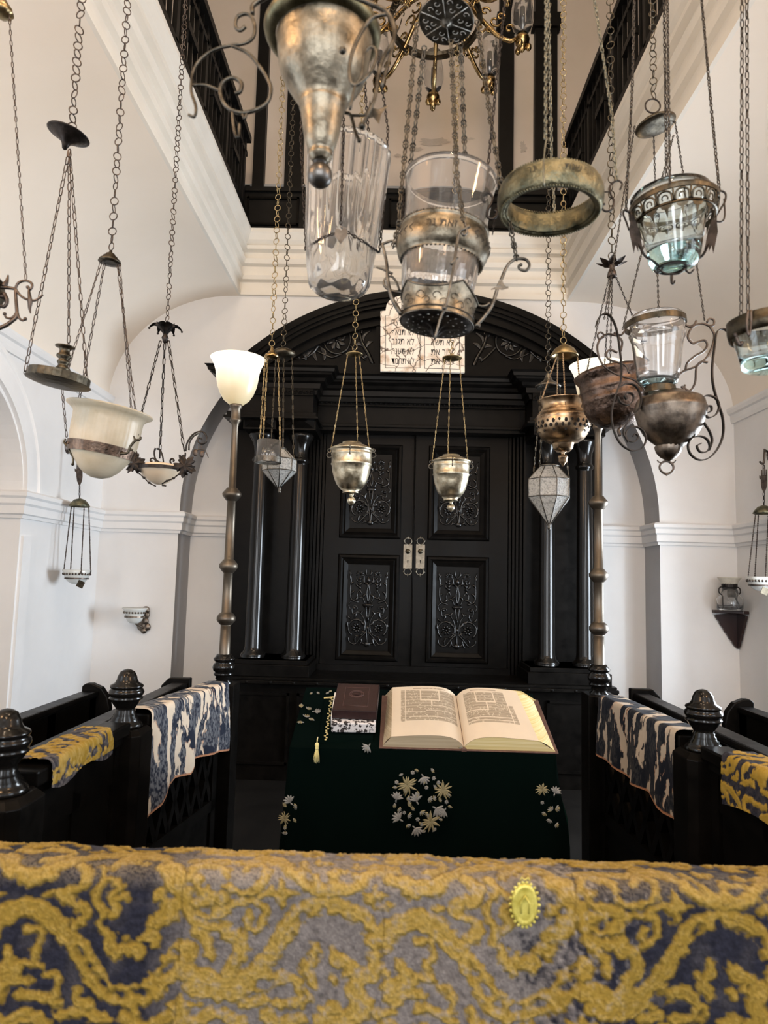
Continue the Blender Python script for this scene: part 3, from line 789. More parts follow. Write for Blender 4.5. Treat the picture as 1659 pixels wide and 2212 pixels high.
for pts in ([(833, 797), (833, 685), (842, 684), (843, 674), (852, 660), (870, 655), (888, 660), (897, 674), (899, 686), (907, 687), (907, 797), (833, 797)],
            [(917, 798), (917, 687), (926, 688), (928, 676), (938, 662), (954, 657), (970, 662), (980, 676), (982, 688), (992, 689), (992, 800), (917, 798)]):
    mb.tube([TP(x, y, .031) for x, y in pts], .0025, 4)
mb.build('border_line', INK, tb)
def text_mesh(txt, size=1.0):
    c = bpy.data.curves.new('t', 'FONT'); c.body = txt; c.size = size; c.align_x = 'CENTER'; c.extrude = 0; c.resolution_u = 3
    o = bpy.data.objects.new('t', c); COL.objects.link(o); dg = bpy.context.evaluated_depsgraph_get()
    me = bpy.data.meshes.new_from_object(o.evaluated_get(dg)); vs = [v.co.copy() for v in me.vertices]; fs = [list(p.vertices) for p in me.polygons]
    bpy.data.objects.remove(o); bpy.data.curves.remove(c); bpy.data.meshes.remove(me)
    return vs, fs
def rtl(s): return s[::-1]
for col, (cx, ys, lines) in enumerate(((870, (706, 727, 747, 768, 789), ['לא תרצח', 'לא תנאף', 'לא תגנב', 'לא תענה', 'לא תחמד']), (955, (707, 728, 749, 770, 790), ['אנכי ה', 'לא יהיה', 'לא תשא', 'זכור את', 'כבד את']))):
    for y, ln in zip(ys, lines):
        vs, fs = text_mesh(rtl(ln), .082); c = TP(cx, y, .0315)
        if vs:
            xs = [v.x for v in vs]; w_ = max(xs) - min(xs); m_ = (max(xs) + min(xs)) / 2; k = (50 * K(DT)) / w_
            mb = MB(); mb.add([V((c.x + (v.x - m_) * k * 1.0, c.y, c.z + v.y * 1.0)) for v in vs], fs, False)
            mb.build('lettering', INK, tb)

# ============================================================ bima railing
ZR = H - .515
POSTS = {'L1': (-.985, 1.80), 'L2': (W(273, 1500, 2.6).x, 2.6), 'L3': (W(483, 1450, 3.5).x, 3.5), 'R1': (1.14, 1.72), 'R2': (W(1519, 1530, 2.5).x, 2.5), 'R3': (W(1294, 1450, 3.5).x, 3.5)}
bima = thing('bima_railing', (.07, 2.5, 0), 'black wooden railing of turned posts and fretwork panels around the reading platform', 'railing')
fin = [(0, 1444), (8, 1446), (15, 1450), (20, 1460), (21, 1466), (25, 1473), (33, 1477), (34.5, 1480), (33, 1483), (31, 1484), (35, 1488), (36.5, 1493), (34, 1499), (31.5, 1501), (35, 1504), (34, 1507), (31, 1509), (28, 1514), (22, 1522), (18.5, 1528), (21, 1531), (20, 1534), (24, 1539), (23, 1541), (29, 1547), (28, 1549), (35, 1555), (37, 1560), (37, 1563)]
def zf(py): return H - (py - 1243) / 1500 * 2.6
for nm in ('L1', 'L2', 'R1', 'R2'):
    x, y = POSTS[nm]; mb = MB(); w = .085; c = .025
    oc = [(-w + c, -w), (w - c, -w), (w, -w + c), (w, w - c), (w - c, w), (-w + c, w), (-w, w - c), (-w, -w + c)]
    zt = zf(1575); mb.add([V((x + a, y + b, 0)) for a, b in oc] + [V((x + a, y + b, zt)) for a, b in oc] + [V((x + a * .78, y + b * .78, zt + .018)) for a, b in oc],
        [(i, (i + 1) % 8, (i + 1) % 8 + 8, i + 8) for i in range(8)] + [(i + 8, (i + 1) % 8 + 8, (i + 1) % 8 + 16, i + 16) for i in range(8)] + [tuple(range(16, 24))], False)
    p = mb.build('newel_post', EB, bima, bevel=.003)
    mb = MB(); mb.lathe([(r * 2.6 / 1500, zf(q)) for r, q in fin][::-1], 36, c=(x, y, 0)); mb.build('finial', M['column'], p)
fin3 = [(0, 1412), (16, 1413), (18, 1418), (22.5, 1422), (22, 1426), (17, 1429), (22, 1434), (24, 1441), (22, 1448), (18, 1451), (21, 1455), (20, 1458), (15, 1461), (17, 1465), (14, 1468), (20, 1474), (19, 1476), (25, 1482), (26, 1488)]
for nm, off in (('L3', 0), ('R3', 16)):
    x, y = POSTS[nm]; mb = MB(); mb.bx(x - .07, x + .07, y - .07, y + .07, 0, ZR - .01); p = mb.build('newel_post', EB, bima, bevel=.004)
    mb = MB(); mb.lathe([(r * 3.5 / 1500, W(483, q, 3.5).z) for r, q in fin3][::-1], 32, c=(x, y, 0)); mb.build('finial', M['column'], p)
def rail(a, b, panel):
    A = V((*POSTS[a], 0)); B = V((*POSTS[b], 0)); d = B - A; L = d.length; t = d / L; s_ = V((-t.y, t.x, 0)); A = A + t * .085; B = B - t * .07; L = (B - A).length
    def bar(mb, u0, u1, z0, z1, th): 
        P = [A + t * u0, A + t * u1]
        vs = [p + s_ * e * th / 2 + V((0, 0, z)) for z in (z0, z1) for p in P for e in (-1, 1)]
        mb.add(vs, [(0, 1, 3, 2), (4, 6, 7, 5), (0, 4, 5, 1), (2, 3, 7, 6), (0, 2, 6, 4), (1, 5, 7, 3)], False)
    mb = MB(); bar(mb, 0, L, ZR - .055, ZR - .012, .10); bar(mb, 0, L, ZR - .09, ZR - .055, .06); mb.build('handrail', EB, bima, bevel=.006)
    mb = MB(); bar(mb, 0, L, .10, .18, .05); bar(mb, 0, .06, .1, ZR - .09, .045); bar(mb, L - .06, L, .1, ZR - .09, .045)
    zt = ZR - .09
    if panel == 'solid':
        bar(mb, .05, L - .05, .15, zt, .02); bar(mb, 0, L, zt - .12, zt, .035); bar(mb, 0, L, .5, .58, .035); bar(mb, L * .45, L * .45 + .05, .1, zt, .035)
        mb.build('panel', EB, bima)
    else:
        bar(mb, 0, L, .45, .5, .045); bar(mb, 0, L, .1, .45, .02)
        mb.build('panel', EB, bima)
        mb = MB(); n = 3
        for k in range(n):
            u0 = .06 + k * (L - .12) / n; u1 = u0 + (L - .12) / n; um = (u0 + u1) / 2; zm = (.5 + zt) / 2
            for (p, q) in (((u0, .5), (u1, zt)), ((u0, zt), (u1, .5)), ((u0, zm), (um, zt)), ((um, zt), (u1, zm)), ((u1, zm), (um, .5)), ((um, .5), (u0, zm))):
                mb.tube([A + t * p[0] + V((0, 0, p[1])), A + t * q[0] + V((0, 0, q[1]))], 1, flat=(.035, .03), nrm=s_)
        mb.build('fretwork', EB, bima)
rail('L1', 'L2', 'solid'); rail('L2', 'L3', 'fret'); rail('R1', 'R2', 'solid'); rail('R2', 'R3', 'fret')
# front rail carrying the large brocade
YF = 1.20; XF0, XF1 = -1.25, 1.35
mb = MB(); mb.bx(XF0, XF1, YF + .02, YF + .09, ZR - .03, ZR); mb.bx(XF0, XF1, YF + .035, YF + .075, 0, ZR - .03)
fr = mb.build('front_parapet', EB, None, loc=(0, YF + .05, 0)); tag(fr, 'black wooden parapet hidden under the large yellow and navy brocade in the foreground', 'parapet')
# platform
mb = MB(); mb.bx(-1.15, 1.25, 1.3, 3.65, 0, .1); struct(mb.build('floor_platform', M['ebony2']))

# ---- pews outside the railing
def pew(x, ya, yb_, ht, facing, label, curved=True, group=None):
    t = thing('pew', (x, yb_, 0), label, 'pew', group)
    s = facing
    mb = MB(); mb.bx(x - .015, x + .015, ya, yb_, .1, ht - .03)
    n = int((yb_ - ya) / .42)
    for k in range(n + 1):
        y = ya + k * (yb_ - ya - .08) / n; mb.bx(x - .03, x + .03, y, y + .08, .1, ht - .03)
    mb.bx(x - .03, x + .03, ya, yb_, ht - .14, ht - .03); mb.bx(x - .03, x + .03, ya, yb_, ht - .48, ht - .38); mb.bx(x - .03, x + .03, ya, yb_, .1, .2)
    mb.build('backrest', EB, t, bevel=.004)
    mb = MB(); mb.bx(x - .04, x + .04, ya, yb_, ht - .03, ht); mb.build('top_rail', EB, t, bevel=.008)
    if curved: mb = MB(); mb.bx(x, x + s * .28, ya, yb_, .42, .46); mb.bx(x + s * .23, x + s * .26, ya, yb_, 0, .42); mb.build('seat', EB, t, bevel=.004)
    mb = MB()
    ol = [(-.05, 0), (-.05, ht + .02)]
    if curved: ol += [(-.03, ht + .035), (.0, ht + .035), (.05, ht + .015), (.085, ht - .03), (.10, ht - .09), (.095, ht - .16), (.08, ht - .22), (.10, ht - .30), (.28, ht - .42), (.29, 0)]
    else: ol += [(.06, ht + .02), (.10, ht - .02), (.1, ht - .2), (.1, 0)]
    mb.poly(ol if s > 0 else ol[::-1], lambda a, b, h: V((x + s * a, yb_ + h, b)), .045); mb.build('end_panel', EB, t, bevel=.006)
    return t
pew(W(196, 1487, 3.66).x + .02, 1.0, 3.62, H - .60, 1, 'black wooden pew with a curled end panel beside the left wall')
pew(W(1600, 1520, 3.66).x, 1.0, 3.62, W(1598, 1523, 3.66).z, -1, 'black wooden pew with a curled end panel at the right edge of the hall')
pew(W(431, 1472, 3.7).x - .09, 2.2, 3.66, W(431, 1472, 3.7).z, -1, 'narrow black bench back just behind the left blue-and-cream drape', False)
pew(W(1372, 1497, 3.6).x + .03, 2.2, 3.6, W(1372, 1497, 3.6).z, 1, 'narrow black bench back just behind the right blue-and-cream drape', False)
# ============================================================ cloth pattern helpers (numpy)
def fbm(x, y, seed=0, oct=4):
    r = np.random.RandomState(seed); out = np.zeros_like(x, dtype=float); amp = 1; tot = 0; f = 1
    for o in range(oct):
        T = r.rand(64, 64); xi = x * f; yi = y * f
        x0 = np.floor(xi).astype(int); y0 = np.floor(yi).astype(int); fx = xi - x0; fy = yi - y0
        fx = fx * fx * (3 - 2 * fx); fy = fy * fy * (3 - 2 * fy)
        g = lambda a, b: T[a % 64, b % 64]
        out += amp * ((g(x0, y0) * (1 - fx) + g(x0 + 1, y0) * fx) * (1 - fy) + (g(x0, y0 + 1) * (1 - fx) + g(x0 + 1, y0 + 1) * fx) * fy)
        tot += amp; amp *= .5; f *= 2
    return out / tot - .5
def stroke_sdf(X, Y, pts, w):
    """signed distance (negative inside) to a polyline with widths"""
    best = np.full(X.shape, 1e9)
    ws = w if isinstance(w, (list, tuple)) else [w] * len(pts)
    for (a, b, wa, wb) in zip(pts, pts[1:], ws, ws[1:]):
        dx, dy = b[0] - a[0], b[1] - a[1]; L2 = dx * dx + dy * dy + 1e-9
        t = np.clip(((X - a[0]) * dx + (Y - a[1]) * dy) / L2, 0, 1)
        d = np.hypot(X - a[0] - t * dx, Y - a[1] - t * dy) - (wa + (wb - wa) * t)
        best = np.minimum(best, d)
    return best
def sm2(pts, k=4):
    return [(p.x, p.y) for p in smooth([V((a, b, 0)) for a, b in pts], k)]
# brocade motif, one repeat = 1690 x 824 units
STR = [  # (points, half width)
 ([(-30, 170), (60, 235), (160, 262), (255, 225), (340, 150), (430, 100), (520, 80), (620, 75)], 24),
 ([(60, 235), (120, 285), (190, 280), (250, 262)], 16), ([(200, 60), (262, 100), (265, 140), (225, 175), (178, 190)], [10, 16, 16, 18, 16]),
 ([(10, 75), (90, 92), (170, 75), (250, 88)], 16), ([(330, 68), (380, 72)], 9),
 ([(350, 212), (402, 245), (392, 292), (285, 338), (385, 385), (398, 432), (358, 462)], [18, 22, 20, 18, 20, 22, 18]),
 ([(448, 205), (478, 262), (438, 338), (482, 405), (468, 470)], 15), ([(498, 262), (545, 290), (505, 338), (580, 340), (505, 345), (542, 385), (508, 425)], [14, 18, 12, 16, 12, 18, 14]),
 ([(215, 345), (250, 340)], 12), ([(-10, 345), (30, 340)], 12),
 ([(500, 200), (525, 150), (600, 118), (690, 130), (735, 185)], [12, 22, 20, 24, 18]), ([(570, 165), (590, 172)], 12), ([(625, 180), (630, 185)], 14), ([(545, 178), (550, 180)], 8),
 ([(710, 210), (775, 235), (792, 330), (760, 415), (700, 450)], [20, 34, 36, 34, 22]), ([(715, 335), (740, 330)], 22),
 ([(495, 485), (525, 560), (560, 600)], [14, 22, 16]), ([(575, 560), (640, 570), (640, 605)], [24, 28, 14]), ([(655, 520), (700, 500), (705, 545)], [16, 26, 16]), ([(575, 515), (580, 520)], 9), ([(540, 495), (543, 498)], 6),
 ([(-30, 480), (60, 432), (150, 400), (235, 432), (305, 495), (372, 565), (432, 655), (492, 735), (570, 772), (660, 762), (742, 705), (795, 620), (850, 560)], 36),
 ([(20, 500), (0, 530)], 12), ([(45, 425), (100, 385)], 14),
 ([(150, 490), (205, 490), (215, 545), (190, 605), (215, 650), (165, 640)], 14), ([(70, 575), (90, 640), (20, 690)], [12, 24, 22]), ([(0, 600), (20, 640)], 14), ([(140, 650), (110, 700), (180, 720)], [18, 26, 14]),
 ([(30, 740), (100, 700), (60, 770)], [20, 24, 16]), ([(245, 690), (285, 685), (305, 730), (290, 790)], 12), ([(150, 780), (230, 790), (300, 815)], 18), ([(385, 760), (395, 800), (450, 815)], 18), ([(-10, 800), (60, 790)], 18),
 # right of the seam
 ([(842, 240), (860, 190), (920, 175), (985, 195), (1000, 230)], 16), ([(880, 255), (905, 300), (965, 325), (1005, 330)], 22), ([(850, 300), (845, 380), (880, 460), (930, 500)], 18), ([(900, 390), (960, 400), (1010, 380)], 22), ([(900, 440), (965, 460), (1020, 450)], 20), ([(930, 500), (945, 580)], 18), ([(870, 350), (940, 350)], 20),
 ([(840, 150), (920, 135), (1010, 130), (1090, 135)], 20), ([(1010, 275), (1050, 295), (1120, 298), (1165, 260), (1175, 205), (1145, 165), (1095, 168), (1085, 205)], 15),
 ([(1015, 370), (1060, 345), (1130, 340), (1170, 380), (1165, 440), (1125, 470), (1095, 440), (1110, 405)], 15), ([(1150, 320), (1200, 300)], 16),
 ([(1245, 245), (1250, 310), (1250, 375)], [10, 22, 10]), ([(1195, 312), (1250, 308), (1315, 302)], [10, 20, 10]),
 ([(1010, 440), (1020, 490), (1070, 500), (1085, 570), (1050, 620), (1030, 660)], [20, 26, 24, 24, 26, 30]),
 ([(1130, 105), (1230, 130), (1300, 200), (1375, 255), (1460, 275), (1545, 255), (1600, 205), (1655, 150), (1720, 170)], 30),
 ([(1320, 120), (1345, 200)], 12), ([(1390, 100), (1400, 130), (1450, 110)], 14), ([(1560, 120), (1590, 150)], 16), ([(1480, 190), (1470, 215), (1530, 205)], 20),
 ([(825, 655), (905, 668), (1005, 708), (1085, 698), (1165, 640), (1225, 552), (1285, 450), (1345, 382), (1425, 352), (1505, 352), (1585, 392), (1645, 452), (1700, 500)], 30),
 ([(880, 720), (960, 740), (1050, 750), (1180, 690)], 30), ([(835, 760), (840, 825)], [8, 24]), ([(790, 800), (850, 805), (910, 800)], [10, 18, 10]),
 ([(1400, 545), (1395, 600), (1370, 640), (1400, 700)], 18), ([(1480, 545), (1500, 590), (1560, 600), (1540, 640)], [14, 26, 20, 16]), ([(1480, 670), (1490, 680)], 16), ([(1600, 640), (1580, 720), (1620, 790), (1560, 820)], 32), ([(1660, 560), (1650, 640)], 24),
 ([(1345, 600), (1355, 680)], 10), ([(1365, 740), (1385, 770), (1350, 810)], 12), ([(1150, 740), (1250, 690), (1320, 700), (1340, 790), (1240, 815)], [20, 24, 20, 16, 20]), ([(1100, 800), (1180, 800)], 22), ([(1450, 815), (1500, 790)], 22),
 ([(20, 850), (90, 900), (180, 870), (260, 905)], 24), ([(320, 870), (420, 850), (520, 880)], 20), ([(600, 860), (700, 900), (800, 850)], 24), ([(640, 830), (660, 870)], 16), ([(830, 860), (900, 880), (960, 850)], 26), ([(1010, 850), (1090, 900)], 24), ([(1200, 860), (1260, 900), (1340, 870)], 24), ([(1430, 870), (1520, 850), (1600, 900)], 28),
 ([(1625, 300), (1690, 300)], [22, 12]), ([(1655, 260), (1655, 350)], [8, 8]),
]
HOLES = [((390, 590), 20, 10, 1.1), ((437, 655), 24, 11, 1.1), ((492, 722), 24, 10, 1.0), ((570, 755), 26, 13, .3), ((668, 746), 26, 13, -.2), ((780, 640), 28, 12, -.7), ((800, 575), 14, 9, 0), ((765, 332), 14, 10, 0),
         ((1298, 155), 14, 26, -.3), ((1350, 215), 10, 24, -.5), ((1430, 232), 18, 20, -.8), ((1520, 222), 26, 16, 0), ((1592, 168), 24, 13, -.5), ((1342, 410), 26, 12, -.9), ((1432, 378), 16, 20, 0), ((1522, 400), 30, 12, .3), ((1592, 440), 28, 18, .3), ((915, 268), 18, 12, 0), ((925, 380), 22, 12, 0), ((1180, 722), 34, 26, 0)]
STRS = [(sm2(p, 4) if len(p) > 2 else p, w) for p, w in STR]
def interp_w(p, w, sp):
    if not isinstance(w, list): return w
    n = len(sp); return [float(np.interp(i / (n - 1) * (len(p) - 1), range(len(p)), w)) for i in range(n)]
STRS = [(sm2(p, 4) if len(p) > 2 else p, w, p) for p, w in STR]
def brocade(cx, cy, fine=True):
    """cx,cy arrays in motif units -> (mask 0..1 of raised yellow pile, edge distance)"""
    X = np.mod(cx + 30, 1690) - 30; Y = cy
    nx, ny = fbm(cx / 30, cy / 30, 3, 2), fbm(cx / 30 + 40, cy / 30 + 9, 4, 2)
    X = X + nx * 30; Y = Y + ny * 30
    d = np.full(X.shape, 1e9)
    for sp, w, p in STRS:
        ww = interp_w(p, w, sp); ww = [x * 1.42 for x in ww] if isinstance(ww, list) else ww * 1.42
        for off in (0, -1690, 1690) if (min(a[0] for a in p) < 30 or max(a[0] for a in p) > 1600) else (0,):
            d = np.minimum(d, stroke_sdf(X, Y, [(a + off, b) for a, b in sp], ww))
    for (c, rx, ry, an) in HOLES:
        ca, sa = math.cos(an), math.sin(an); u = ((X - c[0]) * ca + (Y - c[1]) * sa) / rx; v = (-(X - c[0]) * sa + (Y - c[1]) * ca) / ry
        d = np.maximum(d, (1 - np.hypot(u, v)) * min(rx, ry))
    d = d + fbm(cx / 20, cy / 20, 8, 1) * 15
    return np.clip(.5 - d / 7, 0, 1), d
def attr_mat(name, rough=.85, sheen=.4, bump_scale=500, bump=.4, spec=.15, bdist=.0015):
    m, nt, b = nodes_mat(name)
    at = N(nt, 'ShaderNodeVertexColor'); at.layer_name = 'Col'
    nt.links.new(at.outputs['Color'], b.inputs['Base Color'])
    b.inputs['Roughness'].default_value = rough; b.inputs['Specular IOR Level'].default_value = spec
    b.inputs['Sheen Weight'].default_value = sheen; b.inputs['Sheen Roughness'].default_value = .4
    tc = N(nt, 'ShaderNodeTexCoord'); nz = N(nt, 'ShaderNodeTexNoise', Scale=bump_scale, Detail=3)
    nt.links.new(tc.outputs['Object'], nz.inputs['Vector'])
    bp = N(nt, 'ShaderNodeBump', Strength=bump, Distance=bdist); nt.links.new(nz.outputs['Fac'], bp.inputs['Height']); nt.links.new(bp.outputs['Normal'], b.inputs['Normal'])
    return m
def grid_mesh(name, P, colr, mat, parent=None, loc=(0, 0, 0), sharp=False):
    """P: (n,m,3) array, colr: (n,m,3)"""
    n, m = P.shape[:2]; me = bpy.data.meshes.new(name)
    idx = np.arange(n * m).reshape(n, m)
    f = np.stack([idx[:-1, :-1], idx[:-1, 1:], idx[1:, 1:], idx[1:, :-1]], -1).reshape(-1, 4)
    org = np.array(root_loc(parent) if parent else V(loc))
    me.vertices.add(n * m); me.vertices.foreach_set('co', (P - org).astype(np.float32).ravel())
    me.loops.add(f.size); me.loops.foreach_set('vertex_index', f.ravel().astype(np.int32))
    me.polygons.add(len(f)); me.polygons.foreach_set('loop_start', np.arange(0, f.size, 4, dtype=np.int32)); 
    me.update(calc_edges=True); me.validate()
    me.polygons.foreach_set('use_smooth', [True] * len(f))
    if colr is not None:
        ca = me.color_attributes.new('Col', 'FLOAT_COLOR', 'POINT')
        c4 = np.ones((n * m, 4), np.float32); c4[:, :3] = colr.reshape(-1, 3); ca.data.foreach_set('color', c4.ravel())
    me.materials.append(mat)
    o = bpy.data.objects.new(name, me); COL.objects.link(o)
    if parent: o.parent = parent
    else: o.location = org
    return o
def lerp(a, b, t): return a + (b - a) * t
def normals(P):
    du = np.gradient(P, axis=0); dv = np.gradient(P, axis=1); n = np.cross(du, dv); return n / (np.linalg.norm(n, axis=-1, keepdims=True) + 1e-12)
YEL = np.array((.225, .150, .028)); YEL2 = np.array((.37, .265, .085)); NAVY = np.array((.016, .017, .027)); GREYC = np.array((.15, .135, .130))

# ---- large foreground brocade over the front parapet
nx_, nt_ = 900, 300
s = np.linspace(-1.02, 1.12, nx_); t = np.concatenate([np.linspace(-.30, -.125, 20, endpoint=False), np.linspace(-.125, .55, nt_ - 20)])
Sg, Tg = np.meshgrid(s, t, indexing='ij')
rw, rr_ = .062, .026        # half width of the rail top, edge radius
def section(T):
    """arc length T (0 = front top edge start) -> (y offset, z offset); T<0 runs over the top to the back"""
    y = np.zeros_like(T); z = np.zeros_like(T); q = rr_ * PI / 2
    f = T > q; y[f] = 0; z[f] = -(T[f] - q) - rr_
    c = (T >= 0) & (T <= q); a = T[c] / rr_; y[c] = rr_ - rr_ * np.sin(a); z[c] = -rr_ + rr_ * np.cos(a)
    top = (T < 0) & (T > -rw); y[top] = rr_ - T[top]; z[top] = 0
    b = (T <= -rw) & (T > -rw - q); a = (-T[b] - rw) / rr_; y[b] = rr_ + rw + rr_ * np.sin(a); z[b] = -rr_ + rr_ * np.cos(a)
    k = T <= -rw - q; y[k] = 2 * rr_ + rw; z[k] = -rr_ - (-T[k] - rw - q)
    return y, z
yo, zo = section(Tg)
fallw = np.clip(Tg / .25, 0, 1)
fold = (.020 * np.exp(-((Sg - .16) / .05) ** 2) - .022 * np.exp(-((Sg - .23 - .05 * Tg) / .045) ** 2) + .012 * np.exp(-((Sg - .32) / .06) ** 2) + .008 * np.sin(Sg * 19 + 2) + .010 * np.sin(Sg * 8.3) + .012 * fbm(Sg * 6, Tg * 5, 21, 2)) * fallw
Zb = ZR + .032 + .0015 * np.sin(Sg * 30) + .004 * fbm(Sg * 9, Tg * 9 + 5, 5, 3)
P = np.stack([Sg, YF - .012 + yo - fold, Zb + zo], -1)
_z = ZR + .032 - H - np.maximum(Tg - .02, 0) - .016
_py = 1106 + 1500 * np.tan(np.arctan(-_z / 1.18) + .0985)
cxm = (855 + Sg * 1500 / 1.135) * 2; cym = np.where(Tg >= .02, (_py - 1800) * 2, (1106 + 1500 * math.tan(math.atan((.499) / 1.18) + .0985) - 1800) * 2 + (Tg - .02) * 2700) - 14
_top = cym < 62; cym = np.where(_top, 62 + 700 - (62 - cym) * 1.6, cym)
mask, dist = brocade(cxm, cym)
nn = normals(P); sgn = -1 if nn[450, 250, 1] > 0 else 1
relief = np.clip(-dist / 14, 0, 1); relief = relief * relief * (3 - 2 * relief)
fz = fbm(cxm / 7, cym / 7, 11, 3); fz2 = fbm(cxm / 22, cym / 22, 12, 4)
vein = np.abs(np.sin(dist / 5.5)) 
hgt = .0035 * relief + .0016 * fz + .0014 * fz2 - .0012 * np.exp(-((dist + 2) / 3.5) ** 2) - .0013 * relief * vein
P = P + nn * sgn * hgt[..., None]
worn = np.clip((cxm / 2 - 330) / 130, 0, 1) * np.clip((1330 - cxm / 2 + 120 * fz2 * 4) / 180, 0, 1); worn = np.clip(worn + .5 * fbm(cxm / 90, cym / 90, 14, 3), 0, 1)[..., None]
ground = lerp(NAVY, GREYC, worn * .9) * (1 + 1.0 * fz[..., None]) * (1 + .9 * fz2[..., None])
yel = lerp(YEL, YEL2, np.clip(.5 * worn + 1.2 * fz2[..., None] + .8 * fz[..., None], 0, 1)) * (1 - .45 * (np.exp(-((dist + 3) / 4) ** 2))[..., None])
yel = yel * (1 - .30 * np.clip(np.sin(dist / 6.5) ** 8, 0, 1))[..., None] * (1 + .35 * fz[..., None])
yel = lerp(yel, ground, np.clip(worn * (fz2[..., None] * 2.2 - .05), 0, .75))
top_light = np.clip(1 - np.abs(Tg + .0) / .05, 0, 1)[..., None] * np.clip(.6 + fz[..., None] * 2, 0, 1)  # warm light along the top edge, painted into the cloth colour
col = lerp(ground, yel, mask[..., None]); col = lerp(col, np.array((.44, .36, .22)), top_light * .3)
seam = np.zeros_like(cxm)
for sx in (825, 1690, 2514): seam += np.exp(-((cxm - sx + 6 * np.sin(cym / 40)) / 2.5) ** 2)
col = col * (1 - .45 * np.clip(seam, 0, 1)[..., None])
BROC = attr_mat('brocade_pile', .9, .04, 700, .5, .08)
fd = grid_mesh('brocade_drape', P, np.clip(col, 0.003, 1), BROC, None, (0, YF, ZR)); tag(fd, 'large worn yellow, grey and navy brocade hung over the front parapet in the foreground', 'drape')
# gold oval medallion badge lying on the brocade
GB = W(1133, 1953, YF - .03); mb = MB(); RX = Matrix.Rotation(PI / 2, 3, 'X')
mb.lathe([(0, .004), (.009, .0035), (.014, .005), (.0165, .004), (.019, .006), (.0215, .003), (.022, 0)], 32, Matrix.Diagonal((.95, 1, 1.5)) @ RX, lambda a, i, z: 1 + (.03 * math.cos(16 * a) if i > 3 else 0), c=GB)
for k in range(22):
    a = 2 * PI * k / 22; mb.ell(GB + V((.023 * math.cos(a), -.002, .034 * math.sin(a))), (.0028, .002, .0028), su=6, sv=4)
mb.tube([GB + V((-.008, -.003, .036)), GB + V((-.005, -.003, .042)), GB + V((0, -.003, .038)), GB + V((.005, -.003, .042)), GB + V((.008, -.003, .036))], .0012, 5)
mb.tube([GB + V((x, -.006, z)) for x, z in [(-.006, -.012), (-.007, .004), (0, .015), (.007, .004), (.006, -.012)]], .0016, 5)
bd = mb.build('medallion', mottled('yellow_enamel_gold', (.42, .36, .06), (.62, .56, .14), 60, (.3, .45), .35, .3), None, loc=GB); tag(bd, 'small oval yellow metal medallion pinned to the foreground brocade', 'medallion')

# ---- drapes over the side rails
def rail_drape(name, a, b, dropin, dropout, s0, s1, mat, colfn, label, side, nseg=160, nt=90, foldamp=.012, wid=.12):
    """side: +1 if the platform side (shown drop) lies towards +x; dropin(s), dropout(s) lengths"""
    A = V((*POSTS[a], 0)); B = V((*POSTS[b], 0)); d = B - A; L = d.length; t_ = np.array(d / L); nrm = np.array((t_[1], -t_[0], 0)) * (1 if t_[1] * side > 0 else -1)
    u = np.linspace(s0, s1, nseg); v = np.linspace(0, 1, nt); U, Vv = np.meshgrid(u, v, indexing='ij')
    di = np.array([dropin((x - s0) / (s1 - s0)) for x in u])[:, None]; do = np.array([dropout((x - s0) / (s1 - s0)) for x in u])[:, None]
    tot = di + wid + do; q = Vv * tot          # arc from outer hem to inner hem
    off = np.where(q < do, -wid / 2, np.where(q < do + wid, q - do - wid / 2, wid / 2)); z = np.where(q < do, -(do - q), np.where(q < do + wid, 0, -(q - do - wid)))
    e = .02; k = np.clip((wid / 2 - np.abs(off)) / e, 0, 1); z = z - e * (1 - np.sqrt(np.clip(1 - (1 - k) ** 2, 0, 1))) * (np.abs(off) < wid / 2)
    z = np.where(np.abs(off) >= wid / 2 - 1e-9, z - e, z)
    hang = np.clip(np.maximum(q - do - wid, 0) / .25, 0, 1)
    w = foldamp * hang * (np.sin(U * 31 + 1) + .7 * np.sin(U * 17 + .4 + q * 3) + .6 * fbm(U * 14, q * 4, 31, 2) * 2) + .01 * hang
    off = off + w + .004 * fbm(U * 20, q * 20, 6, 2)
    z = z + .004 * fbm(U * 22, q * 22, 7, 3)
    P = np.stack([A.x + t_[0] * U + nrm[0] * off, A.y + t_[1] * U + nrm[1] * off, ZR + .006 + z], -1)
    col, h = colfn(U, q, di)
    n_ = normals(P); mid = n_[nseg // 2, nt // 2]; 
    P = P + n_ * (1 if n_[nseg // 2, int(nt * (do[0, 0] + wid / 2) / tot[0, 0])][2] > 0 else -1) * h[..., None]
    o = grid_mesh(name, P, np.clip(col, .003, 1), mat, None, (A.x, A.y, ZR)); tag(o, label, 'drape'); return o
def yelfn(scale, seed, dark=1.0, gold=1.0):
    def fn(U, q, di):
        cx = U * scale + seed * 211; cy = q * scale * 1.0 + 150
        m, dist = brocade(cx, np.mod(cy, 824)); f = fbm(cx / 8, cy / 8, 17, 3); f2 = fbm(cx / 30, cy / 30, 18, 3)
        g = lerp(NAVY, GREYC * .8, np.clip(.4 + f2 * 2, 0, 1)[..., None] * dark) * (1 + f[..., None])
        y = lerp(YEL * np.array((1.15, 1.1, .8)), YEL2, np.clip(.3 + f2 * 2, 0, 1)[..., None] * dark) * gold
        c = lerp(g, y, m[..., None]); return c, .0025 * np.clip(-dist / 12, 0, 1) + .002 * f
    return fn
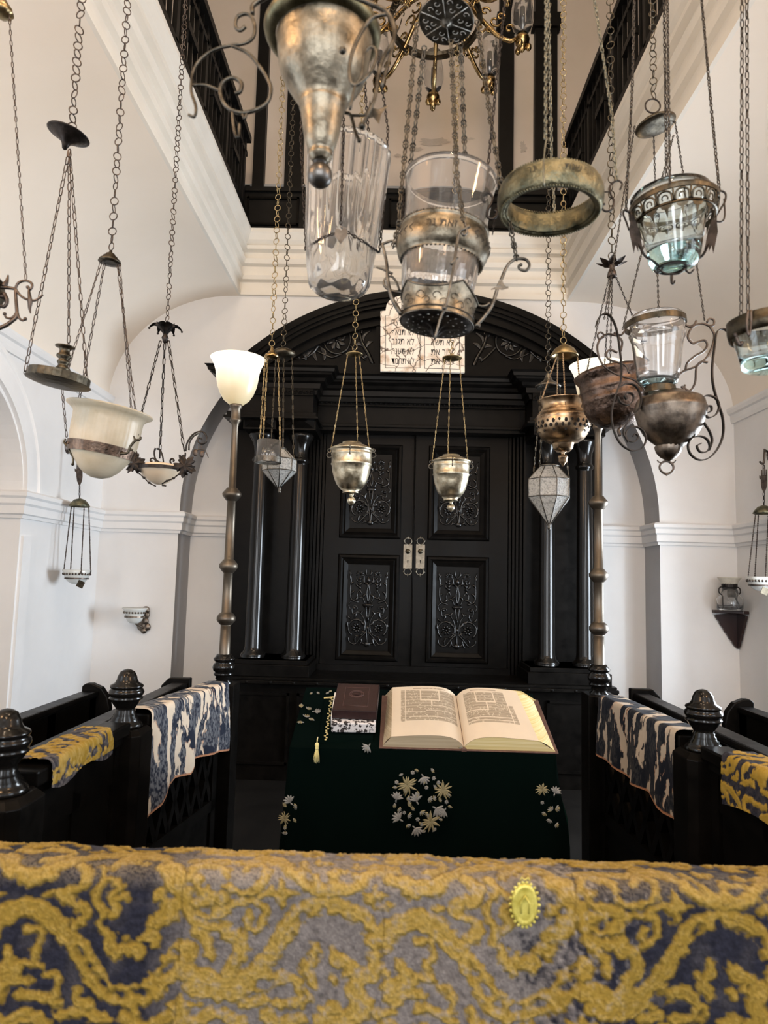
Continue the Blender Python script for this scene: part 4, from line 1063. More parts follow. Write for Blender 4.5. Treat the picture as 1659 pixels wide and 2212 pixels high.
def toile(seed, base, ink, mid, orange):
    def fn(U, q, di):
        x = U * 27; y = q * 9.5
        warp = fbm(x * 1.5, y * 1.5, seed, 3) * 1.6
        a = fbm(x * 1.1 + warp, y * .9 + 3 + warp * .4, seed + 1, 4); fine = fbm(U * 160, q * 90, seed + 2, 3); lob = np.sin(U * 38 + 4 * fbm(U * 6, q * 6, seed + 5, 2) * 3 + q * 5)
        leafy = a + .06 * lob + .08 * fbm(U * 55, q * 45, seed + 3, 2)
        m = np.clip((leafy + .108) / .015, 0, 1)
        blk = np.clip((fbm(U * 12 + 8, q * 10, seed + 6, 3) - .09) / .03, 0, 1) * m
        c = lerp(base, mid, m[..., None]) ; tex = np.clip(.5 + fine * 4, 0, 1)
        c = lerp(c, lerp(ink, mid * 1.3, tex[..., None]), m[..., None]); c = lerp(c, ink, blk[..., None])
        edge = np.exp(-((leafy + .108) / .006) ** 2) * (fbm(U * 9, q * 9, seed + 9, 2) > .02)
        c = lerp(c, orange, np.clip(edge, 0, 1)[..., None] * .7)
        tot = q.max(axis=1, keepdims=True); hem = np.clip((q - tot + .010) / .004, 0, 1); c = lerp(c, orange * .8, hem[..., None])
        return c, .0012 * fine + .001 * m
    return fn
CREAM = np.array((.66, .56, .44)); INKB = np.array((.015, .02, .035)); MIDB = np.array((.165, .175, .195)); OR3 = np.array((.50, .24, .13))
TO = attr_mat('printed_cotton', .9, .05, 900, .3, .1)
def dropL(s): return float(np.interp(s, [0, .05, .14, .2, .3, .42, .5, .7, 1], [.40, .385, .36, .30, .29, .30, .26, .27, .30]))
def dropR(s): return float(np.interp(s, [0, .12, .3, .5, .75, 1], [.30, .30, .26, .27, .25, .25]))
LL = (V((*POSTS['L2'], 0)) - V((*POSTS['L3'], 0))).length
rail_drape('side_drape', 'L2', 'L3', dropL, lambda s: .10, .09, LL - .07, TO, toile(40, CREAM * .95, INKB, MIDB * .62, OR3), 'grey-blue and cream printed cloth over the left rail of the platform', 1, 260, 150, .011)
rail_drape('side_drape', 'R2', 'R3', dropR, lambda s: .10, .09, LL - .06, TO, toile(60, CREAM * .72, INKB * .55, MIDB * .16, OR3), 'black-navy and cream printed cloth over the right rail of the platform', -1, 260, 140, .009)
rail_drape('rail_drape', 'L1', 'L2', lambda s: .055 + .012 * math.sin(9 * s), lambda s: .09, .14, .55, BROC, yelfn(2600, 1), 'short yellow and grey brocade over the left rail between two finials', 1, 240, 120, .004)
rail_drape('rail_drape', 'R1', 'R2', lambda s: .13 + .015 * math.sin(7 * s), lambda s: .09, .02, .56, BROC, yelfn(2600, 4, .3, 1.25), 'bright yellow and navy brocade over the right rail behind the big post', -1, 240, 130, .006)

# ============================================================ reading desk, velvet cloth and books
TY0, TY1 = 2.45, 2.86; TZ0, TZ1 = H - .578, H - .437
TX0, TX1 = -.352, .56
th = math.atan2(TZ1 - TZ0, TY1 - TY0); E1 = V((1, 0, 0)); E2 = V((0, math.cos(th), math.sin(th))); E3 = V((0, -math.sin(th), math.cos(th)))
def TB(u, v, h): return V((0, TY0, TZ0)) + E1 * u + E2 * v + E3 * h
desk = thing('reading_desk', (.1, 2.7, 0), 'dark sloped reading desk hidden under the green velvet cloth', 'desk')
mb = MB(); mb.bx(TX0 + .03, TX1 - .03, 2.5, 3.0, .1, TZ0 - .06); mb.build('body', EB, desk)
mb = MB(); mb.add([TB(TX0 + .01, .01, -.045), TB(TX1 - .01, .01, -.045), TB(TX1 - .01, .42, -.045), TB(TX0 + .01, .42, -.045), TB(TX0 + .01, .01, -.012), TB(TX1 - .01, .01, -.012), TB(TX1 - .01, .42, -.012), TB(TX0 + .01, .42, -.012)],
       [(0, 3, 2, 1), (4, 5, 6, 7), (0, 1, 5, 4), (1, 2, 6, 5), (2, 3, 7, 6), (3, 0, 4, 7)], False); mb.build('desk_top', EB, desk)
VEL = nodes_mat('green_velvet')
VM, nt, b = VEL
b.inputs['Base Color'].default_value = (.0004, .0028, .0023, 1); b.inputs['Roughness'].default_value = .9; b.inputs['Specular IOR Level'].default_value = .03
b.inputs['Sheen Weight'].default_value = .02; b.inputs['Sheen Roughness'].default_value = .3; b.inputs['Sheen Tint'].default_value = (.1, .8, .65, 1)
cl = thing('velvet_cloth', (.1, TY0, TZ0), 'dark green velvet cloth with embroidered gold and silver flowers draped over the reading desk', 'cloth')
# skirt outline: front with slight flare, both sides
def ring(zf_, t):
    """outline of the cloth at fraction t (0 = desk edge, 1 = hem)"""
    pts = []; n = 60; fl = .055 * t
    zt = lambda y: TZ0 + (y - TY0) / (TY1 - TY0) * (TZ1 - TZ0)
    seq = []
    for i in range(16): q = 1 - i / 15; seq.append((TX0 - fl * 1.1, TY0 + (TY1 - TY0) * q, -1, 0))
    for i in range(1, n): q = i / n; seq.append((TX0 + (TX1 - TX0) * q, TY0 - fl * .6, 0, -1))
    for i in range(16): q = i / 15; seq.append((TX1 + fl * 1.3, TY0 + (TY1 - TY0) * q, 1, 0))
    out = []
    for k, (x, y, ax, ay) in enumerate(seq):
        wv = .016 * t * (math.sin(k * .62) + .6 * math.sin(k * .27 + 1)); 
        z0 = zt(min(max(y, TY0), TY1)); z = z0 + (.16 - z0) * t
        if ax > 0: y2 = (y - TY0) / (TY1 - TY0); x += .05 * math.exp(-((t - .35) / .16) ** 2) * (.3 + .7 * math.sin(PI * min(1, y2 * 1.6)))
        out.append(V((x + ax * wv, y + ay * wv, z)))
    return out
mb = MB(); mb.grid([ring(0, t) for t in np.linspace(0, 1, 14)]); mb.build('skirt', VM, cl)
mb = MB(); mb.grid([[TB(u, v, .004 * math.sin(u * 40) * math.sin(v * 30) * .5) for u in np.linspace(TX0, TX1, 30)] for v in np.linspace(0, (TY1 - TY0) / math.cos(th), 14)]); mb.build('top_panel', VM, cl)
# embroidery
EMS = principled('silver_thread', (.20, .20, .19), .5, .2); EMG = principled('gold_thread', (.22, .19, .10), .5, .2)
er = random.Random(11)
def petal(mb, Q, a, l, w, bend=.2):
    """Q(u,v,h) surface; small raised petal"""
    n = 5; ca, sa = math.cos(a), math.sin(a); P = []
    for i in range(n + 1):
        q = i / n; ox = l * q; oy = bend * l * q * q; ww = 1.55 * w * math.sin(PI * (.08 + .88 * q)) ** .8
        f = lambda s_, h: Q(ca * ox - sa * (oy + s_ * ww), sa * ox + ca * (oy + s_ * ww), h)
        P.append([f(-1, .0005), f(0, .0038), f(1, .0005)])
    mb.grid(P)
def bloom(mbs, Q0, x, y, r, kind):
    Q = lambda u, v, h: Q0(x + u, y + v, h)
    a0 = er.uniform(0, 6.28)
    if kind == 'daisy':
        for k in range(13): petal(mbs[1], Q, a0 + k * 2 * PI / 13, r * er.uniform(.85, 1.15), r * .075, er.uniform(-.3, .3))
    elif kind == 'tulip':
        for k in range(6): petal(mbs[0], Q, a0 + (k - 2.5) * .33, r * (1.2 - .08 * abs(k - 2.5)), r * .13, (k - 2.5) * .12)
        petal(mbs[0], Q, a0 + PI, r * .5, r * .08)
    elif kind == 'star':
        for k in range(6): petal(mbs[0], Q, a0 + k * PI / 3, r * .5, r * .13, 0)
    else:
        for k in range(5): petal(mbs[er.randint(0, 1)], Q, a0 + (k - 2) * .5, r * .7, r * .1, .3)
def patch(items, Q, name='embroidery'):
    mbs = (MB(), MB())
    for (x, y, r, kd) in items: bloom(mbs, Q, x, y, r, kd)
    for mb, mt, nm in zip(mbs, (EMS, EMG), ('silver', 'gold')):
        if mb.v: o = mb.build('embroidery', mt, cl); o['label'] = nm + ' thread embroidery'
cm = W(912, 1727, TY0 - .03); kf = K(TY0 - .03)
Qf = lambda u, v, h: V((cm.x + u, TY0 - .024 - .035 * ((TZ0 - (cm.z + v)) / (TZ0 - .16)) * 1.0 - .012 - h, cm.z + v))
R_ = 60 * kf; its = []
pts = []
for (px, py, r, kd) in ((880, 1697, 20, 'daisy'), (955, 1705, 18, 'daisy'), (930, 1768, 20, 'daisy'), (913, 1680, 14, 'tulip'), (900, 1728, 15, 'tulip'), (940, 1742, 16, 'tulip'), (858, 1726, 14, 'tulip'), (866, 1765, 15, 'tulip'), (898, 1782, 14, 'tulip'), (958, 1745, 13, 'tulip'),
                        (891, 1672, 9, 'star'), (935, 1682, 9, 'star'), (920, 1701, 9, 'star'), (858, 1692, 9, 'star'), (962, 1728, 9, 'star'), (903, 1764, 9, 'star'), (868, 1679, 8, 'leaf'), (882, 1735, 12, 'leaf'), (910, 1748, 12, 'leaf'), (883, 1756, 11, 'leaf'), (925, 1722, 12, 'leaf'), (946, 1725, 9, 'leaf'), (882, 1775, 10, 'leaf'),
                        (915, 1790, 10, 'leaf'), (930, 1668, 9, 'leaf'), (950, 1765, 8, 'leaf'), (862, 1745, 10, 'leaf'), (880, 1722, 10, 'leaf'), (936, 1701, 9, 'leaf'), (905, 1715, 12, 'leaf'), (873, 1710, 9, 'leaf'), (925, 1752, 11, 'leaf'), (890, 1745, 10, 'leaf'), (852, 1738, 9, 'leaf'), (945, 1690, 9, 'star'), (908, 1775, 10, 'leaf'), (875, 1752, 8, 'star'), (934, 1722, 10, 'leaf'), (900, 1665, 8, 'leaf'), (968, 1712, 8, 'leaf'), (855, 1705, 9, 'leaf'), (940, 1785, 9, 'leaf'), (918, 1690, 8, 'leaf'), (970, 1735, 8, 'leaf')):
    its.append(((px - 912) * kf, (1727 - py) * kf, r * kf, kd))
patch(its, Qf)
def spray(px, py, items, Yd, dy=0):
    c = W(px, py, Yd); q = lambda u, v, h: V((c.x + u, Yd - h + dy, c.z + v)); patch([((a - px) * K(Yd), (py - b_) * K(Yd), r * K(Yd), kd) for (a, b_, r, kd) in items], q)
spray(1190, 1740, [(1172, 1708, 14, 'daisy'), (1198, 1715, 13, 'tulip'), (1172, 1735, 8, 'star'), (1192, 1750, 13, 'leaf'), (1200, 1745, 12, 'leaf'), (1178, 1755, 10, 'leaf'), (1188, 1768, 11, 'leaf'), (1199, 1778, 10, 'leaf')], TY0 - .05)
spray(622, 1760, [(626, 1735, 14, 'tulip'), (612, 1742, 10, 'leaf'), (615, 1768, 13, 'daisy'), (614, 1785, 10, 'leaf'), (617, 1800, 10, 'leaf'), (640, 1742, 11, 'leaf'), (634, 1772, 9, 'leaf')], TY0 - .05)
def sp_top(items):
    def q(u, v, h): return TB(u, v, .006 + h)
    its = []
    for (px, py, r, kd) in items:
        # solve position on the sloped top
        lo, hi = TY0, TY1
        for _ in range(30):
            m = (lo + hi) / 2; p = W(px, py, m)
            if p.z > TZ0 + (m - TY0) / (TY1 - TY0) * (TZ1 - TZ0) : lo = m
            else: hi = m
        p = W(px, py, lo); its.append((p.x, (lo - TY0) / math.cos(th), r * K(lo), kd))
    patch(its, q)
sp_top([(655, 1528, 12, 'leaf'), (664, 1535, 12, 'leaf'), (680, 1540, 11, 'tulip'), (660, 1552, 13, 'leaf'), (676, 1556, 12, 'leaf'), (650, 1562, 12, 'leaf'), (690, 1500, 8, 'leaf'), (670, 1501, 7, 'leaf'), (705, 1500, 8, 'leaf'), (716, 1497, 7, 'leaf')])
spray(796, 1617, [(796, 1612, 13, 'tulip'), (790, 1616, 9, 'leaf')], TY0 - .012); spray(995, 1612, [(995, 1612, 8, 'leaf')], TY0 - .012)
def on_top(px, py):
    lo, hi = TY0 - .1, TY1 + .1
    for _ in range(40):
        m = (lo + hi) / 2; p = W(px, py, m)
        if p.z > TZ0 + (m - TY0) / (TY1 - TY0) * (TZ1 - TZ0): lo = m
        else: hi = m
    p = W(px, py, lo); return p.x, (lo - TY0) / math.cos(th)
# small velvet cover under the small books, with gold edging and tassel
c1 = on_top(688, 1605); c2 = on_top(806, 1600); c3 = on_top(806, 1518); c4 = on_top(702, 1515)
sc = thing('velvet_cover', TB(c1[0], c1[1], .01), 'small green velvet cover with gold trim lying under the two stacked books', 'cover')
mb = MB(); rows = []
for i in range(12):
    q = i / 11; a = (lerp(c1[0], c4[0], q), lerp(c1[1] + .004, c4[1], q)); b2 = (lerp(c2[0], c3[0], q), lerp(c2[1] + .004, c3[1], q))
    rows.append([TB(lerp(a[0], b2[0], p), lerp(a[1], b2[1], p), .008 + .006 * math.exp(-((p) / .12) ** 2)) for p in np.linspace(0, 1, 16)])
front = [[TB(r.x - 0, (r - V((0, TY0, TZ0))).dot(E2) - .002, .0015) if False else r + V((0, -.004, -.012)) for r in rows[0]]]
mb.grid(front + rows); mb.build('cloth', VM, sc)
mb = MB()
for k in range(26):
    q = k / 25; p = lerp(V((c1[0] + .025, c1[1], 0)), V((c4[0] + .025, c4[1], 0)), q); mb.ell(TB(p.x + .004 * math.sin(k * 2.4), p.y, .014), (.0045, .005, .003), su=6, sv=4)
for k in range(10):
    p = lerp(V((c4[0], c4[1], 0)), V((c4[0] + .04, c4[1] + .01, 0)), k / 9); mb.ell(TB(p.x, p.y, .014), (.005, .005, .004), su=6, sv=4)
mb.build('gold_trim', principled('gold_braid', (.62, .50, .22), .4, .4), sc)
# tassel hanging over the front edge
tp = W(685, 1603, TY0 - .02); k_ = K(TY0 - .02); tmat = principled('yellow_silk', (.72, .62, .25), .5, 0, .3, Sheen_Weight=.5)
tsl = thing('tassel', tp, 'pale yellow silk tassel hanging over the front edge of the desk', 'tassel')
mb = MB(); mb.lathe([(0, 0), (3.5 * k_, -2 * k_), (4.5 * k_, -6 * k_), (3.5 * k_, -10 * k_), (4 * k_, -13 * k_), (3.6 * k_, -15 * k_), (0, -15 * k_)], 12, c=tp)
mb.tube([tp + V((0, .02, .012)), tp + V((0, .0, .004)), tp], .0018, 5); mb.build('knot', tmat, tsl)
mb = MB()
for k in range(46):
    a = er.uniform(0, 2 * PI); r = er.uniform(.2, 1); p0 = tp + V((2.6 * k_ * r * math.cos(a), 2.6 * k_ * r * math.sin(a), -14 * k_)); p1 = tp + V((7.5 * k_ * r * math.cos(a), 5 * k_ * r * math.sin(a), -(38 + er.uniform(-4, 6)) * k_))
    mb.tube([p0, (p0 + p1) / 2 + V((k_ * er.uniform(-1, 1), 0, 0)), p1], .0011, 4)
mb.build('fringe', tmat, tsl)

# ---- stacked books
def block(mb, u0, u1, v0, v1, h0, h1, rot=0, c=None, sk=0):
    c = c or ((u0 + u1) / 2, (v0 + v1) / 2); P = []
    for h in (h0, h1):
        for (u, v) in ((u0, v0), (u1, v0), (u1, v1), (u0, v1)):
            du, dv = u - c[0], v - c[1]; P.append(TB(c[0] + du * math.cos(rot) - dv * math.sin(rot) + sk * h, c[1] + du * math.sin(rot) + dv * math.cos(rot), h))
    mb.add(P, [(0, 3, 2, 1), (4, 5, 6, 7), (0, 1, 5, 4), (1, 2, 6, 5), (2, 3, 7, 6), (3, 0, 4, 7)], False); return mb
def pagemat(name, c1=(.30, .245, .16), c2=(.44, .37, .26), axis=2):
    m, nt, b = nodes_mat(name); tc = N(nt, 'ShaderNodeTexCoord'); mp = N(nt, 'ShaderNodeMapping'); mp.inputs['Scale'].default_value = (2, 2, 420); mp.inputs['Rotation'].default_value = (-th if axis == 2 else 0, 0, 0)
    nz = N(nt, 'ShaderNodeTexNoise', Scale=1, Detail=3); nt.links.new(tc.outputs['Object'], mp.inputs[0]); nt.links.new(mp.outputs[0], nz.inputs['Vector'])
    cr = N(nt, 'ShaderNodeValToRGB'); cr.color_ramp.elements[0].color = (*c1, 1); cr.color_ramp.elements[1].color = (*c2, 1); cr.color_ramp.elements[0].position = .35; cr.color_ramp.elements[1].position = .65
    nt.links.new(nz.outputs['Fac'], cr.inputs[0]); nt.links.new(cr.outputs[0], b.inputs['Base Color']); b.inputs['Roughness'].default_value = .8; b.inputs['Specular IOR Level'].default_value = .1
    return m
PG = pagemat('page_edges')
p1 = on_top(714, 1592); p2 = on_top(812, 1590)
UB0, UB1 = p1[0], p2[0] - .003; VB0 = p1[1] + .008
marb = mottled('black_on_white_marbled_cloth', (.60, .59, .60), (.03, .025, .025), 70, (.5, .6), 0, .1, 3, (.50, .53), .001, .3)
bk = thing('marbled_book', TB((UB0 + UB1) / 2, VB0, .014), 'white book with black marbled pattern lying under the brown leather book', 'book')
mb = block(MB(), UB0, UB1, VB0, VB0 + .20, .014, .052, .02); mb.build('cover', marb, bk, bevel=.004)
mb = block(MB(), UB0 - .004, UB0 + .01, VB0 + .03, VB0 + .205, .018, .06, .02); mb.build('page_block', principled('white_paper', (.78, .76, .72), .8), bk)
LEA = mottled('brown_leather', (.017, .008, .008), (.032, .014, .013), 60, (.38, .5), 0, .3, 5, (.3, .7), .001, .4)
bk = thing('leather_book', TB((UB0 + UB1) / 2, VB0, .054), 'dark brown leather book with an embossed round emblem, topmost of the small stack', 'book')
cc = ((UB0 + UB1) / 2, VB0 + .12)
mb = block(MB(), UB0 + .004, UB1 + .006, VB0 + .022, VB0 + .225, .084, .088, -.02, cc); block(mb, UB0 + .004, UB1 + .006, VB0 + .022, VB0 + .225, .054, .058, -.02, cc); block(mb, UB1 + .001, UB1 + .006, VB0 + .022, VB0 + .225, .054, .088, -.02, cc)
block(mb, UB0 + .004, UB1 + .006, VB0 + .022, VB0 + .027, .054, .088, -.02, cc); mb.build('cover', LEA, bk, bevel=.002)
mb = block(MB(), UB0 + .008, UB1 + .001, VB0 + .028, VB0 + .22, .058, .084, -.02, cc); mb.build('page_block', principled('cream_paper', (.78, .72, .62), .8), bk)
mb = MB(); q = [(UB0 + .038, VB0 + .055), (UB1 - .030, VB0 + .055), (UB1 - .030, VB0 + .195), (UB0 + .038, VB0 + .195)]; mb.tube([TB(*a, .0885) for a in q], .0012, 4, closed=True)
ce = ((UB0 + UB1) / 2 + .004, VB0 + .145)
for r in (.026, .020): mb.tube([TB(ce[0] + r * math.cos(a), ce[1] + r * math.sin(a), .0885) for a in np.linspace(0, 2 * PI, 25)[:-1]], .0014, 4, closed=True)
mb.ell(TB(ce[0], ce[1], .0885), (.010, .012, .001)); mb.build('embossing', mottled('embossed_leather', (.05, .022, .02), (.08, .035, .03), 60, (.3, .4), 0, .1), bk)

# ---- large open book
c1 = on_top(822, 1606); c2 = on_top(1197, 1612)
bw = (c2[0] - c1[0]); ug = W(1003, 1605, TY0).x; VL = .355; vb = .012
ob = thing('open_book', TB(ug, vb, .01), 'large open book with dense printed Hebrew pages and yellowed page edges on the green velvet', 'book')
UL, UR = c1[0] + .002, c2[0] - .002
def page_h(q):  # q 0 gutter .. 1 fore edge of the top page
    return .012 + .044 * (1 - math.exp(-q * 9)) * (1 - .25 * q) + .004 * math.sin(PI * q)
LW = ug - (UL + .035); RWd = (UR - .062) - ug
def pagegrid(sgn, Wd, extra):
    nu, nv = 150, 170; u = np.linspace(0, 1, nu); v = np.linspace(0, 1, nv); P = np.zeros((nu, nv, 3)); 
    for i, q in enumerate(u):
        for j, r in enumerate(v):
            wd = Wd - (.0 if sgn < 0 else .022 * r) ; p = TB(ug + sgn * q * wd, vb + r * VL, page_h(q)); P[i, j] = p
    U, Vv = np.meshgrid(u, v, indexing='ij')
    if sgn > 0: X = U * 8.0           # distance from the gutter, arbitrary units
    else: X = U * 8.0
    Yt = 1 - Vv                        # 0 top .. 1 bottom
    rng = np.random.RandomState(5 + sgn)
    txt = np.zeros_like(U)
    def blk(x0, x1, y0, y1, dens=1.0):
        nonlocal txt
        inside = (U > x0) & (U < x1) & (Yt > y0) & (Yt < y1)
        txt = np.where(inside, dens, txt)
    def gap(x0, x1, y0, y1):
        nonlocal txt
        txt = np.where((U > x0) & (U < x1) & (Yt > y0) & (Yt < y1), 0, txt)
    # main block and the white channels between the columns
    a = .06 if sgn < 0 else .10; b_ = .80 if sgn < 0 else .76
    blk(a, b_, .085, .72); blk(b_ + .01 if sgn < 0 else b_ - .0, b_ + .07, (.085 if sgn < 0 else .36), .73, .95)
    blk(a + .12, b_ - .12, .035, .06, 1.0)
    m0, m1 = (.28, .56) if sgn < 0 else (.27, .56)
    for (x0, x1, y0, y1) in ((m0, m0 + .02, .10, .31), (m1, m1 + .02, .10, .31), (m0, m1 + .02, .295, .315), (m0, m1 + .02, .085, .10)): gap(x0, x1, y0, y1)
    if sgn < 0:
        for g in ((.40, .42, .31, .42), (.06, .42, .405, .42), (.5, .82, .535, .55), (.06, .5, .51, .525), (.06, .75, .64, .655), (.795, .81, .0, 1)): gap(*g)
    else:
        for g in ((.42, .44, .31, .48), (.10, .44, .465, .48), (.1, .76, .61, .622), (.1, .80, .67, .682), (.75, .765, .0, 1)): gap(*g)
    lines = (np.sin(Yt * 2 * PI * 46) > -.55)
    cell = rng.rand(400, 400); word = cell[(U * 75).astype(int) % 400, (Yt * 46).astype(int) % 400] > .12
    t_ = txt * np.where(lines & word, 1, .35)
    paper = np.array((.60, .525, .42)); ink = np.array((.19, .155, .11)); c = lerp(paper, ink, (t_ * .85)[..., None]); c = c * (1 - .06 * fbm(U * 9, Vv * 9, 3, 3)[..., None])
    return P, c
PM = attr_mat('printed_paper', .75, 0, 200, .05, .15)
for sgn, Wd in ((-1, LW), (1, RWd)):
    P, c = pagegrid(sgn, Wd, 0); o = grid_mesh('printed_page', P, c, PM, ob)
for sgn, Wd, UE in ((-1, LW, UL + .006), (1, RWd, UR - .004)):
    mb = MB(); n = 24; topp = []; bot = []
    for i in range(n + 1):
        q = i / n; u = ug + sgn * q * Wd; topp.append((u, page_h(q) - .0008))
    topp.append((UE, .008)); 
    for v_, nm in ((vb, 0), (vb + VL, 1)):
        for A, B in zip(topp, topp[1:]):
            mb.add([TB(A[0], v_, A[1]), TB(B[0], v_, B[1]), TB(B[0], v_, .006), TB(A[0], v_, .006)], [(0, 1, 2, 3)], False)
    A = topp[-2]; mb.grid([[TB(lerp(A[0] - (.022 * r if sgn > 0 else 0), UE - .01 * r * sgn, q), vb + r * VL, lerp(A[1], .006, q) + .006 * math.sin(PI * q)) for r in (0, .5, 1)] for q in np.linspace(0, 1, 6)])
    mb.build('page_block', PG if sgn < 0 else pagemat('yellowed_page_edges', (.52, .42, .18), (.66, .58, .34)), ob)
mb = MB(); block(mb, UL - .006, ug - .008, vb - .008, vb + VL + .008, .002, .006); block(mb, ug + .008, UR + .006, vb - .008, vb + VL + .008, .002, .006)
mb.tube([TB(ug, vb - .008, .004), TB(ug, vb + VL + .008, .004)], .010, 8); mb.build('cover', mottled('worn_brown_board', (.07, .035, .028), (.12, .065, .05), 40, (.5, .6), 0, .2), ob, bevel=.0015)
# ============================================================ hanging lamps
def ceilz(x):
    if OL < x < OR_: return ZTOP
    X0, X1 = (XL, OL) if x <= OL else (XR, OR_)
    c = max(0, min(1, (x - X1) / (X0 - X1))) ** (1 / .92); return ZS + (ZC0 - ZS) * math.sin(math.acos(c)) ** 1.05
def ax(mb, cx, pr, D, prof, mat=None, seg=32, tilt=0, tiltx=0, mod=None, smooth_=True):
    """lathe whose profile is read from the photograph: (radius px, height px) at depth D around x = cx"""
    c = W(cx, pr, D); k = K(D)
    R = Matrix.Rotation(tilt, 3, 'Y') @ Matrix.Rotation(tiltx, 3, 'X')
    mb.lathe([(r * k, W(cx, p, D).z - c.z) for r, p in prof], seg, R, mod, c, smooth_); return mb
def tr(mb, pts, D, r, seg=6, org=(0, 0), sc=1, flat=None, closed=False, k=5, dy=None):
    """bent rod traced from the photograph; dy = extra depth at the far end"""
    n = len(pts); P = []
    for i, p in enumerate(pts):
        d = D + (0 if dy is None else dy * i / (n - 1)); P.append(W(org[0] + p[0] / sc, org[1] + p[1] / sc, d))
    P = smooth(P, k, closed); m = len(P)
    if isinstance(r, tuple): rr = [(r[0] + (r[1] - r[0]) * i / (m - 1)) * K(D) for i in range(m)]
    else: rr = r * K(D)
    if flat: mb.tube(P, 1, flat=(flat[0] * K(D), flat[1] * K(D)), nrm=(0, 1, 0), closed=closed)
    else: mb.tube(P, rr, seg, closed=closed)
    return mb
def ch(t, mat, p0, p1, L, w, r, ring=False, name='chain', sag=0):
    """p = (px, py, D); L, w, r in pixels at the mean depth"""
    D = (p0[2] + p1[2]) / 2; mb = MB(); chain(mb, W(*p0), W(*p1), L * K(D), w * K(D), r * K(D), ring, 4, sag); return mb.build(name, mat, t)
def hang(t, mat, px, py, D, L, w, r, ring=True, wire=.0015):
    """chain going straight up from (px,py) to the ceiling"""
    a = W(px, py, D); zt = ceilz(a.x); zv = H + 1400 / 1500 * D
    b = V((a.x, a.y, min(zt, max(zv, a.z + .05)))); mb = MB(); chain(mb, a, b, L * K(D), w * K(D), r * K(D), ring); mb.build('chain', mat, t)
    if b.z < zt - .01: mb = MB(); mb.tube([b, V((b.x, b.y, zt))], .003, 5); mb.build('hanging_rod', M['iron'], t)
def lamp(name, px, py, D, label, cat='hanging lamp'): return thing(name, W(px, py, D), label, cat)
def ring_(mb, c, R, r, M3=None, n=20, seg=6):
    M3 = M3 or Matrix.Identity(3); mb.tube([c + M3 @ V((R * math.cos(2 * PI * k / n), 0, R * math.sin(2 * PI * k / n))) for k in range(n)], r, seg, closed=True); return mb

# ---- far left: bracket lamp half outside the picture
D = 1.6; t = lamp('bracket_lamp', -40, 640, D, 'dark brass scroll-armed lamp cut off by the left edge, hung from a fine chain', 'hanging lamp')
s_ = dict(org=(0, 580), sc=7.9); mb = MB()
tr(mb, [(265, 345), (300, 262), (380, 215), (470, 212), (540, 255), (548, 312), (515, 358), (480, 325)], D, 3, **s_)
tr(mb, [(265, 345), (300, 400), (360, 470), (440, 520), (520, 540), (600, 545), (660, 505), (735, 450)], D, (3.4, 2.2), **s_)
tr(mb, [(265, 345), (275, 560), (290, 750), (270, 840), (200, 900), (100, 970), (-60, 1040)], D, (3.4, 5), **s_)
tr(mb, [(285, 760), (240, 820), (180, 850), (110, 840), (80, 790)], D, (3.5, 2.4), **s_); tr(mb, [(295, 760), (330, 850), (390, 885), (430, 860)], D, (3.5, 2.4), **s_)
tr(mb, [(-80, 300), (40, 320), (150, 330), (265, 345)], D, (5, 3.4), **s_); tr(mb, [(60, 300), (115, 220), (140, 110)], D, (7, 1.6), **s_)
tr(mb, [(60, 420), (110, 520), (110, 600), (60, 660), (20, 640)], D, (6, 2.6), **s_); tr(mb, [(-60, 470), (60, 480), (140, 530)], D, (7, 3), **s_)
for (x, y) in ((80, 775), (432, 860), (20, 640), (475, 320)): mb.ell(W(x / 7.9, 580 + y / 7.9, D), 4.2 * K(D))
tr(mb, [(495, 350), (500, 430), (515, 540)], D, (2.4, 5), **s_)
tr(mb, [(515, 530), (512, 600), (505, 680), (520, 765)], D, (7, 1.5), **s_)
mb.build('scroll_arm', M['iron_brown'], t)
mb = MB(); ax(mb, -42, 640, D, [(0, 680), (20, 676), (40, 660), (50, 635), (46, 625), (48, 610), (40, 600), (0, 600)]); mb.build('font', M['brass_dark'], t)
mb = MB(); ax(mb, -42, 700, D, [(0, 730), (18, 722), (30, 712), (34, 702), (26, 694), (12, 690), (0, 690)]); mb.build('drip_cup', M['brass_green'], t)
ch(t, M['iron_brown'], (56, 604, D), (20, 30, D), 16, 7, 1.1)
mb = MB(); ax(mb, 4, 15, D, [(0, 34), (14, 33), (26, 28), (24, 20), (14, 8), (6, -4), (0, -6)], mod=lambda a, i, z: 1 + .05 * math.cos(10 * a)); mb.build('canopy', M['brass'], t)
hang(t, M['iron_brown'], 4, -6, D, 16, 8, 1.2, False)

# ---- candle pan
D = 1.9; CM = M['iron_brown']; t = lamp('candle_pan', 126, 846, D, 'round dark brass pan with one turned candle socket hung on three chains, upper left', 'hanging candle holder')
mb = MB(); ax(mb, 148, 290, D, [(0, 287), (20, 286), (40, 288), (46, 289), (47, 290.5), (44, 292), (38, 292.5), (36, 295), (30, 296), (28, 299), (22, 300.5), (19, 304), (12, 307), (8, 314), (5, 322), (0, 325)], tilt=.20); mb.build('canopy', M['iron'], t)
for p1 in ((54, 803, D), (148, 815, D + .05), (187, 812, D - .0)): ch(t, CM, (150, 322, D), p1, 22, 9.5, 1.3)
hang(t, CM, 155, 282, D, 23, 22, 1.5)
mb = MB(); T = .13
ax(mb, 126, 824, D, [(0, 836), (30, 835), (48, 832), (68, 827), (69, 825.5), (65, 825), (65, 808), (63.5, 808), (63.5, 824), (0, 826)], tilt=T, seg=24, smooth_=False)
ring_(mb, W(55, 805, D), 4 * K(D), 1 * K(D)); ring_(mb, W(187, 815, D), 3 * K(D), 1 * K(D)); mb.build('pan', M['brass_dark'], t)
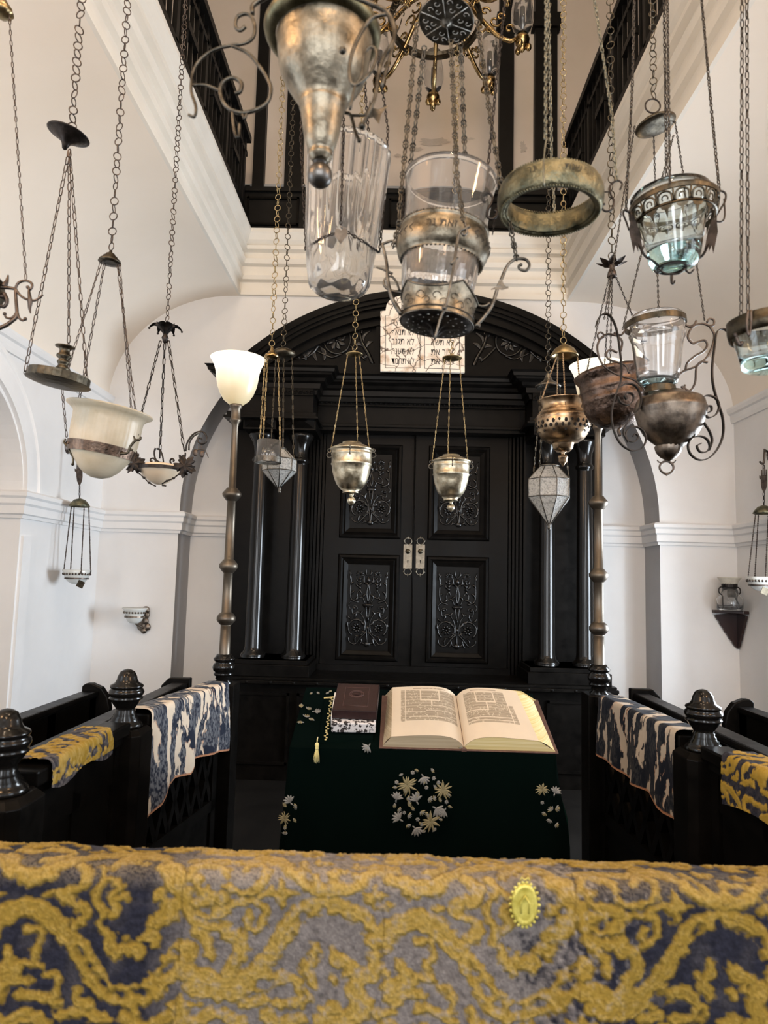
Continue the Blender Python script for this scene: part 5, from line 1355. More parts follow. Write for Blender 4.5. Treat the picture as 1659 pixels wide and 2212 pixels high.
mb = MB(); ax(mb, 131, 824, D, [(11, 826), (11, 800), (15, 797), (14, 795), (10, 790), (10, 787), (13, 784), (13, 781), (10, 778), (10, 776), (16, 771), (16, 768), (11, 763), (11, 756), (14, 752), (21, 750), (21, 748), (14, 747), (9, 749), (8, 757), (8, 790), (0, 790)], tilt=.06); mb.build('candle_socket', M['brass_dark'], t)

# ---- fluted alabaster bowl
D = 2.1; t = lamp('alabaster_lamp', 222, 1036, D, 'large cream fluted glass bowl lamp in a riveted copper ring, left of the ark', 'hanging lamp')
mb = MB(); ax(mb, 238, 556, D, [(0, 540), (3, 541), (4, 546), (10, 549), (11, 553), (16, 555), (17, 560), (23, 562), (25, 567), (12, 568), (0, 566)], tilt=.03); mb.build('canopy', M['brass_dark'], t)
hang(t, CM, 240, 541, D, 21, 19, 1.3)
for p0, p1 in (((218, 567, D), (134, 838, D)), ((226, 569, D), (168, 880, D + .1)), ((253, 567, D), (299, 940, D)), ((258, 569, D), (284, 890, D + .1))): ch(t, CM, p0, p1, 18, 7, 1.1)
ch(t, CM, (134, 838, D), (144, 945, D), 18, 7, 1.1)
T = .14; fl = lambda a, i, z: 1 + .016 * abs(math.cos(22 * a)) * (1 if 4 < i < 14 else .0)
mb = MB(); ax(mb, 222, 965, D, [(0, 1034), (12, 1033), (28, 1027), (42, 1015), (53, 1000), (62, 985), (68, 968), (71, 950), (72, 930), (72, 912), (73, 900), (80, 893), (90, 887), (90, 884), (76, 889), (68, 900), (67, 950), (58, 985), (38, 1012), (0, 1024)], seg=132, tilt=T, mod=fl); mb.build('glass_bowl', M['frost'], t)
mb = MB(); ax(mb, 219, 973, D, [(66, 985), (68, 985), (72, 964), (70, 964), (66, 985)], tilt=T, seg=48, smooth_=False)
for a in (-2.4, -1.0, -.5): 
    c = W(219, 974, D); mb.ell(c + Matrix.Rotation(T, 3, 'Y') @ V((71 * K(D) * math.cos(a), 71 * K(D) * math.sin(a), 0)), 2.5 * K(D))
mb.build('ring', mottled('copper_brown_band', (.07, .05, .04), (.19, .125, .088), 60, (.3, .45), .9, .4), t)
mb = MB(); o5 = dict(org=(0, 560), sc=3.456)
tr(mb, [(530, 1395), (495, 1385), (478, 1365), (490, 1340)], D - .02, (3, 2), **o5); tr(mb, [(500, 1385), (525, 1440), (545, 1480), (545, 1530)], D - .02, (3, 2.4), **o5); mb.ell(W(157, 1003, D - .02), 3.4 * K(D))
tr(mb, [(895, 1450), (950, 1445), (975, 1395), (1010, 1355), (1045, 1345), (1050, 1325)], D - .06, (3.2, 2.6), **o5); tr(mb, [(965, 1415), (990, 1425)], D - .06, 2.6, **o5); tr(mb, [(1010, 1355), (998, 1320)], D - .06, (3, 1.6), **o5)
mb.build('hook', M['brass_dark'], t)

# ---- iron bowl with vine leaves
D = 2.6; t = lamp('leaf_lamp', 347, 1050, D, 'small amber glass bowl in black wrought iron with vine leaves beside the left lamp pole', 'hanging lamp')
hang(t, CM, 361, 694, D, 15, 14, 1.1)
def iron_leaf(mb, c, r, D, rot=0, n=5, depth=.35):
    C = W(c[0], c[1], D); k = K(D); pts = []
    N_ = 60
    for i in range(N_):
        a = 2 * PI * i / N_; rad = r * k * (.50 + .38 * abs(math.cos(n * (a - rot) / 2)) ** .8 + .10 * math.cos(3 * n * a)); pts.append((rad * math.cos(a), rad * math.sin(a), rad))
    vs = [C + V((0, -.25 * r * k * depth, 0))] + [C + V((x, r * k * depth * .4 * math.cos(n * i * 2 * PI / N_), y)) for i, (x, y, q) in enumerate(pts)] + [C + V((x * .5, -r * k * depth * (.5 + .3 * math.cos(n * i * 2 * PI / N_)), y * .5)) for i, (x, y, q) in enumerate(pts)]
    fs = []
    for i in range(N_):
        j = (i + 1) % N_; fs += [(0, 1 + N_ + i, 1 + N_ + j), (1 + N_ + i, 1 + i, 1 + j, 1 + N_ + j)]
    mb.add(vs, fs); mb.add([v + V((0, .003, 0)) for v in vs], [tuple(reversed(f)) for f in fs])
mb = MB()
for k in range(6):
    a = 2 * PI * k / 6 + .3; c = W(357, 726, D); R = Matrix.Rotation(a, 3, 'Z')
    P = []
    for i in range(8):
        q = i / 7; w_ = 11 * K(D) * math.sin(PI * (.1 + .88 * q)); x = 35 * K(D) * q; z = (26 * K(D)) * math.sin(q * 2.4) * .9 - 0
        P.append([c + R @ V((x, -w_, z + .004)), c + R @ V((x, 0, z - .003)), c + R @ V((x, w_, z + .004))])
    mb.grid(P); mb.grid([[p + V((0, 0, -.0012)) for p in r_[::-1]] for r_ in P])
    mb.ell(P[-1][1], 2.6 * K(D))
ax(mb, 357, 726, D, [(0, 742), (5, 740), (6, 734), (8, 730), (5, 724), (3, 700), (0, 694)]); mb.build('flower_canopy', M['iron'], t)
for p0, p1 in (((347, 736, D), (291, 948, D)), ((356, 741, D), (345, 990, D + .1)), ((364, 736, D), (398, 975, D))): ch(t, M['iron'], p0, p1, 19, 7.5, 1.3)
mb = MB(); ax(mb, 345, 1016, D, [(0, 1047), (10, 1046), (22, 1040), (34, 1030), (43, 1020), (47, 1013), (36, 1005), (32, 1003), (30, 1004), (42, 1014), (20, 1038), (0, 1043)]); mb.build('glass_bowl', M['amber'], t)
mb = MB(); ax(mb, 345, 1013, D, [(47, 1017), (50, 1017), (50, 1010), (47, 1010), (47, 1017)], smooth_=False, seg=40); mb.build('ring', M['iron'], t)
o7 = dict(org=(250, 900), sc=7.213)
for nm, pts_ in (('arm', ([(260, 440), (310, 520), (350, 640), (420, 730), (520, 775), (600, 740), (620, 690), (590, 650), (545, 660), (540, 690), (570, 695)],)),
                 ('arm', ([(1085, 560), (1075, 640), (1000, 760), (920, 780), (860, 730), (850, 680), (880, 655), (910, 680), (890, 700)],)),
                 ('arm', ([(620, 490), (600, 560), (620, 660), (680, 710), (740, 720)], [(640, 500), (690, 520), (730, 620), (745, 720)])),
                 ('scroll', ([(1090, 540), (1110, 420), (1180, 300), (1270, 240), (1360, 240), (1415, 310), (1410, 390), (1350, 425), (1290, 400), (1285, 350), (1320, 335), (1345, 360)], [(1140, 520), (1150, 410), (1210, 310), (1290, 262)]))):
    mb = MB()
    for p in pts_: tr(mb, p, D + (.08 if pts_[0][0] == (620, 490) else -.02), (2.2, 1.8), **o7)
    mb.build(nm, M['iron'], t)
for c, r in (((290, 1001), 27), ((399, 1006), 29)):
    mb = MB(); iron_leaf(mb, c, r, D - .06, .3 if c[0] < 300 else -.5); mb.build('vine_leaf', M['iron'], t)
mb = MB()
for pts_, ds in (([(345, 870), (440, 950), (520, 1030), (625, 1085)], 0), ([(1000, 880), (900, 960), (800, 1000), (720, 1050)], 0), ([(720, 1070), (785, 1080)], 0)):
    tr(mb, pts_, D - .10, 1.5, **o7)
    for q in pts_[1:-1]: mb.ell(W(250 + q[0] / 7.213, 900 + q[1] / 7.213, D - .105), (3.5 * K(D), 2 * K(D), 2.6 * K(D)))
mb.build('twig', M['iron'], t)
mb = MB()
for (x, y) in ((1240, 560), (1345, 580)): mb.ell(W(250 + x / 7.213, 900 + y / 7.213, D), (6 * K(D), 2 * K(D), 8 * K(D)))
tr(mb, [(1200, 570), (1290, 515), (1390, 530), (1445, 640)], D, 1, **o7); tr(mb, [(1290, 430), (1290, 510)], D, .8, **o7); tr(mb, [(1335, 430), (1335, 510)], D, .8, **o7)
mb.build('pendant_leaf', M['iron_brown'], t)

# ---- wall lamps with hand-shaped plates
def hand_lamp(cx, cy, D, X, sgn, label, mirror=False):
    """cx,cy: centre of the bowl rim in the picture"""
    t = lamp('wall_hung_lamp', cx, cy, D, label, 'wall lamp'); k = K(D); y0 = cy - 1232 
    def Y(p): return p + y0
    wallp = V((X, W(cx, cy, D).y + .12, W(cx, Y(960), D).z))
    mb = MB(); mb.lathe([(0, .03), (.01, .03), (.014, .012), (.05, .008), (.055, 0)], 20, Matrix.Rotation(-sgn * PI / 2, 3, 'Y') if sgn > 0 else Matrix.Rotation(PI / 2, 3, 'Y'), c=wallp)
    tip = W(cx + 5, Y(985), D); mb.tube(smooth([wallp, V((lerp(wallp.x, tip.x, .5), wallp.y - .03, wallp.z + .03)), V((lerp(wallp.x, tip.x, .9), tip.y, wallp.z)), tip + V((0, 0, -.005)), tip + V((sgn * -.03, 0, .01))], 6), .008, 8)
    mb.build('bracket', M['iron_brown'], t)
    # hand plate
    mb = MB(); hx = cx + 6 
    palm = [(-6.5, 1012), (-6.5, 1030), (-5, 1040), (-1, 1049), (1, 1049), (5, 1040), (6.5, 1030), (6.5, 1012)]
    f = lambda a, b, h: (lambda p: V((p.x, p.y - h, p.z)))(W(hx + a, Y(b), D))
    mb.poly(palm, f, .004)
    for i, (a, tp_) in enumerate(((-5, 1000), (-1.8, 995), (1.6, 994), (5, 999))): mb.poly([(a - 1.2, 1013), (a + 1.2, 1013), (a + 1, tp_), (a - 1, tp_)], f, .004)
    mb.poly([(-6, 1022), (-10, 1018), (-10, 1012), (-7, 1014)], f, .004); mb.build('hand_plate', M['iron_brown'], t)
    ch(t, M['iron'], (cx + 6, Y(990), D), (cx + 6, Y(996), D), 9, 5, 1); ch(t, M['iron'], (cx + 6, Y(1049), D), (cx + 6, Y(1078), D), 10, 5, .9)
    mb = MB(); ax(mb, cx + 6, Y(1090), D, [(0, 1076 + y0), (4, 1077 + y0), (12, 1080 + y0), (19, 1088 + y0), (22, 1094 + y0), (20, 1095 + y0), (17, 1090 + y0), (0, 1083 + y0)]); mb.build('canopy', M['brass_green'], t)
    for (a, b) in ((-20, -29), (-13, -14), (11, 9), (22, 30)):
        dd = .07 if abs(b) < 20 and b < 0 else (-.08 if abs(b) < 20 else 0)
        ch(t, M['iron_brown'], (cx + 6 + a * .9, Y(1095), D + dd * .6), (cx + b, Y(1240), D + dd), 4.2, 3.2, .8)
    mb = MB(); ax(mb, cx, Y(1240), D, [(r, q + y0) for r, q in [(0, 1262), (10, 1261), (18, 1256), (23, 1249), (27, 1240), (30, 1232), (29, 1231), (22, 1246), (0, 1256)]]); mb.build('glass_bowl', M['white_glass'], t)
    mb = MB(); c = W(cx, Y(1240), D)
    for i in range(26):
        a = 2 * PI * i / 26; mb.ell(c + V((27.4 * k * math.cos(a), 27.4 * k * math.sin(a), 0)), (2.2 * k, 2.2 * k, 2.8 * k), su=6, sv=4)
    mb.build('painted_border', M['iron_brown'], t)
    mb = MB(); ax(mb, cx, Y(1250), D, [(23.5, 1251 + y0), (25, 1251 + y0), (25, 1248 + y0), (23.5, 1248 + y0), (23.5, 1251 + y0)], smooth_=False)
    mb.build('ring', M['iron_brown'], t)
    mb = MB(); mb.box(W(cx + 8, Y(1262), D - .12), (.05, .006, .05), Matrix.Rotation(.4, 3, 'Y')); mb.build('metal_tag', M['brass_dark'], t)
hand_lamp(166, 1232, 5.2, XL, -1, 'small painted glass bowl lamp hung from a hand-shaped plate on the left wall')
hand_lamp(1644, 1247, 5.3, XR, 1, 'small painted glass bowl lamp hung from a hand-shaped plate at the right edge')

# ---- sconce on the left pier
D = 5.9; t = thing('wall_sconce', W(312, 1338, BW), 'small painted white glass bowl sconce on a scrolled plate, left of the ark', 'wall sconce')
c = W(313, 1338, BW); k = K(D); mb = MB()
for (dx, dz, r) in ((2, 20, 9), (0, 10, 11), (0, -4, 10), (-4, -14, 12), (6, -16, 9), (0, -24, 7)): mb.ell(c + V((dx * k, -.012, dz * k)), (r * k, .018, r * k), su=14)
mb.tube(smooth([c + V((0, -.02, -18 * k)), c + V((-10 * k, -.08, -10 * k)), c + V((-14 * k, -.10, 0)), c + V((-20 * k, -.12, 5 * k))], 5), .009, 7); mb.build('back_plate', M['bronze'], t)
mb = MB(); ax(mb, 291, 1330, 5.86, [(0, 1347), (9, 1346), (15, 1341), (18, 1334), (20, 1325), (23, 1318), (27, 1314), (26, 1313), (20, 1321), (0, 1340)]); mb.build('glass_bowl', M['white_glass'], t)
mb = MB(); ax(mb, 291, 1330, 5.86, [(19, 1334), (21, 1334), (21, 1330), (19, 1330), (19, 1334)], smooth_=False)
for i in range(22):
    a = 2 * PI * i / 22; mb.ell(W(291, 1323, 5.86) + V((22.3 * k * math.cos(a), 22.3 * k * math.sin(a), 0)), (1.8 * k, 1.8 * k, 2.4 * k), su=6, sv=4)
mb.build('ring', M['bronze'], t)

# ---- corner shelf on the right with its lamp
D = 5.9; c = W(1590, 1322, 5.93); sh = thing('corner_shelf', c, 'dark red-brown wooden corner shelf with a scalloped pointed drop, right of the ark', 'shelf')
MAH = principled('dark_mahogany', (.022, .008, .007), .3, 0, .5); k = K(5.93)
xc_, yc_ = XR - .01, BW - .01; wl = xc_ - W(1537, 1322, BW).x
zt = c.z + .012
mb = MB(); mb.add([V((xc_ - wl, yc_, zt)), V((xc_ - wl, yc_ - .05, zt)), V((xc_ - .05, yc_ - wl * .9, zt)), V((xc_, yc_ - wl * .9, zt)), V((xc_, yc_, zt))] + [V((xc_ - wl, yc_, zt - .025)), V((xc_ - wl, yc_ - .05, zt - .025)), V((xc_ - .05, yc_ - wl * .9, zt - .025)), V((xc_, yc_ - wl * .9, zt - .025)), V((xc_, yc_, zt - .025))],
    [(0, 1, 2, 3, 4), (9, 8, 7, 6, 5)] + [(i, i + 5, (i + 1) % 5 + 5, (i + 1) % 5) for i in range(5)], False); mb.build('shelf_board', MAH, sh, bevel=.004)
zb_ = W(1593, 1398, 5.93).z
for side in (0, 1):
    pr = [(0, 0)]; n = 14
    for i in range(n + 1):
        q = i / n; pr.append(((1 - q) ** .9 * (wl - .03) + .012 + .010 * abs(math.sin(q * PI * 5)), -q * (zt - zb_) * .93 - .02))
    pr.append((0, -(zt - zb_)))
    mb = MB(); mb.poly(pr, (lambda a, b, h: V((xc_ - a, yc_ - h, zt - .02 + b))) if side == 0 else (lambda a, b, h: V((xc_ - h, yc_ - a * .85, zt - .02 + b))), .02); mb.build('bracket', MAH, sh, bevel=.002)
lc = W(1577, 1318, 5.82); t = thing('shelf_lamp', lc, 'small glass lamp with a flared frosted shade in an iron frame on the corner shelf', 'lamp')
lc.z = zt; kk = K(5.82); mb = MB()
def S_(x, y): return V((lc.x + x * kk, lc.y, lc.z + y * kk))
tr_ = lambda pts: mb.tube(smooth([S_(*p) for p in pts], 5), 1.4 * kk, 6)
tr_([(-15, 1), (-15, 24), (-16, 32), (-22, 38), (-22, 46), (-15, 50), (15, 50), (22, 46), (22, 38), (16, 32), (15, 24), (15, 1)]); tr_([(9, 35), (18, 14), (22, 1)])
mb.lathe([(14 * kk, 50 * kk), (16 * kk, 50 * kk), (16 * kk, 58 * kk), (14 * kk, 58 * kk), (14 * kk, 50 * kk)], 20, c=lc, smooth=False); mb.build('frame', M['iron'], t)
mb = MB(); mb.lathe([(15 * kk, 54 * kk), (17 * kk, 60 * kk), (22 * kk, 68 * kk), (24 * kk, 70 * kk), (23 * kk, 70.5 * kk), (16 * kk, 60 * kk), (14 * kk, 54 * kk)], 28, c=lc); mb.build('shade', mottled('dusty_frosted_glass', (.50, .46, .38), (.6, .57, .48), 30, (.4, .5), 0, .1), t)
mb = MB(); mb.lathe([(0, 1 * kk), (22 * kk, 1 * kk), (26 * kk, 5 * kk), (26 * kk, 26 * kk), (18 * kk, 34 * kk), (14 * kk, 50 * kk), (13 * kk, 50 * kk), (17 * kk, 33 * kk), (25 * kk, 25 * kk), (25 * kk, 5 * kk), (0, 3 * kk)], 28, c=lc); mb.build('glass_body', M['glass'], t)
mb = MB(); mb.lathe([(0, 28 * kk), (8 * kk, 28 * kk), (9 * kk, 34 * kk), (8 * kk, 40 * kk), (0, 40 * kk)], 12, c=lc + V((4 * kk, 0, 0))); mb.build('burner', principled('burner', (.3, .28, .25), .5), t)

# ---- two uplight poles
def pole_lamp(post, dpy, label):
    x, y = POSTS[post]; Dp = y; t = thing('pole_lamp', V((x, y, W(483, 1413, 3.5).z)), label, 'lamp'); k = K(3.5)
    Z = lambda py: W(483, py, 3.5).z - W(483, 1413, 3.5).z
    c = V((x, y, W(483, 1413, 3.5).z))
    mb = MB(); mb.lathe([(r * k, Z(p)) for r, p in [(11.5, 1416), (11, 1352), (10.5, 1352), (12, 1349), (17, 1344), (20, 1340), (20, 1333), (16, 1326), (12, 1323), (10.5, 1322), (10, 1238), (12, 1236), (17, 1230), (20, 1225), (20, 1219), (15, 1213), (12, 1209), (10, 1208), (9.3, 1083), (12, 1081), (17, 1075), (20, 1071), (21, 1066), (19, 1063), (13, 1056), (12, 1054), (8, 1053), (7, 920), (8, 918), (9, 912), (12, 909), (12, 906), (10.5, 903), (10, 884), (13, 880), (14, 876), (13, 872), (0, 872)]], 28, c=c); mb.build('pole', M['pole'], t)
    mb = MB(); mb.lathe([(r * k, Z(p)) for r, p in [(10, 875), (16, 873), (28, 864), (37, 850), (43, 834), (46, 818), (48, 803), (52, 790), (58, 779), (61, 775), (59, 774), (50, 787), (45, 803), (42, 820), (34, 848), (24, 862), (10, 872)]], 48, c=c); sh = mb.build('glass_shade', M['lit'], t)
    ld = bpy.data.lights.new('lamp_bulb', 'POINT'); ld.energy = 6; ld.color = (1, .72, .42); ld.shadow_soft_size = .03
    lo = bpy.data.objects.new('lamp_bulb', ld); COL.objects.link(lo); lo.location = c + V((0, 0, Z(770)))
pole_lamp('L3', 0, 'lit white glass uplight on a brass pole at the left far corner of the railing')
pole_lamp('R3', 16, 'lit white glass uplight on a brass pole at the right far corner of the railing')

# ---- silver urn lamps before the doors
def urn(cx, D, lid, label, can, chs, sc_=1, dy=0, hangx=None):
    t = lamp('urn_lamp', cx, lid + 120, D, label); k = K(D); o = lid - 957
    p = lambda L: [(r * sc_, lid + (q - 957) * sc_) for r, q in L]
    mb = MB(); ax(mb, cx, lid + 50, D, p([(0, 1066), (17, 1066), (18, 1064), (16, 1062), (24, 1056), (32, 1046), (37, 1034), (41, 1020), (43, 1006), (45, 1004), (43.5, 1001), (44, 984), (45, 982), (44, 980), (44, 974), (48, 973), (47, 970), (30, 962), (21, 959), (21, 956), (18, 956), (17, 960), (0, 962)]), seg=40); mb.build('urn_body', M['urn'], t)
    mb = MB(); ax(mb, cx, lid + 120, D, p([(0, 1066), (6, 1067), (4, 1071), (3.5, 1073), (6, 1075), (8.5, 1079), (8.5, 1084), (5, 1089), (2, 1092), (0, 1093)]), mod=lambda a, i, z: 1 + (.07 * math.cos(12 * a) if i > 3 else 0), seg=48); mb.build('finial', M['urn'], t)
    for s_ in (-1, 1, 0):
        mb = MB(); c = W(cx + s_ * 45 * sc_, lid + 22 * sc_, D) + V((0, -44 * k * sc_ if s_ == 0 else 0, 0)); M3 = Matrix.Rotation(PI / 2 if s_ == 0 else 0, 3, 'Z')
        ring_(mb, c + M3 @ V((2 * k * (s_ or -1), 0, -4 * k)), 6 * k * sc_, 1.1 * k, M3, 12); ring_(mb, c + M3 @ V((2 * k * (s_ or -1), 0, 6 * k)), 4 * k * sc_, 1.1 * k, M3, 12); mb.build('handle', M['silver_dark'], t)
    mb = MB(); ax(mb, can[0], can[1], D, [(0, can[1] - 6), (3, can[1] - 5), (8, can[1] - 3), (can[2], can[1] + 2), (can[2] - 1, can[1] + 3.5), (10, can[1] + 6), (0, can[1] + 8)]); mb.build('canopy', M['brass'], t)
    for a, b in chs: ch(t, M['brass'], (*a, D), (*b, D), 9.5, 3.6, .62)
    hang(t, M['brass'], can[0], can[1] - 6, D, 15.5, 14.5, 1.05)
urn(759, 3.0, 957, 'tarnished silver urn lamp hanging before the left door of the ark', (766, 763, 19), (((751, 766), (714, 978)), ((768, 767), (773, 976)), ((776, 766), (798, 972))))
urn(974, 3.2, 984, 'slightly smaller silver urn lamp hanging before the right door of the ark', (977, 771, 22), (((961, 775), (933, 1000)), ((973, 776), (967, 1000)), ((992, 775), (1011, 1004))), .9)

# ---- small clear cup, left
D = 3.1; t = lamp('glass_cup_lamp', 581, 1000, D, 'small clear glass cup on golden chains right beside the left glowing shade')
mb = MB(); ax(mb, 581, 975, D, [(0, 999), (25, 998), (27, 995), (26, 952), (25, 952), (25, 994), (0, 994)]); mb.build('glass_cup', M['glass'], t)
mb = MB(); ax(mb, 579, 990, D, [(28, 1000), (29, 1000), (29, 988), (28, 988), (28, 1000)], smooth_=False); mb.ell(W(568, 974, D - .05), (3 * K(D), 2 * K(D), 8 * K(D))); mb.build('ring', M['silver_dark'], t)
mb = MB(); ax(mb, 587, 768, D, [(0, 748), (3, 750), (4, 757), (8, 760), (9, 763), (14, 766), (17, 771), (12, 774), (0, 775)]); mb.build('canopy', M['brass_bright'], t)
for a, b in (((573, 773), (559, 990)), ((578, 775), (567, 972)), ((601, 773), (606, 985))): ch(t, M['brass'], (*a, D), (*b, D), 13, 5, .9)
hang(t, M['brass'], 587, 748, D, 15.5, 14.5, 1.0)
# ---- octagonal lanterns
def lantern(cx, D, P, n, label, can, canprof, chs, linkmat, canmat, spin=.2, hx=None):
    t = lamp('glass_lantern', cx, P[-1][1], D, label); k = K(D); c = W(cx, P[1][1], D)
    prof = [(r * k, W(cx, y, D).z - c.z) for r, y in P[:-1]]
    rings = [[c + V((r * math.cos(2 * PI * j / n + spin), r * math.sin(2 * PI * j / n + spin), z)) for j in range(n)] for r, z in prof]
    mb = MB()
    for A, B in zip(rings, rings[1:]):
        for j in range(n): mb.add([A[j], A[(j + 1) % n], B[(j + 1) % n], B[j]], [(0, 1, 2, 3)], False)
    mb.build('glass_panes', M['pebble'], t)
    mb = MB()
    for j in range(n): 
        mb.tube([r_[j] for r_ in rings], 1.1 * k, 5)
    for r_ in rings: mb.tube(r_, 1.1 * k, 5, closed=True)
    mb.build('lead_frame', M['silver_dark'], t)
    mb = MB(); y = P[-2][1]; ax(mb, cx, y, D, [(3, y - 2), (4, y + 2), (2.5, y + 5), (4, y + 7), (2, y + 11), (0, y + 12)])
    ax(mb, cx, P[0][1], D, [(P[0][0] + 1, P[0][1]), (P[0][0] + 2, P[0][1] - 2), (P[0][0] * .7, P[0][1] - 4), (0, P[0][1] - 4)]); mb.build('cap', M['silver_dark'], t)
    mb = MB(); ax(mb, can[0], can[1], D, canprof); mb.build('canopy', canmat, t)
    for a, b in chs: ch(t, linkmat, (*a, D), (*b, D), 13, 4.6, .8)
    hang(t, linkmat, can[0], canprof[0][1], D, 14.5, 13.5, .95)
lantern(604, 3.3, [(13, 970), (37, 993), (37, 1018), (3, 1054), (0, 1066)], 8, 'grey pebbled glass octagonal lantern on brown chains behind the small clear cup', (612, 763), [(0, 748), (4, 752), (16, 755), (26, 761), (27, 766), (18, 772), (0, 773)],
        (((596, 772), (585, 968)), ((613, 773), (611, 990)), ((631, 768), (634, 993))), M['brass_dark'], M['brass_dark'])
lantern(1186, 2.8, [(20, 1008), (46, 1037), (46, 1075), (3, 1133), (0, 1146)], 8, 'larger pale pebbled glass lantern hanging before the right columns of the ark', (1184, 822), [(0, 803), (3, 806), (6, 812), (9, 821), (20, 829), (28, 834), (27, 838), (16, 832), (0, 824)],
        (((1170, 833), (1152, 1030)), ((1176, 836), (1165, 1015)), ((1209, 834), (1229, 1038))), M['brass_dark'], M['silver_dark'], .15)
# ---- pierced censer
D = 2.6; t = lamp('pierced_lamp', 1216, 1004, D, 'pierced coppery brass bowl lamp with a flaring rim hanging above the pale lantern')
COP = mottled('warm_copper_brass', (.20, .14, .09), (.52, .38, .24), 25, (.25, .38), 1, .15)
mb = MB(); ax(mb, 1216, 935, D, [(0, 976), (14, 976), (21, 969), (23, 960), (25, 957), (34, 955), (46, 947), (55, 934), (59, 921), (60, 912), (59, 908), (61, 905), (58, 902), (55, 898), (52, 897), (54, 894), (50, 891), (46, 884), (47, 876), (53, 868), (55, 866), (52, 865), (44, 876), (43, 884), (55, 905), (54, 925), (40, 948), (0, 955)], seg=48); mb.build('bowl', COP, t)
mb = MB(); R_ = 59.8 * K(D); c = W(1216, 925, D)
for j in range(14):
    a = 2 * PI * j / 14 + .1
    for (da, dz, r, s2) in ((0, 6, 3.6, 1), (.11, -3, 3.2, 1), (-.11, -3, 3.2, 1), (0, -12, 3.0, 1), (.22, 8, 2.6, 1)):
        zz_ = dz * K(D); rad = math.sqrt(max(.1, 1 - ((dz - 6) / 42) ** 2)) * R_; p = c + V((rad * math.cos(a + da), rad * math.sin(a + da), zz_)); M3 = Matrix.Rotation(a + da, 3, 'Z')
        mb.ell(p, (.8 * K(D), r * K(D), r * 1.4 * K(D)), M3, su=5, sv=4)
mb.build('pierced_holes', principled('dark_hole', (.008, .006, .005), .9), t)
mb = MB(); ax(mb, 1216, 985, D, [(0, 975), (8, 976), (4, 979), (4, 983), (10, 985), (11, 988), (9, 990), (9, 997), (5, 1002), (2, 1006), (0, 1008)]); mb.build('finial', COP, t)
mb = MB(); ax(mb, 1219, 760, D, [(0, 741), (3, 743), (12, 748), (22, 755), (28, 764), (31, 769), (30, 771), (26, 765), (18, 757), (0, 750)]); mb.build('canopy', M['brass'], t)
for a, b, dd in (((1216, 762), (1223, 905), -.09), ((1203, 770), (1168, 868), .0), ((1205, 770), (1203, 868), .08), ((1247, 768), (1256, 868), 0)):
    mb = MB(); chain(mb, W(*a, D + dd * .5), W(*b, D + dd), 5 * K(D), 4 * K(D), 1.0 * K(D)); mb.build('chain', COP, t)
hang(t, M['brass'], 1217, 742, D, 17, 15.5, 1.15)

# ---- dark embossed pot
D = 2.35; t = lamp('bronze_pot_lamp', 1322, 937, D, 'dark reddish bronze pot lamp with embossed bands, partly hidden behind the scrolled iron lamp')
mb = MB(); ax(mb, 1324, 850, D, [(0, 924), (22, 923), (42, 915), (58, 900), (66, 882), (68, 868), (71, 864), (68, 860), (69, 846), (72, 842), (69, 838), (68, 828), (70, 820), (76, 812), (77, 806), (71, 802), (60, 800), (60, 804), (66, 812), (64, 860), (0, 900)], seg=48, tilt=-.16, mod=lambda a, i, z: 1 + (.012 * math.cos(18 * a) if i in (5, 8) else 0)); mb.build('pot', M['bronze_red'], t)
mb = MB(); tr(mb, [(1338, 912), (1341, 922), (1336, 930), (1340, 942)], D - .03, (2, 4)); mb.build('pendant', M['iron_brown'], t)
mb = MB()
for k_i in range(7):
    a = 2 * PI * k_i / 7; c = W(1322, 574, D); R = Matrix.Rotation(a, 3, 'Z'); P = []
    for i in range(6): q = i / 5; w_ = 9 * K(D) * math.sin(PI * (.12 + .85 * q)); P.append([c + R @ V((34 * K(D) * q, -w_, (14 * q - 3) * K(D))), c + R @ V((34 * K(D) * q, 0, (18 * q - 6 * q * q) * K(D))), c + R @ V((34 * K(D) * q, w_, (14 * q - 3) * K(D)))])
    mb.grid(P); mb.grid([[p - V((0, 0, .001)) for p in r_[::-1]] for r_ in P])
ax(mb, 1322, 590, D, [(0, 560), (3, 564), (8, 574), (5, 580), (9, 588), (11, 598), (6, 600), (0, 594)]); mb.build('leaf_canopy', M['iron_brown'], t)
for a, b in (((1316, 600), (1268, 800)), ((1319, 602), (1305, 800)), ((1322, 602), (1318, 790)), ((1330, 597), (1374, 700)), ((1374, 700), (1388, 812))): ch(t, M['iron'], (*a, D), (*b, D), 8.5, 4.6, .9)
hang(t, M['brass_dark'], 1322, 562, D, 21, 19, 1.3)
# ============================================================ the near lamps over the platform
def ntag(): pass
# ---- big silver cone lamp, nearest
D = 1.1; t = lamp('silver_cone_lamp', 691, 410, D, 'very large tarnished silver cone lamp with ball finial and scrolled arms, at the top', 'hanging lamp')
mb = MB(); ax(mb, 697, 210, D, [(0, 352), (18, 351), (20, 346), (26, 340), (28, 333), (25, 328), (28, 325), (35, 312), (41, 290), (46, 262), (50, 240), (53, 235), (54, 230), (53, 226), (60, 218), (75, 198), (90, 178), (99, 160), (104, 142), (107, 125), (109, 110), (110, 98), (112, 90), (110, 84), (106, 84), (104, 110), (98, 150), (0, 230)], seg=56); mb.build('cone_body', M['silver'], t)
mb = MB(); ax(mb, 697, 75, D, [(108, 90), (118, 90), (128, 86), (134, 79), (136, 72), (133, 68), (129, 69), (124, 78), (112, 82), (108, 84), (108, 90)], seg=64); mb.build('rim', mottled('greenish_brass_rim', (.06, .055, .032), (.2, .18, .11), 30, (.36, .5), 1, .3), t)
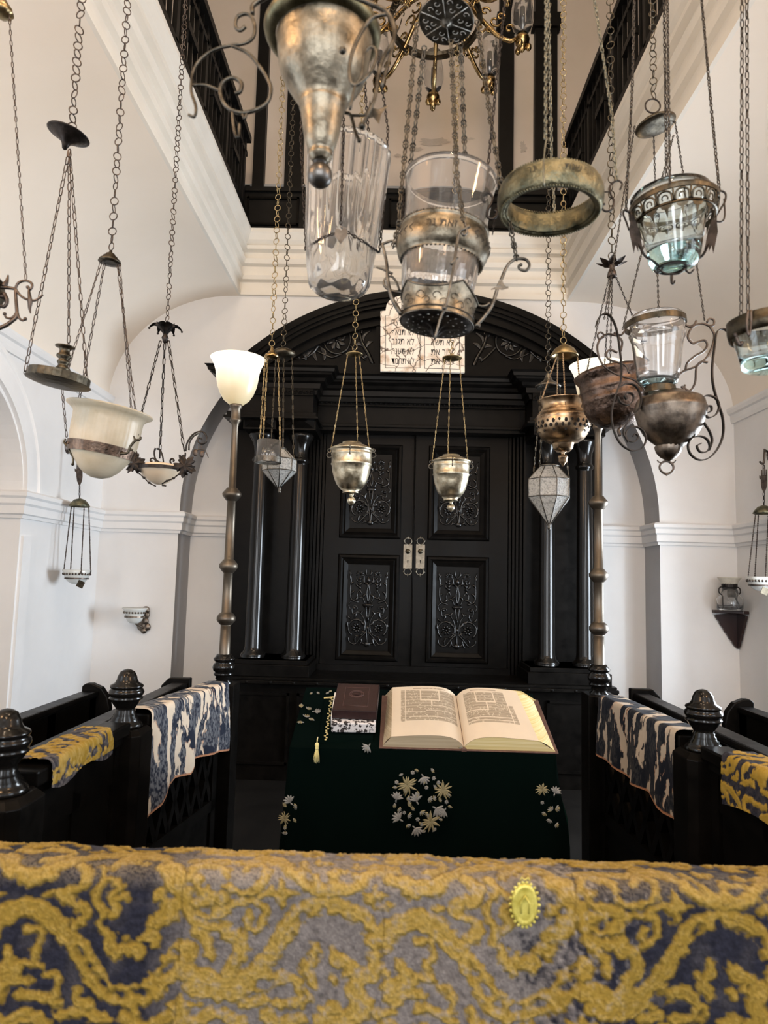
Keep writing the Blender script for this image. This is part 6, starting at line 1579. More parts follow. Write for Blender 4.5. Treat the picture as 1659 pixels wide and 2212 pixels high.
mb = MB(); c = W(691, 379, D); mb.ell(c, 29 * K(D), su=28, sv=16); ax(mb, 691, 352, D, [(10, 356), (14, 352), (18, 348), (17, 344), (12, 342), (0, 342)]); mb.build('ball_finial', mottled('grey_pewter', (.09, .085, .08), (.18, .17, .16), 12, (.32, .42), 1, .1), t)
mb = MB(); ax(mb, 697, 60, D, [(100, 72), (106, 60), (112, 20), (116, -60), (114, -60), (110, 20), (103, 62), (96, 72), (100, 72)], mod=lambda a, i, z: 1 + .012 * math.cos(24 * a), seg=96); mb.build('glass', M['glass'], t)
mb = MB(); ax(mb, 697, 15, D, [(114, 18), (116, 18), (117, -2), (115, -2), (114, 18)], smooth_=False); mb.build('rim_band', M['silver_dark'], t)
o2 = dict(org=(400, 0), sc=2.9625); dk = M['silver_chain']
mb = MB()
tr(mb, [(385, 170), (350, 195), (322, 165), (335, 110), (385, 88), (425, 110), (445, 170), (435, 240), (380, 278), (290, 292), (180, 322), (90, 390), (50, 470), (38, 580), (68, 680), (60, 745), (20, 735)], D - .01, (4.6, 3.6), **o2)
tr(mb, [(290, 290), (400, 340), (480, 430), (530, 510), (550, 580), (522, 660), (430, 712), (340, 720), (262, 680), (226, 600), (240, 530), (300, 498), (358, 530), (352, 585), (318, 598)], D - .01, (4, 5.4), **o2)
tr(mb, [(50, 545), (130, 545), (200, 572), (232, 592)], D - .01, 3.6, **o2); tr(mb, [(300, 705), (308, 790), (325, 870), (345, 870), (348, 790)], D - .01, 3.6, **o2); tr(mb, [(360, 715), (380, 760), (395, 720)], D - .01, 3, **o2)
tr(mb, [(430, 90), (440, 30), (560, -40)], D, 6, **o2); mb.build('scroll_arm', dk, t)
mb = MB()
tr(mb, [(1080, -20), (1200, 30), (1290, 80), (1338, 170), (1330, 270), (1275, 360), (1240, 460), (1215, 620), (1165, 740), (1130, 810)], D - .10, (6.5, 4.5), **o2)
tr(mb, [(1290, 90), (1190, 120), (1110, 240), (1062, 360), (1052, 470), (1075, 545), (1140, 515), (1200, 440), (1225, 340), (1190, 300), (1145, 350), (1130, 480), (1085, 560), (1055, 700)], D - .10, (5, 3.6), **o2)
tr(mb, [(1335, 260), (1300, 400), (1255, 560)], D - .10, 4, **o2); mb.ell(W(740, 109, D - .11), 8 * K(D)); mb.ell(W(782, 272, D - .10), 8 * K(D)); mb.build('scroll_arm', dk, t)
mb = MB()
tr(mb, [(1020, 720), (1060, 740), (1090, 850), (1112, 895)], D + .1, (4, 4), **o2); mb.ell(W(776, 303, D + .1), 6 * K(D)); tr(mb, [(1060, 740), (1150, 735), (1180, 690)], D + .1, 3.4, **o2)
leaf_pts = [(1180, 640), (1200, 690), (1235, 700), (1305, 670), (1255, 730), (1240, 795), (1205, 750), (1170, 760), (1175, 700)]
mb.poly([(x, y) for x, y in leaf_pts], lambda a, b, h: W(400 + a / 2.9625, b / 2.9625, D + .1 + h), .006); mb.build('scroll_arm', dk, t)
for p0, p1 in (((560, -40, D), (640, -700, D)), ((845, -10, D - .05), (700, -700, D)), ((780, -60, D + .1), (760, -700, D))): ch(t, dk, p0, p1, 22, 14, 2.6)
hang(t, dk, 690, -700, D, 22, 14, 2.6, False)

# ---- tall fluted glass vase
D = 1.6; t = lamp('fluted_glass_lamp', 740, 640, D, 'tall clear fluted glass vase held by dark chains with a heart plate')
mb = MB(); prof = [(0, 638), (28, 638), (48, 634), (62, 625), (69, 612), (73, 590), (76, 565), (79, 540), (82, 500), (85, 460), (88, 420), (90, 380), (92, 345), (93, 330)]
sw = lambda a, i, z: 1 + (.055 * abs(math.sin(12 * a)) - .02 if i >= 8 else (.022 * math.sin(9 * a + i * 1.6) if 2 < i < 8 else 0))
# extra rings so the flutes stay crisp
pr = [prof[0]]
for A, B in zip(prof, prof[1:]):
    pr.append(B)
inner = [(r - 5 if r > 10 else 0, y - (3 if y > 600 else 0)) for r, y in prof[::-1]]; inner[-1] = (0, 622); inner = [(max(0, r), y) for r, y in inner]
c_ = prof + [(91, 327)] + inner[:-4] + [(60, 622), (44, 630), (0, 633)]
ax(mb, 742, 480, D, c_, seg=264, tilt=.05, mod=lambda a, i, z: sw(a, i, z) if i < len(prof) else 1); mb.build('glass_vase', M['glass_gleam'], t)
for p0, p1, nm in (((742, 290, D - .12), (736, 485, D - .12), 'f'), ((650, 300, D), (656, 420, D), 'l'), ((656, 420, D), (661, 540, D), 'l'), ((800, 0, D), (838, 280, D), 'r'), ((838, 280, D), (832, 400, D), 'r'), ((832, 400, D), (820, 545, D), 'r'), ((790, 215, D + .1), (800, 330, D + .1), 'b'),
                   ((728, 502, D - .125), (693, 515, D - .10), 'n'), ((693, 515, D - .10), (660, 540, D), 'n'), ((748, 500, D - .125), (785, 522, D - .10), 'n'), ((785, 522, D - .10), (818, 545, D), 'n')):
    ch(t, M['iron'], p0, p1, 12, 8, 1.5)
for p0, p1 in (((742, 290, D - .12), (742, -60, D - .08)), ((650, 300, D), (662, -60, D)), ((800, 0, D), (795, -60, D)), ((790, 215, D + .1), (780, -60, D + .06))): ch(t, M['iron'], p0, p1, 12, 8, 1.5)
mb = MB(); hp = [(0, 26), (-13, 8), (-13, -3), (-7, -8), (0, -3), (7, -8), (13, -3), (13, 8)]
cH = W(737, 502, D - .13); mb.poly([(a, b) for a, b in hp], lambda a, b, h: cH + V((a * K(D), -h, -b * K(D))), .003); mb.build('heart_plate', M['bronze'], t)
mb = MB(); ax(mb, 735, -70, D, [(0, -80), (75, -74), (78, -66), (60, -64), (0, -72)]); mb.build('canopy', M['brass_dark'], t); hang(t, M['iron'], 735, -80, D, 14, 10, 1.6, False)

# ---- silver basket lamp
D = 1.45; t = lamp('silver_basket_lamp', 940, 738, D, 'large engraved silver basket lamp with tall clear glass, in front of the stone tablets')
T = .10; SI = M['silver_dark']; k = K(D)
def axb(mb, pyref, prof, **kw):
    cx = 960 - (pyref - 493) * .085; return ax(mb, cx, pyref, D, prof, tilt=T, **kw)
mb = MB(); axb(mb, 535, [(92, 571), (91, 568), (97, 564), (102, 552), (105, 540), (104, 528), (101, 516), (97, 508), (98, 505), (100, 503), (99, 500), (96, 500), (94, 505), (99, 530), (99, 545), (90, 566), (92, 571)], seg=64)
mb.build('engraved_band', M['silver'], t)
c = W(960 - (502 - 493) * .085, 502, D); R3 = Matrix.Rotation(T, 3, 'Y')
mb = MB()
for j in range(72):
    a = 2 * PI * j / 72; mb.ell(c + R3 @ V((99 * k * math.cos(a), 99 * k * math.sin(a), .002)), 2.6 * k, su=6, sv=4)
mb.build('bead_edge', SI, t); mb = MB(); cb = W(954, 570, D)
for j in range(60):
    a = 2 * PI * j / 60; mb.ell(cb + R3 @ V((91.5 * k * math.cos(a), 91.5 * k * math.sin(a), -.001)), (2.8 * k, 2.8 * k, 2.0 * k), su=6, sv=4)
mb.build('bead_edge', SI, t)
# engraved letters and scrolls round the band
ENG = principled('engraving_shadow', (.05, .045, .038), .6, .6)
def wraptext(mb, txt, c, R3, Rr, z0, size, a0, lift, dr=0):
    vs, fs = text_mesh(rtl(txt), size)
    if vs: mb.add([c + R3 @ V(((Rr + lift + dr * (v.y / size)) * math.cos(a0 + v.x / Rr), (Rr + lift + dr * (v.y / size)) * math.sin(a0 + v.x / Rr), z0 + v.y)) for v in vs], fs, False)
mb = MB(); cc_ = W(957, 535, D)
wraptext(mb, 'זאת נר', cc_, R3, 106.5 * k, -.004, .024, -PI / 2 - .1, .0010, -.003)
wraptext(mb, 'עיר', cc_, R3, 106.5 * k, -.006, .022, -.72, .0010, -.003)
for j in range(34):
    a = 2 * PI * j / 34 + .05
    if -PI / 2 - .75 < ((a + PI) % (2 * PI)) - PI < -PI / 2 + .55: continue
    P = [cc_ + R3 @ V(((106 * k - .00025 * (q - 3) ** 2) * math.cos(a + .05 * math.sin(q * 1.3)), (106 * k - .00025 * (q - 3) ** 2) * math.sin(a + .05 * math.sin(q * 1.3)), (q - 3) * .0032)) for q in range(7)]
    mb.tube(P, .0009, 4)
mb.build('engraving', ENG, t)
mb = MB()
g = [(0, 655), (70, 655), (77, 650), (80, 630), (84, 600), (87, 570), (92, 520), (96, 460), (100, 420), (104, 395), (105, 388), (103, 386), (99, 400), (95, 440), (90, 500), (83, 570), (78, 615), (73, 645), (0, 648)]
axb(mb, 520, g, seg=96, mod=lambda a, i, z: 1 + (.008 * math.cos(32 * a) if 1 < i < 6 else 0)); mb.build('glass_cylinder', M['glass'], t)
# lower gallery: curved-top panels, three corners
cg = W(943, 700, D); mb = MB(); rows = []
n = 72
for i, q in enumerate(np.linspace(0, 1, 8)):
    row = []
    for j in range(n + 1):
        a = 2 * PI * j / n; ph = ((a + PI / 2 + PI / 4 + .25) % (PI / 2)) / (PI / 2)     # 0..1 within a panel
        peak = (2 * abs(ph - .5)) ** 2
        h = (52 + 22 * peak) * k; r = (81 - 6 * math.sin(PI * q * .9) + 6 * q + 3 * peak * q) * k
        row.append(cg + R3 @ V((r * math.cos(a), r * math.sin(a), h * q)))
    rows.append(row)
mb.grid(rows); mb.grid([[cg + R3 @ (R3.transposed() @ (p - cg) * .985) for p in r_] for r_ in rows[::-1]])
mb.build('lower_gallery', M['silver'], t)
mb = MB(); mb.tube(rows[-1][:-1], 2.4 * k, 6, closed=True); mb.tube([p for p in rows[0][:-1]], 2.6 * k, 6, closed=True); mb.tube([cg + R3 @ (R3.transposed() @ (p - cg) + V((0, 0, .012))) for p in rows[0][:-1]], 1.2 * k, 6, closed=True); mb.build('moulded_edge', SI, t)
mb = MB(); er2 = random.Random(4)
for j in range(26):
    a0 = 2 * PI * j / 26; z0 = (16 + 14 * (j % 2) + er2.uniform(0, 6)) * k; rad = 82.5 * k; s_ = 1 if j % 2 else -1
    P = [(a0 + s_ * q[0] / 80, z0 + q[1] * k) for q in spiral(0, 0, 11, 3, .3, 5.0, 12)]
    mb.tube([cg + R3 @ V((rad * math.cos(a), rad * math.sin(a), z)) for a, z in P], .9 * k, 4)
mb.build('engraving', ENG, t)
# pierced base
mb = MB(); k2 = [(80, 0), (79, -3), (50, -5), (30, -8), (18, -12), (10, -20), (4, -30), (0, -38)]
mb.lathe([(r * k, z * k) for r, z in k2], 48, R3, lambda a, i, z: 1 + (.22 * math.cos(6 * a) if i in (3, 4, 5, 6) else 0), cg); mb.build('base_plate', M['iron'], t)
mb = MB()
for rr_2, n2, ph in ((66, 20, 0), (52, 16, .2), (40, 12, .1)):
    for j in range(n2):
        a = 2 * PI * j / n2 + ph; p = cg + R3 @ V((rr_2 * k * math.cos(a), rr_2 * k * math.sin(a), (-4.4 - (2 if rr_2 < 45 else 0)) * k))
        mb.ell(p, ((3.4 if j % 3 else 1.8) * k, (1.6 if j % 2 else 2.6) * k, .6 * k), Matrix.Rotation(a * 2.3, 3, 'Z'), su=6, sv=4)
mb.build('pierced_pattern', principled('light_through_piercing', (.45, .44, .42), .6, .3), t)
o8 = dict(org=(800, 430), sc=4.608)
mb = MB()
tr(mb, [(1035, 1275), (1130, 1175), (1210, 1060), (1250, 940), (1272, 870), (1312, 780), (1350, 690), (1400, 625), (1470, 592), (1550, 605), (1585, 660), (1550, 712), (1490, 700), (1478, 665), (1505, 655)], D, (4.8, 2.8), **o8)
tr(mb, [(1205, 900), (1250, 880), (1290, 885), (1320, 888), (1372, 880)], D, (1.2, 2.6), **o8); mb.poly([(1285, 800), (1265, 860), (1200, 905), (1275, 895), (1310, 905), (1372, 890), (1330, 850), (1310, 800)], lambda a, b, h: W(800 + a / 4.608, 430 + b / 4.608, D - .005 + h), .008)
tr(mb, [(1060, 1045), (1100, 1065), (1150, 1060), (1190, 1030)], D, (3, 2.4), **o8); mb.ell(W(1033, 703, D), 5.5 * k); mb.ell(W(1125, 572, D), 4 * k); mb.build('scroll_arm', SI, t)
mb = MB()
tr(mb, [(310, 1150), (240, 1040), (195, 920), (170, 780), (165, 660), (140, 530), (118, 445)], D - .02, (5.2, 3), **o8); tr(mb, [(60, 680), (110, 695), (160, 715), (220, 745)], D - .02, (2, 3.2), **o8)
tr(mb, [(320, 930), (260, 925), (180, 900), (135, 850), (150, 790), (210, 770), (260, 830), (290, 910)], D + .06, (3.2, 2.6), **o8); tr(mb, [(118, 450), (140, 440), (215, 415), (250, 440)], D, 3, **o8)
mb.ell(W(868, 678, D), 5 * k); mb.build('scroll_arm', SI, t)
mb = MB()
tr(mb, [(640, 1390), (700, 1180), (745, 1080), (790, 890), (830, 660), (860, 460), (890, 330), (940, 300), (990, 270)], D - .16, (2.6, 4.2), **o8); tr(mb, [(910, 330), (930, 360), (960, 320), (940, 230)], D - .16, 3.4, **o8); tr(mb, [(800, 650), (850, 600), (875, 580)], D - .16, (4, 1.6), **o8); mb.ell(W(960, 665, D - .16), 5.5 * k)
mb.build('scroll_arm', SI, t)
# bone-link chains and pierced canopy disc
def bone(t, mat, p0, p1, Lpx=38, r=2.4):
    A, B = W(*p0), W(*p1); Dm = (p0[2] + p1[2]) / 2; L = Lpx * K(Dm); n = max(1, round((B - A).length / L)); mb = MB(); d = (B - A) / n; r = r * K(Dm); u = d.normalized()
    for i in range(n):
        a = A + d * i; b = A + d * (i + 1); q = d.normalized().cross(V((0, 1, 0))).normalized()
        for s_ in (-1, 1): mb.tube([a + d * .10 + q * s_ * r * 1.9, a + d * .3 + q * s_ * r * .55, a + d * .5 + q * s_ * r * 1.0, a + d * .7 + q * s_ * r * .55, a + d * .9 + q * s_ * r * 1.9], r * .62, 5)
        for e in (.1, .9):
            c = a + d * e; mb.tube([c + q * 1.9 * r * math.cos(x) + u * 1.9 * r * math.sin(x) for x in np.linspace(0, 2 * PI, 9)[:-1]], r * .5, 4, closed=True)
        mb.tube([b + V((0, 1, 0)) * 1.6 * r * math.cos(x) + u * 2.6 * r * math.sin(x) for x in np.linspace(0, 2 * PI, 9)[:-1]], r * .45, 4, closed=True)
    mb.build('chain', mat, t)
S3 = lambda x, y: (800 + x / 3.77, y / 3.77)
for a, b, da, db in (((380, 190), (240, 1680), 0, 0), ((240, 1680), (235, 1830), 0, 0), ((440, 380), (330, 1330), .05, .14), ((655, 330), (705, 1420), -.05, -.14), ((705, 1420), (755, 1790), -.14, -.16), ((735, 350), (770, 1265), .05, .12), ((870, 170), (980, 980), .02, 0), ((980, 980), (1060, 1470), 0, 0), ((1060, 1470), (1150, 1880), 0, 0), ((1150, 1900), (1190, 2100), 0, 0), ((235, 1830), (190, 2000), 0, 0)):
    bone(t, M['silver_chain'], (*S3(*a), D + da), (*S3(*b), D + db), 36 if abs(a[1] - b[1]) > 300 else 30, 3.0)
for x0, y0, x1, y1 in ((268, 1600, 265, 1800), (685, 1450, 685, 1730), (1030, 1700, 995, 1910)): ch(t, M['iron'], (*S3(x0, y0), D), (*S3(x1, y1), D), 9, 6, 1.2)
mb = MB(); cx, py = 964, 46; T2 = -.06
ax(mb, cx, py, D, [(0, 58), (6, 56), (10, 50), (16, 49), (58, 45), (63, 47), (65, 44), (62, 40), (50, 39), (0, 36)], tilt=.10, tiltx=-.12, seg=48); mb.build('canopy', M['silver_dark'], t)
cD = W(cx, py, D); RR = Matrix.Rotation(.10, 3, 'Y') @ Matrix.Rotation(-.12, 3, 'X'); mb = MB()
for j in range(6):
    a = 2 * PI * j / 6 + .3; mb.tube([cD + RR @ V((q * k * math.cos(a), q * k * math.sin(a), -.0035 + .0022 * q / 60)) for q in (10, 30, 62)], 1.2 * k, 5)
    for (rr5, s_) in ((32, 1), (48, -1), (50, 1)):
        P = spiral(0, 0, 8, 2, 0, 4.6 * s_, 12); b0 = a + (.52 if rr5 != 48 else .28) + (.2 if rr5 == 50 else 0)
        mb.tube([cD + RR @ V(((rr5 * math.cos(b0) + x) * k, (rr5 * math.sin(b0) + y) * k, -.0022 + .0 * x)) for x, y in P], 1.1 * k, 4)
mb.build('relief_ornament', principled('pale_relief_silver', (.42, .41, .38), .35, .9), t)
bone(t, M['silver_chain'], (972, 40, D), (980, -330, D), 36, 3.0); hang(t, SI, 980, -330, D, 16, 10, 2, False)

# ---- brass hoop
D = 1.4; t = lamp('brass_hoop', 1188, 430, D, 'wide hammered greenish brass hoop with engraved Hebrew letters, hung between S-shaped hooks', 'hanging hoop')
k = K(D); c = W(1188, 432, D); T = .03; R3 = Matrix.Rotation(T, 3, 'Y')
def hoop(prof, mod=None): mb = MB(); mb.lathe([(r * k, z * k) for r, z in prof], 96, R3, mod, c); return mb
hoop([(108, -30), (113, -28), (116, -18), (118, -2), (117, 14), (113, 26), (108, 30), (107, 26), (111, 14), (113, -2), (111, -18), (106, -25), (96, -27), (94, -24), (92, 6), (94, 18), (96, 16), (98, -20), (100, -30), (108, -30)]).build('hoop', M['brass_green'], t)
mb = MB()
for zz3, rr3 in ((-30, 109), (30, 108)):
    for j in range(110):
        a = 2 * PI * j / 110; mb.ell(c + R3 @ V((rr3 * k * math.cos(a), rr3 * k * math.sin(a), zz3 * k)), 2.8 * k, su=5, sv=4)
mb.build('milled_edge', M['brass_green'], t)
mb = MB(); wraptext(mb, 'הר שנת', c, R3, 119 * k, 0, .021, -PI / 2 + .34, .0006); wraptext(mb, 'נר', c, R3, 119 * k, 0, .021, -PI / 2 - .55, .0006); mb.build('engraved_letters', principled('dark_engraving', (.02, .02, .012), .6, .3), t)
oJ = dict(org=(1040, 320), sc=5.184)
mb = MB(); tr(mb, [(45, 605), (12, 590), (-3, 540), (25, 500), (80, 500), (125, 555), (112, 620), (72, 690), (65, 760), (110, 795), (160, 770), (172, 715), (140, 700)], D, (3.0, 3.4), **oJ); mb.build('hook', M['iron'], t)
mb = MB(); tr(mb, [(1550, 465), (1575, 400), (1530, 362), (1470, 390), (1432, 450), (1450, 525), (1482, 600), (1462, 680), (1402, 708), (1352, 680), (1342, 640), (1380, 625)], D, (2.2, 2.8), **oJ); tr(mb, [(1440, 490), (1375, 490)], D, 1.6, **oJ); mb.build('hook', M['iron'], t)
GC = mottled('grey_green_chain', (.10, .10, .08), (.24, .24, .19), 60, (.35, .5), .9, .3)
for p0, p1 in (((1049, 413, D), (1066, 240, D)), ((1066, 240, D), (1095, -40, D)), ((1332, 392, D), (1322, 250, D)), ((1322, 250, D), (1278, -40, D)), ((1192, 372, D + .18), (1184, -40, D + .1)), ((1198, 470, D + .18), (1194, 372, D + .18))):
    ch(t, GC if p0[0] > 1100 else M['iron'], p0, p1, 15, 9, 1.7)
mb = MB(); tr(mb, [(1176, 402), (1174, 360), (1178, 312), (1182, 300)], D - .13, 1.8); mb.build('wire', GC, t); ch(t, GC, (1178, 302, D - .13), (1180, -40, D - .1), 15, 10, 2.0)
for p0 in ((1095, -40, D), (1278, -40, D), (1184, -40, D + .1), (1180, -40, D - .1)): ch(t, GC, p0, (1186, -330, D), 15, 9, 1.7)
hang(t, GC, 1186, -330, D, 15, 10, 1.8, False)

# ---- green glass bowl in a pierced gallery
D = 1.6; k = K(D); t = lamp('pierced_gallery_lamp', 1453, 600, D, 'green-based glass bowl in a pierced dark brass gallery with S-shaped handles, upper right')
T = -.07; R3 = Matrix.Rotation(T, 3, 'Y')
mb = MB(); ax(mb, 1452, 480, D, [(0, 578), (38, 578), (46, 574), (52, 560), (57, 540), (66, 500), (76, 460), (83, 438), (85, 422), (83, 420), (79, 440), (70, 470), (60, 505), (52, 535), (0, 545)], tilt=T, seg=64); mb.build('glass_bowl', M['glass_green'], t)
mb = MB(); ax(mb, 1452, 560, D, [(0, 577), (37, 577), (44, 573), (50, 560), (52, 545), (0, 547)], tilt=T, seg=48); mb.build('glass_base', M['glass_aqua'], t)
# gallery: ring, arcade of arches, row of points
cg = W(1455, 450, D); mb = MB(); mb.lathe([(r * k, z * k) for r, z in [(91, 0), (95, 0), (96, 8), (95, 12), (92, 12), (91, 0)]], 64, R3, None, cg, False); mb.lathe([(r * k, z * k) for r, z in [(84, -30), (88, -29), (87, -24), (83, -25), (84, -30)]], 64, R3, None, cg, False)
mb.build('gallery_ring', M['brass_dark'], t)
mb = MB(); n = 16
def gp(a, z, off=0): # surface of the flaring gallery; z in px below the ring
    r = (94 + z * .28 + off) * k; return cg + R3 @ V((r * math.cos(a), r * math.sin(a), z * k))
for j in range(n):
    a0 = 2 * PI * j / n; da = 2 * PI / n
    mb.tube([gp(a0 + da * (.5 + .42 * math.sin(q)), -16 + 13 * math.cos(q) - (6 if abs(q) > 1.4 else 0)) for q in np.linspace(-1.9, 1.9, 11)], 2.3 * k, 5)
    mb.tube([gp(a0 + da * (.5 + .18 * math.sin(q)), -17 + 6 * math.cos(q)) for q in np.linspace(-2.2, 2.2, 8)], 1.6 * k, 5)
    mb.tube([gp(a0, 0), gp(a0, -26)], 2.0 * k, 5)
    # hanging points
    vs = [gp(a0 + da * .05, -26), gp(a0 + da * .95, -26), gp(a0 + da * .78, -36), gp(a0 + da * .62, -38), gp(a0 + da * .5, -56), gp(a0 + da * .38, -38), gp(a0 + da * .22, -36)]
    m_ = len(vs); vs2 = [v - R3 @ V((math.cos(a0) * .0016, math.sin(a0) * .0016, 0)) for v in vs]
    mb.add(vs + vs2, [tuple(range(m_)), tuple(reversed(range(m_, 2 * m_)))] + [(i, (i + 1) % m_, (i + 1) % m_ + m_, i + m_) for i in range(m_)], False)
mb.build('pierced_arcade', M['brass_dark'], t)
mb = MB()
for s_, a_ in ((-1, 0), (1, 0)):
    tr(mb, [(1455 + s_ * 92, 452 - s_ * 6), (1455 + s_ * 88, 490), (1455 + s_ * 74, 530), (1455 + s_ * 58, 556), (1455 + s_ * 30, 562), (1455 + s_ * 22, 575), (1455 + s_ * 34, 590), (1455 + s_ * 44, 582)], D - .0, (3.4, 2.0))
    mb.poly([(1455 + s_ * 92, 462), (1455 + s_ * 96, 500), (1455 + s_ * 86, 548), (1455 + s_ * 82, 530), (1455 + s_ * 76, 545), (1455 + s_ * 76, 525), (1455 + s_ * 66, 540), (1455 + s_ * 74, 500), (1455 + s_ * 84, 470)][::s_], lambda a, b, h: W(a, b, D - .02 + h), .004)
ax(mb, 1451, 578, D, [(28, 581), (32, 581), (32, 576), (28, 576), (28, 581)], seg=28, smooth_=False); tr(mb, [(1423, 580), (1435, 590), (1451, 592), (1468, 590), (1480, 580)], D - .05, 2.2); tr(mb, [(1451, 590), (1451, 610), (1455, 612), (1458, 606)], D - .02, (3.4, 1.8))
mb.build('cage', M['iron'], t)
o4 = dict(org=(1150, 0), sc=3.26)
mb = MB(); tr(mb, [(1285, 1430), (1290, 1370), (1325, 1345), (1360, 1365), (1355, 1420), (1320, 1480), (1290, 1530), (1300, 1560), (1340, 1555), (1355, 1510), (1350, 1400)], D, (2.6, 2.0), **o4); tr(mb, [(1275, 1400), (1265, 1480), (1280, 1560)], D, 2.2, **o4); mb.build('handle', M['iron'], t)
mb = MB(); tr(mb, [(690, 1500), (650, 1480), (640, 1510), (660, 1560), (680, 1620)], D, (2.6, 2.2), **o4); mb.build('handle', M['iron'], t)
DC = mottled('dark_chain', (.03, .028, .026), (.10, .09, .08), 60, (.35, .5), .9, .2)
for p0, p1 in (((1352, 455, D), (1366, 180, D)), ((1366, 180, D), (1371, -40, D)), ((1554, 412, D), (1539, 260, D)), ((1539, 260, D), (1512, -40, D)), ((1440, 396, D + .14), (1434, -40, D + .08)), ((1447, 396, D - .12), (1441, -40, D - .08))): ch(t, DC, p0, p1, 12, 8.5, 1.7)
for p0 in ((1371, -40, D), (1512, -40, D), (1434, -40, D + .08), (1441, -40, D - .08)): ch(t, DC, p0, (1438, -330, D), 12, 8.5, 1.7)
hang(t, DC, 1438, -330, D, 12, 9, 1.7, False)

# ---- aqua glass at the right edge
D = 1.5; k = K(D); t = lamp('aqua_glass_lamp', 1668, 800, D, 'pale aqua glass bowl lamp with a dented brass rim cut off by the right edge')
mb = MB(); ax(mb, 1664, 740, D, [(0, 796), (52, 796), (60, 792), (62, 780), (68, 750), (76, 720), (80, 690), (77, 690), (72, 722), (62, 756), (56, 780), (0, 786)], tilt=-.05, seg=56); mb.build('glass_bowl', M['glass_green'], t)
mb = MB(); ax(mb, 1664, 785, D, [(0, 795), (51, 795), (57, 791), (58, 783), (0, 784)], tilt=-.05, seg=48); mb.build('glass_base', M['glass_aqua'], t)
mb = MB(); ax(mb, 1664, 708, D, [(82, 728), (84, 728), (87, 712), (87, 690), (85, 690), (84, 712), (82, 728)], tilt=-.05, seg=48, mod=lambda a, i, z: 1 + .008 * math.sin(7 * a)); mb.build('rim_band', M['brass_dark'], t)
mb = MB(); tr(mb, [(1590, 728), (1588, 720), (1598, 745), (1604, 738)], D - .03, 4); tr(mb, [(1616, 670), (1613, 700), (1618, 725), (1622, 700), (1622, 670)], D - .08, 3); mb.build('hook', M['iron_brown'], t)
ch(t, DC, (1601, 690, D), (1603, -40, D), 23, 10.5, 1.7); ch(t, DC, (1616, 690, D - .06), (1613, -40, D - .04), 23, 10.5, 1.7); ch(t, DC, (1730, 680, D + .04), (1735, -40, D), 23, 10.5, 1.7)
for p0 in ((1603, -40, D), (1613, -40, D - .04), (1735, -40, D)): ch(t, DC, p0, (1650, -260, D), 23, 10.5, 1.7)
hang(t, DC, 1650, -260, D, 23, 10, 1.7, False)

# ---- scrolled iron oil lamp
D = 2.0; k = K(D); t = lamp('scrolled_iron_lamp', 1440, 1025, D, 'dark bronze oil lamp with clear glass and large wrought iron scrolls, right side', 'hanging lamp')
mb = MB(); ax(mb, 1420, 760, D, [(0, 832), (34, 832), (40, 829), (43, 820), (48, 790), (52, 755), (54, 738), (58, 730), (60, 724), (57, 718), (58, 705), (57, 690), (55, 684), (53, 686), (55, 708), (54, 718), (56, 724), (52, 732), (48, 756), (43, 796), (38, 822), (0, 826)], seg=56); mb.build('glass_chimney', M['glass'], t)
mb = MB(); ax(mb, 1420, 826, D, [(0, 831), (33, 831), (38, 828), (40, 821), (0, 823)], seg=48); mb.build('glass_base', M['glass_aqua'], t)
mb = MB(); ax(mb, 1415, 700, D, [(62, 706), (65, 706), (65, 694), (62, 694), (62, 706)], tilt=-.07, seg=48, smooth_=False); ax(mb, 1425, 842, D, [(31, 850), (34, 850), (33, 836), (30, 836), (31, 850)], seg=36, smooth_=False); mb.build('collar', M['brass_dark'], t)
mb = MB(); ax(mb, 1448, 910, D, [(0, 966), (26, 966), (29, 962), (42, 952), (56, 938), (66, 920), (72, 900), (75, 888), (76, 884), (74, 880), (71, 868), (66, 862), (50, 856), (34, 850), (30, 846), (0, 846)], seg=56); mb.build('font', M['bronze'], t)
mb = MB(); ax(mb, 1444, 975, D, [(27, 964), (27, 968), (24, 978), (16, 988), (8, 993), (4, 996), (0, 998)], seg=36, mod=lambda a, i, z: 1 + .08 * math.cos(16 * a)); mb.build('pierced_cup', M['bronze'], t)
mb = MB(); cR = W(1440, 1010, D); mb.tube([cR + V((14 * k * math.cos(a) * (1 + .08 * math.cos(2 * a)), 0, 14 * k * math.sin(a))) for a in np.linspace(0, 2 * PI, 25)[:-1]], 2.6 * k, 6, closed=True)
for s_ in (-1, 1): mb.tube([cR + V((s_ * 10 * k, 0, 9 * k)), cR + V((s_ * 17 * k, 0, 12 * k)), cR + V((s_ * 20 * k, 0, 16 * k))], 1.6 * k, 5)
mb.tube([cR + V((0, 0, 12 * k)), cR + V((0, 0, 24 * k))], 2 * k, 5); mb.ell(cR + V((0, 0, -15 * k)), 3.4 * k); mb.build('ring_finial', M['iron_brown'], t)
oM = dict(org=(1230, 650), sc=3.867); F1 = (9, 2.2)
mb = MB(); tr(mb, [(220, 215), (240, 150), (280, 112), (330, 118), (370, 175), (398, 260), (420, 400), (435, 560), (425, 680), (382, 800), (352, 940), (370, 1080), (430, 1195), (520, 1250), (600, 1232), (640, 1160), (618, 1090), (560, 1052), (500, 1065), (470, 1110), (490, 1165), (545, 1175), (575, 1135), (550, 1110), (530, 1130)], D - .03, 1, flat=F1, **oM)
mb.build('strap_scroll', M['iron'], t)
mb = MB(); tr(mb, [(405, 800), (430, 850), (490, 868), (532, 830), (530, 785), (490, 768), (460, 790), (478, 825)], D - .03, 1, flat=F1, **oM); tr(mb, [(410, 725), (480, 692), (550, 710), (595, 790), (590, 880), (530, 960), (480, 1020), (452, 1100), (490, 1180)], D - .03, 1, flat=F1, **oM); mb.build('inner_scroll', M['iron'], t)
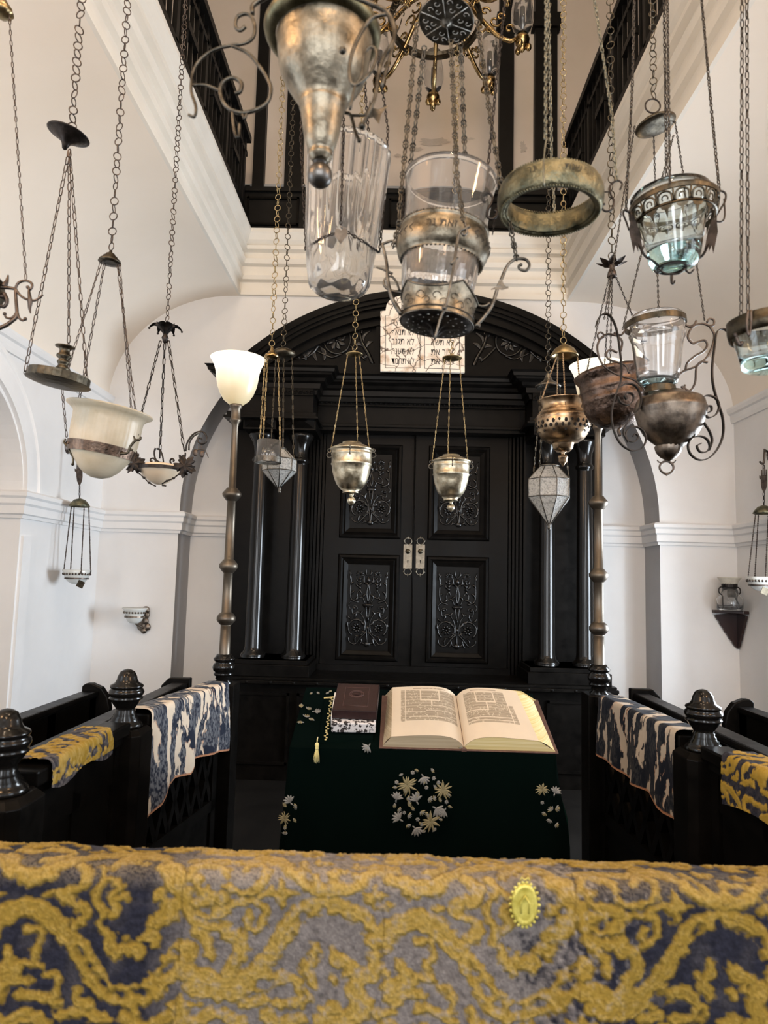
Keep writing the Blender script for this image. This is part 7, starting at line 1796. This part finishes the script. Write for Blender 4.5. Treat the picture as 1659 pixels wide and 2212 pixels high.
mb = MB(); tr(mb, [(290, 300), (250, 320), (235, 285), (262, 262), (292, 285)], D, 2.2, **oM); tr(mb, [(400, 290), (310, 280), (245, 340), (235, 420), (270, 520), (350, 590), (440, 630), (540, 660), (610, 720), (640, 775)], D, 2.6, **oM); tr(mb, [(400, 432), (340, 410), (308, 445), (330, 490), (400, 512), (470, 540), (500, 605)], D, 2.6, **oM)
tr(mb, [(400, 290), (440, 340), (430, 420)], D, 2.4, **oM); tr(mb, [(370, 265), (430, 285), (470, 240)], D, 2.4, **oM); mb.build('wire_scroll', M['iron_brown'], t)
mb = MB(); tr(mb, [(1345, 275), (1290, 235), (1232, 260), (1212, 380), (1192, 560), (1200, 700), (1240, 850), (1280, 980), (1282, 1120), (1240, 1230), (1170, 1308), (1090, 1330), (1015, 1285), (990, 1210), (1020, 1150), (1090, 1130), (1150, 1158), (1172, 1220), (1140, 1262), (1090, 1260), (1065, 1212), (1100, 1190)], D - .03, 1, flat=F1, **oM); mb.build('strap_scroll', M['iron'], t)
mb = MB(); tr(mb, [(1090, 820), (1150, 790), (1220, 812), (1250, 880), (1222, 950), (1160, 975), (1128, 930), (1142, 885), (1182, 880), (1185, 920), (1160, 932)], D - .03, 1, flat=F1, **oM); tr(mb, [(1120, 1015), (1170, 1090), (1192, 1170), (1165, 1250)], D - .03, 1, flat=F1, **oM); mb.build('inner_scroll', M['iron'], t)
mb = MB()
for p in ([(950, 190), (1000, 215), (1040, 200), (1060, 165)], [(1170, 210), (1110, 190), (1040, 210), (1000, 260), (990, 310), (1030, 355), (1080, 340), (1130, 330), (1150, 370), (1120, 420), (1050, 460), (985, 520), (970, 575)],
          [(1170, 210), (1210, 285), (1190, 390), (1140, 480), (1050, 550), (950, 590), (880, 660), (855, 720), (870, 785)], [(1155, 515), (1100, 510), (1060, 560), (1050, 680), (1010, 750), (965, 730), (965, 700)], [(935, 712), (962, 750), (940, 785)], [(1170, 210), (1205, 200), (1205, 160), (1170, 150), (1150, 180)]):
    tr(mb, p, D, 2.6, **oM)
mb.build('wire_scroll', M['iron_brown'], t)
mb = MB(); ax(mb, 1415, 268, D, [(0, 262), (12, 262), (20, 256), (34, 262), (44, 268), (45, 270), (43, 273), (30, 276), (14, 277), (0, 275)], tilt=-.22, seg=40); mb.build('canopy', M['brass_dark'], t)
mb = MB(); ring_(mb, W(1410, 229, D), 17 * k, 1.9 * k, None, 28, 6); mb.build('ring', M['iron'], t); hang(t, M['brass_dark'], 1412, 212, D, 20, 19, 1.3)
for p0, p1 in (((1371, 272, D), (1346, 430, D)), ((1346, 430, D), (1328, 552, D)), ((1328, 552, D), (1305, 690, D)), ((1412, 290, D + .05), (1416, 420, D + .1)), ((1416, 420, D + .1), (1423, 690, D + .12)), ((1458, 262, D), (1478, 390, D)), ((1478, 390, D), (1503, 558, D)), ((1503, 558, D), (1522, 692, D)), ((1455, 292, D - .05), (1383, 558, D - .08)), ((1383, 558, D - .08), (1345, 712, D - .06))): ch(t, DC, p0, p1, 8.5, 5.2, 1.1)

# ---- gilt chandelier high in the upper hall
t = thing('chandelier', V((.22, 4.5, H + 3.6)), 'gilded openwork chandelier with clear glass hurricane shades high in the upper hall', 'chandelier')
_fx = W(935, 230, 5.1).x; CR_ = W(1128, 95, 4.5).x - _fx; C0 = V((_fx, 4.5, H + 3.88)); GB_ = M['brass_bright']
mb = MB(); mb.lathe([(.30, .02), (.325, .03), (.33, 0), (.32, -.035), (.30, -.03), (.31, 0), (.30, .02)], 56, c=C0 + V((-.02, 0, .02)), smooth=False)
mb.build('hoop_band', M['brass_dark'], t)
mb = MB(); mb.lathe([(0, .9), (.03, .88), (.05, .7), (.03, .5), (.06, .35), (.10, .28), (.06, .2), (.03, .1), (.05, 0), (.03, -.05), (0, -.06)], 24, c=C0 + V((0, 0, .12))); mb.tube([C0 + V((0, 0, 1)), V((C0.x, C0.y, ZTOP))], .012, 8); mb.build('stem', GB_, t)
for j in range(8):
    a = 2 * PI * j / 8; ca, sa = math.cos(a), math.sin(a); f = lambda r, z: C0 + V((r * ca, r * sa, z))
    mb = MB(); mb.tube(smooth([f(.05, .25), f(.2, .16), f(.32, .02), f(.42, -.08), f(CR_ - .08, -.12), f(CR_, -.08)], 6), .016, 6)
    for (r0, z0, s0, dr) in ((.26, .18, .055, 1), (.40, .03, .05, -1), (.33, .10, .035, 1), (.50, -.03, .035, 1), (.20, .26, .05, -1), (.30, -.03, .03, -1), (.44, .06, .03, 1), (.36, -.04, .03, 1)):
        mb.tube([f(r0 + x, z0 + y) for x, y in spiral(0, 0, s0, .01, 0, 5.5 * dr, 18)], .0085, 5)
    mb.build('arm', GB_, t)
    mb = MB(); c = f(CR_, -.14); q5 = 1.45; mb.lathe([(r * q5, z * q5) for r, z in [(0, -.05), (.012, -.035), (.022, -.02), (.02, -.008), (.032, .0), (.036, .02), (.032, .035), (.02, .045), (.024, .055), (.014, .07), (0, .07)]], 16, c=c + V((0, 0, .0)))
    for q in range(3): b_ = a + 2 * PI * q / 3; mb.ell(c + V((.045 * math.cos(b_), .045 * math.sin(b_), -.025)), (.022, .022, .028), su=8, sv=5)
    mb.build('cup', GB_, t)
    mb = MB(); mb.lathe([(r * q5, z * q5) for r, z in [(.024, .05), (.045, .08), (.055, .12), (.053, .17), (.042, .24), (.038, .28), (.036, .28), (.040, .24), (.050, .17), (.052, .12), (.042, .083), (.022, .053), (.024, .05)]], 24, c=c); mb.build('glass_shade', M['glass'], t)
    mb = MB(); mb.lathe([(0, .27), (.018, .27), (.02, .08), (0, .08)], 12, c=c); mb.build('candle', M['candle'], t)
mb = MB()
for (x, y) in ((862, 20), (868, 50)):
    c = W(862, 18, 4.2)
for i in range(6):
    a = PI * i / 3; mb.tube([W(862, 18, 4.2) + V((.035 * math.cos(a), 0, .035 * math.sin(a) * 1.2)) + V((x, 0, y)) for x, y in spiral(0, 0, .02, .006, a, a + 5, 10)], .004, 5)
mb.tube(smooth([W(868, 40, 4.2), W(862, 60, 4.2), W(852, 82, 4.25), W(848, 120, 4.3)], 4), .004, 5)
ho = mb.build('hanging_ornament', M['brass_dark'], t)
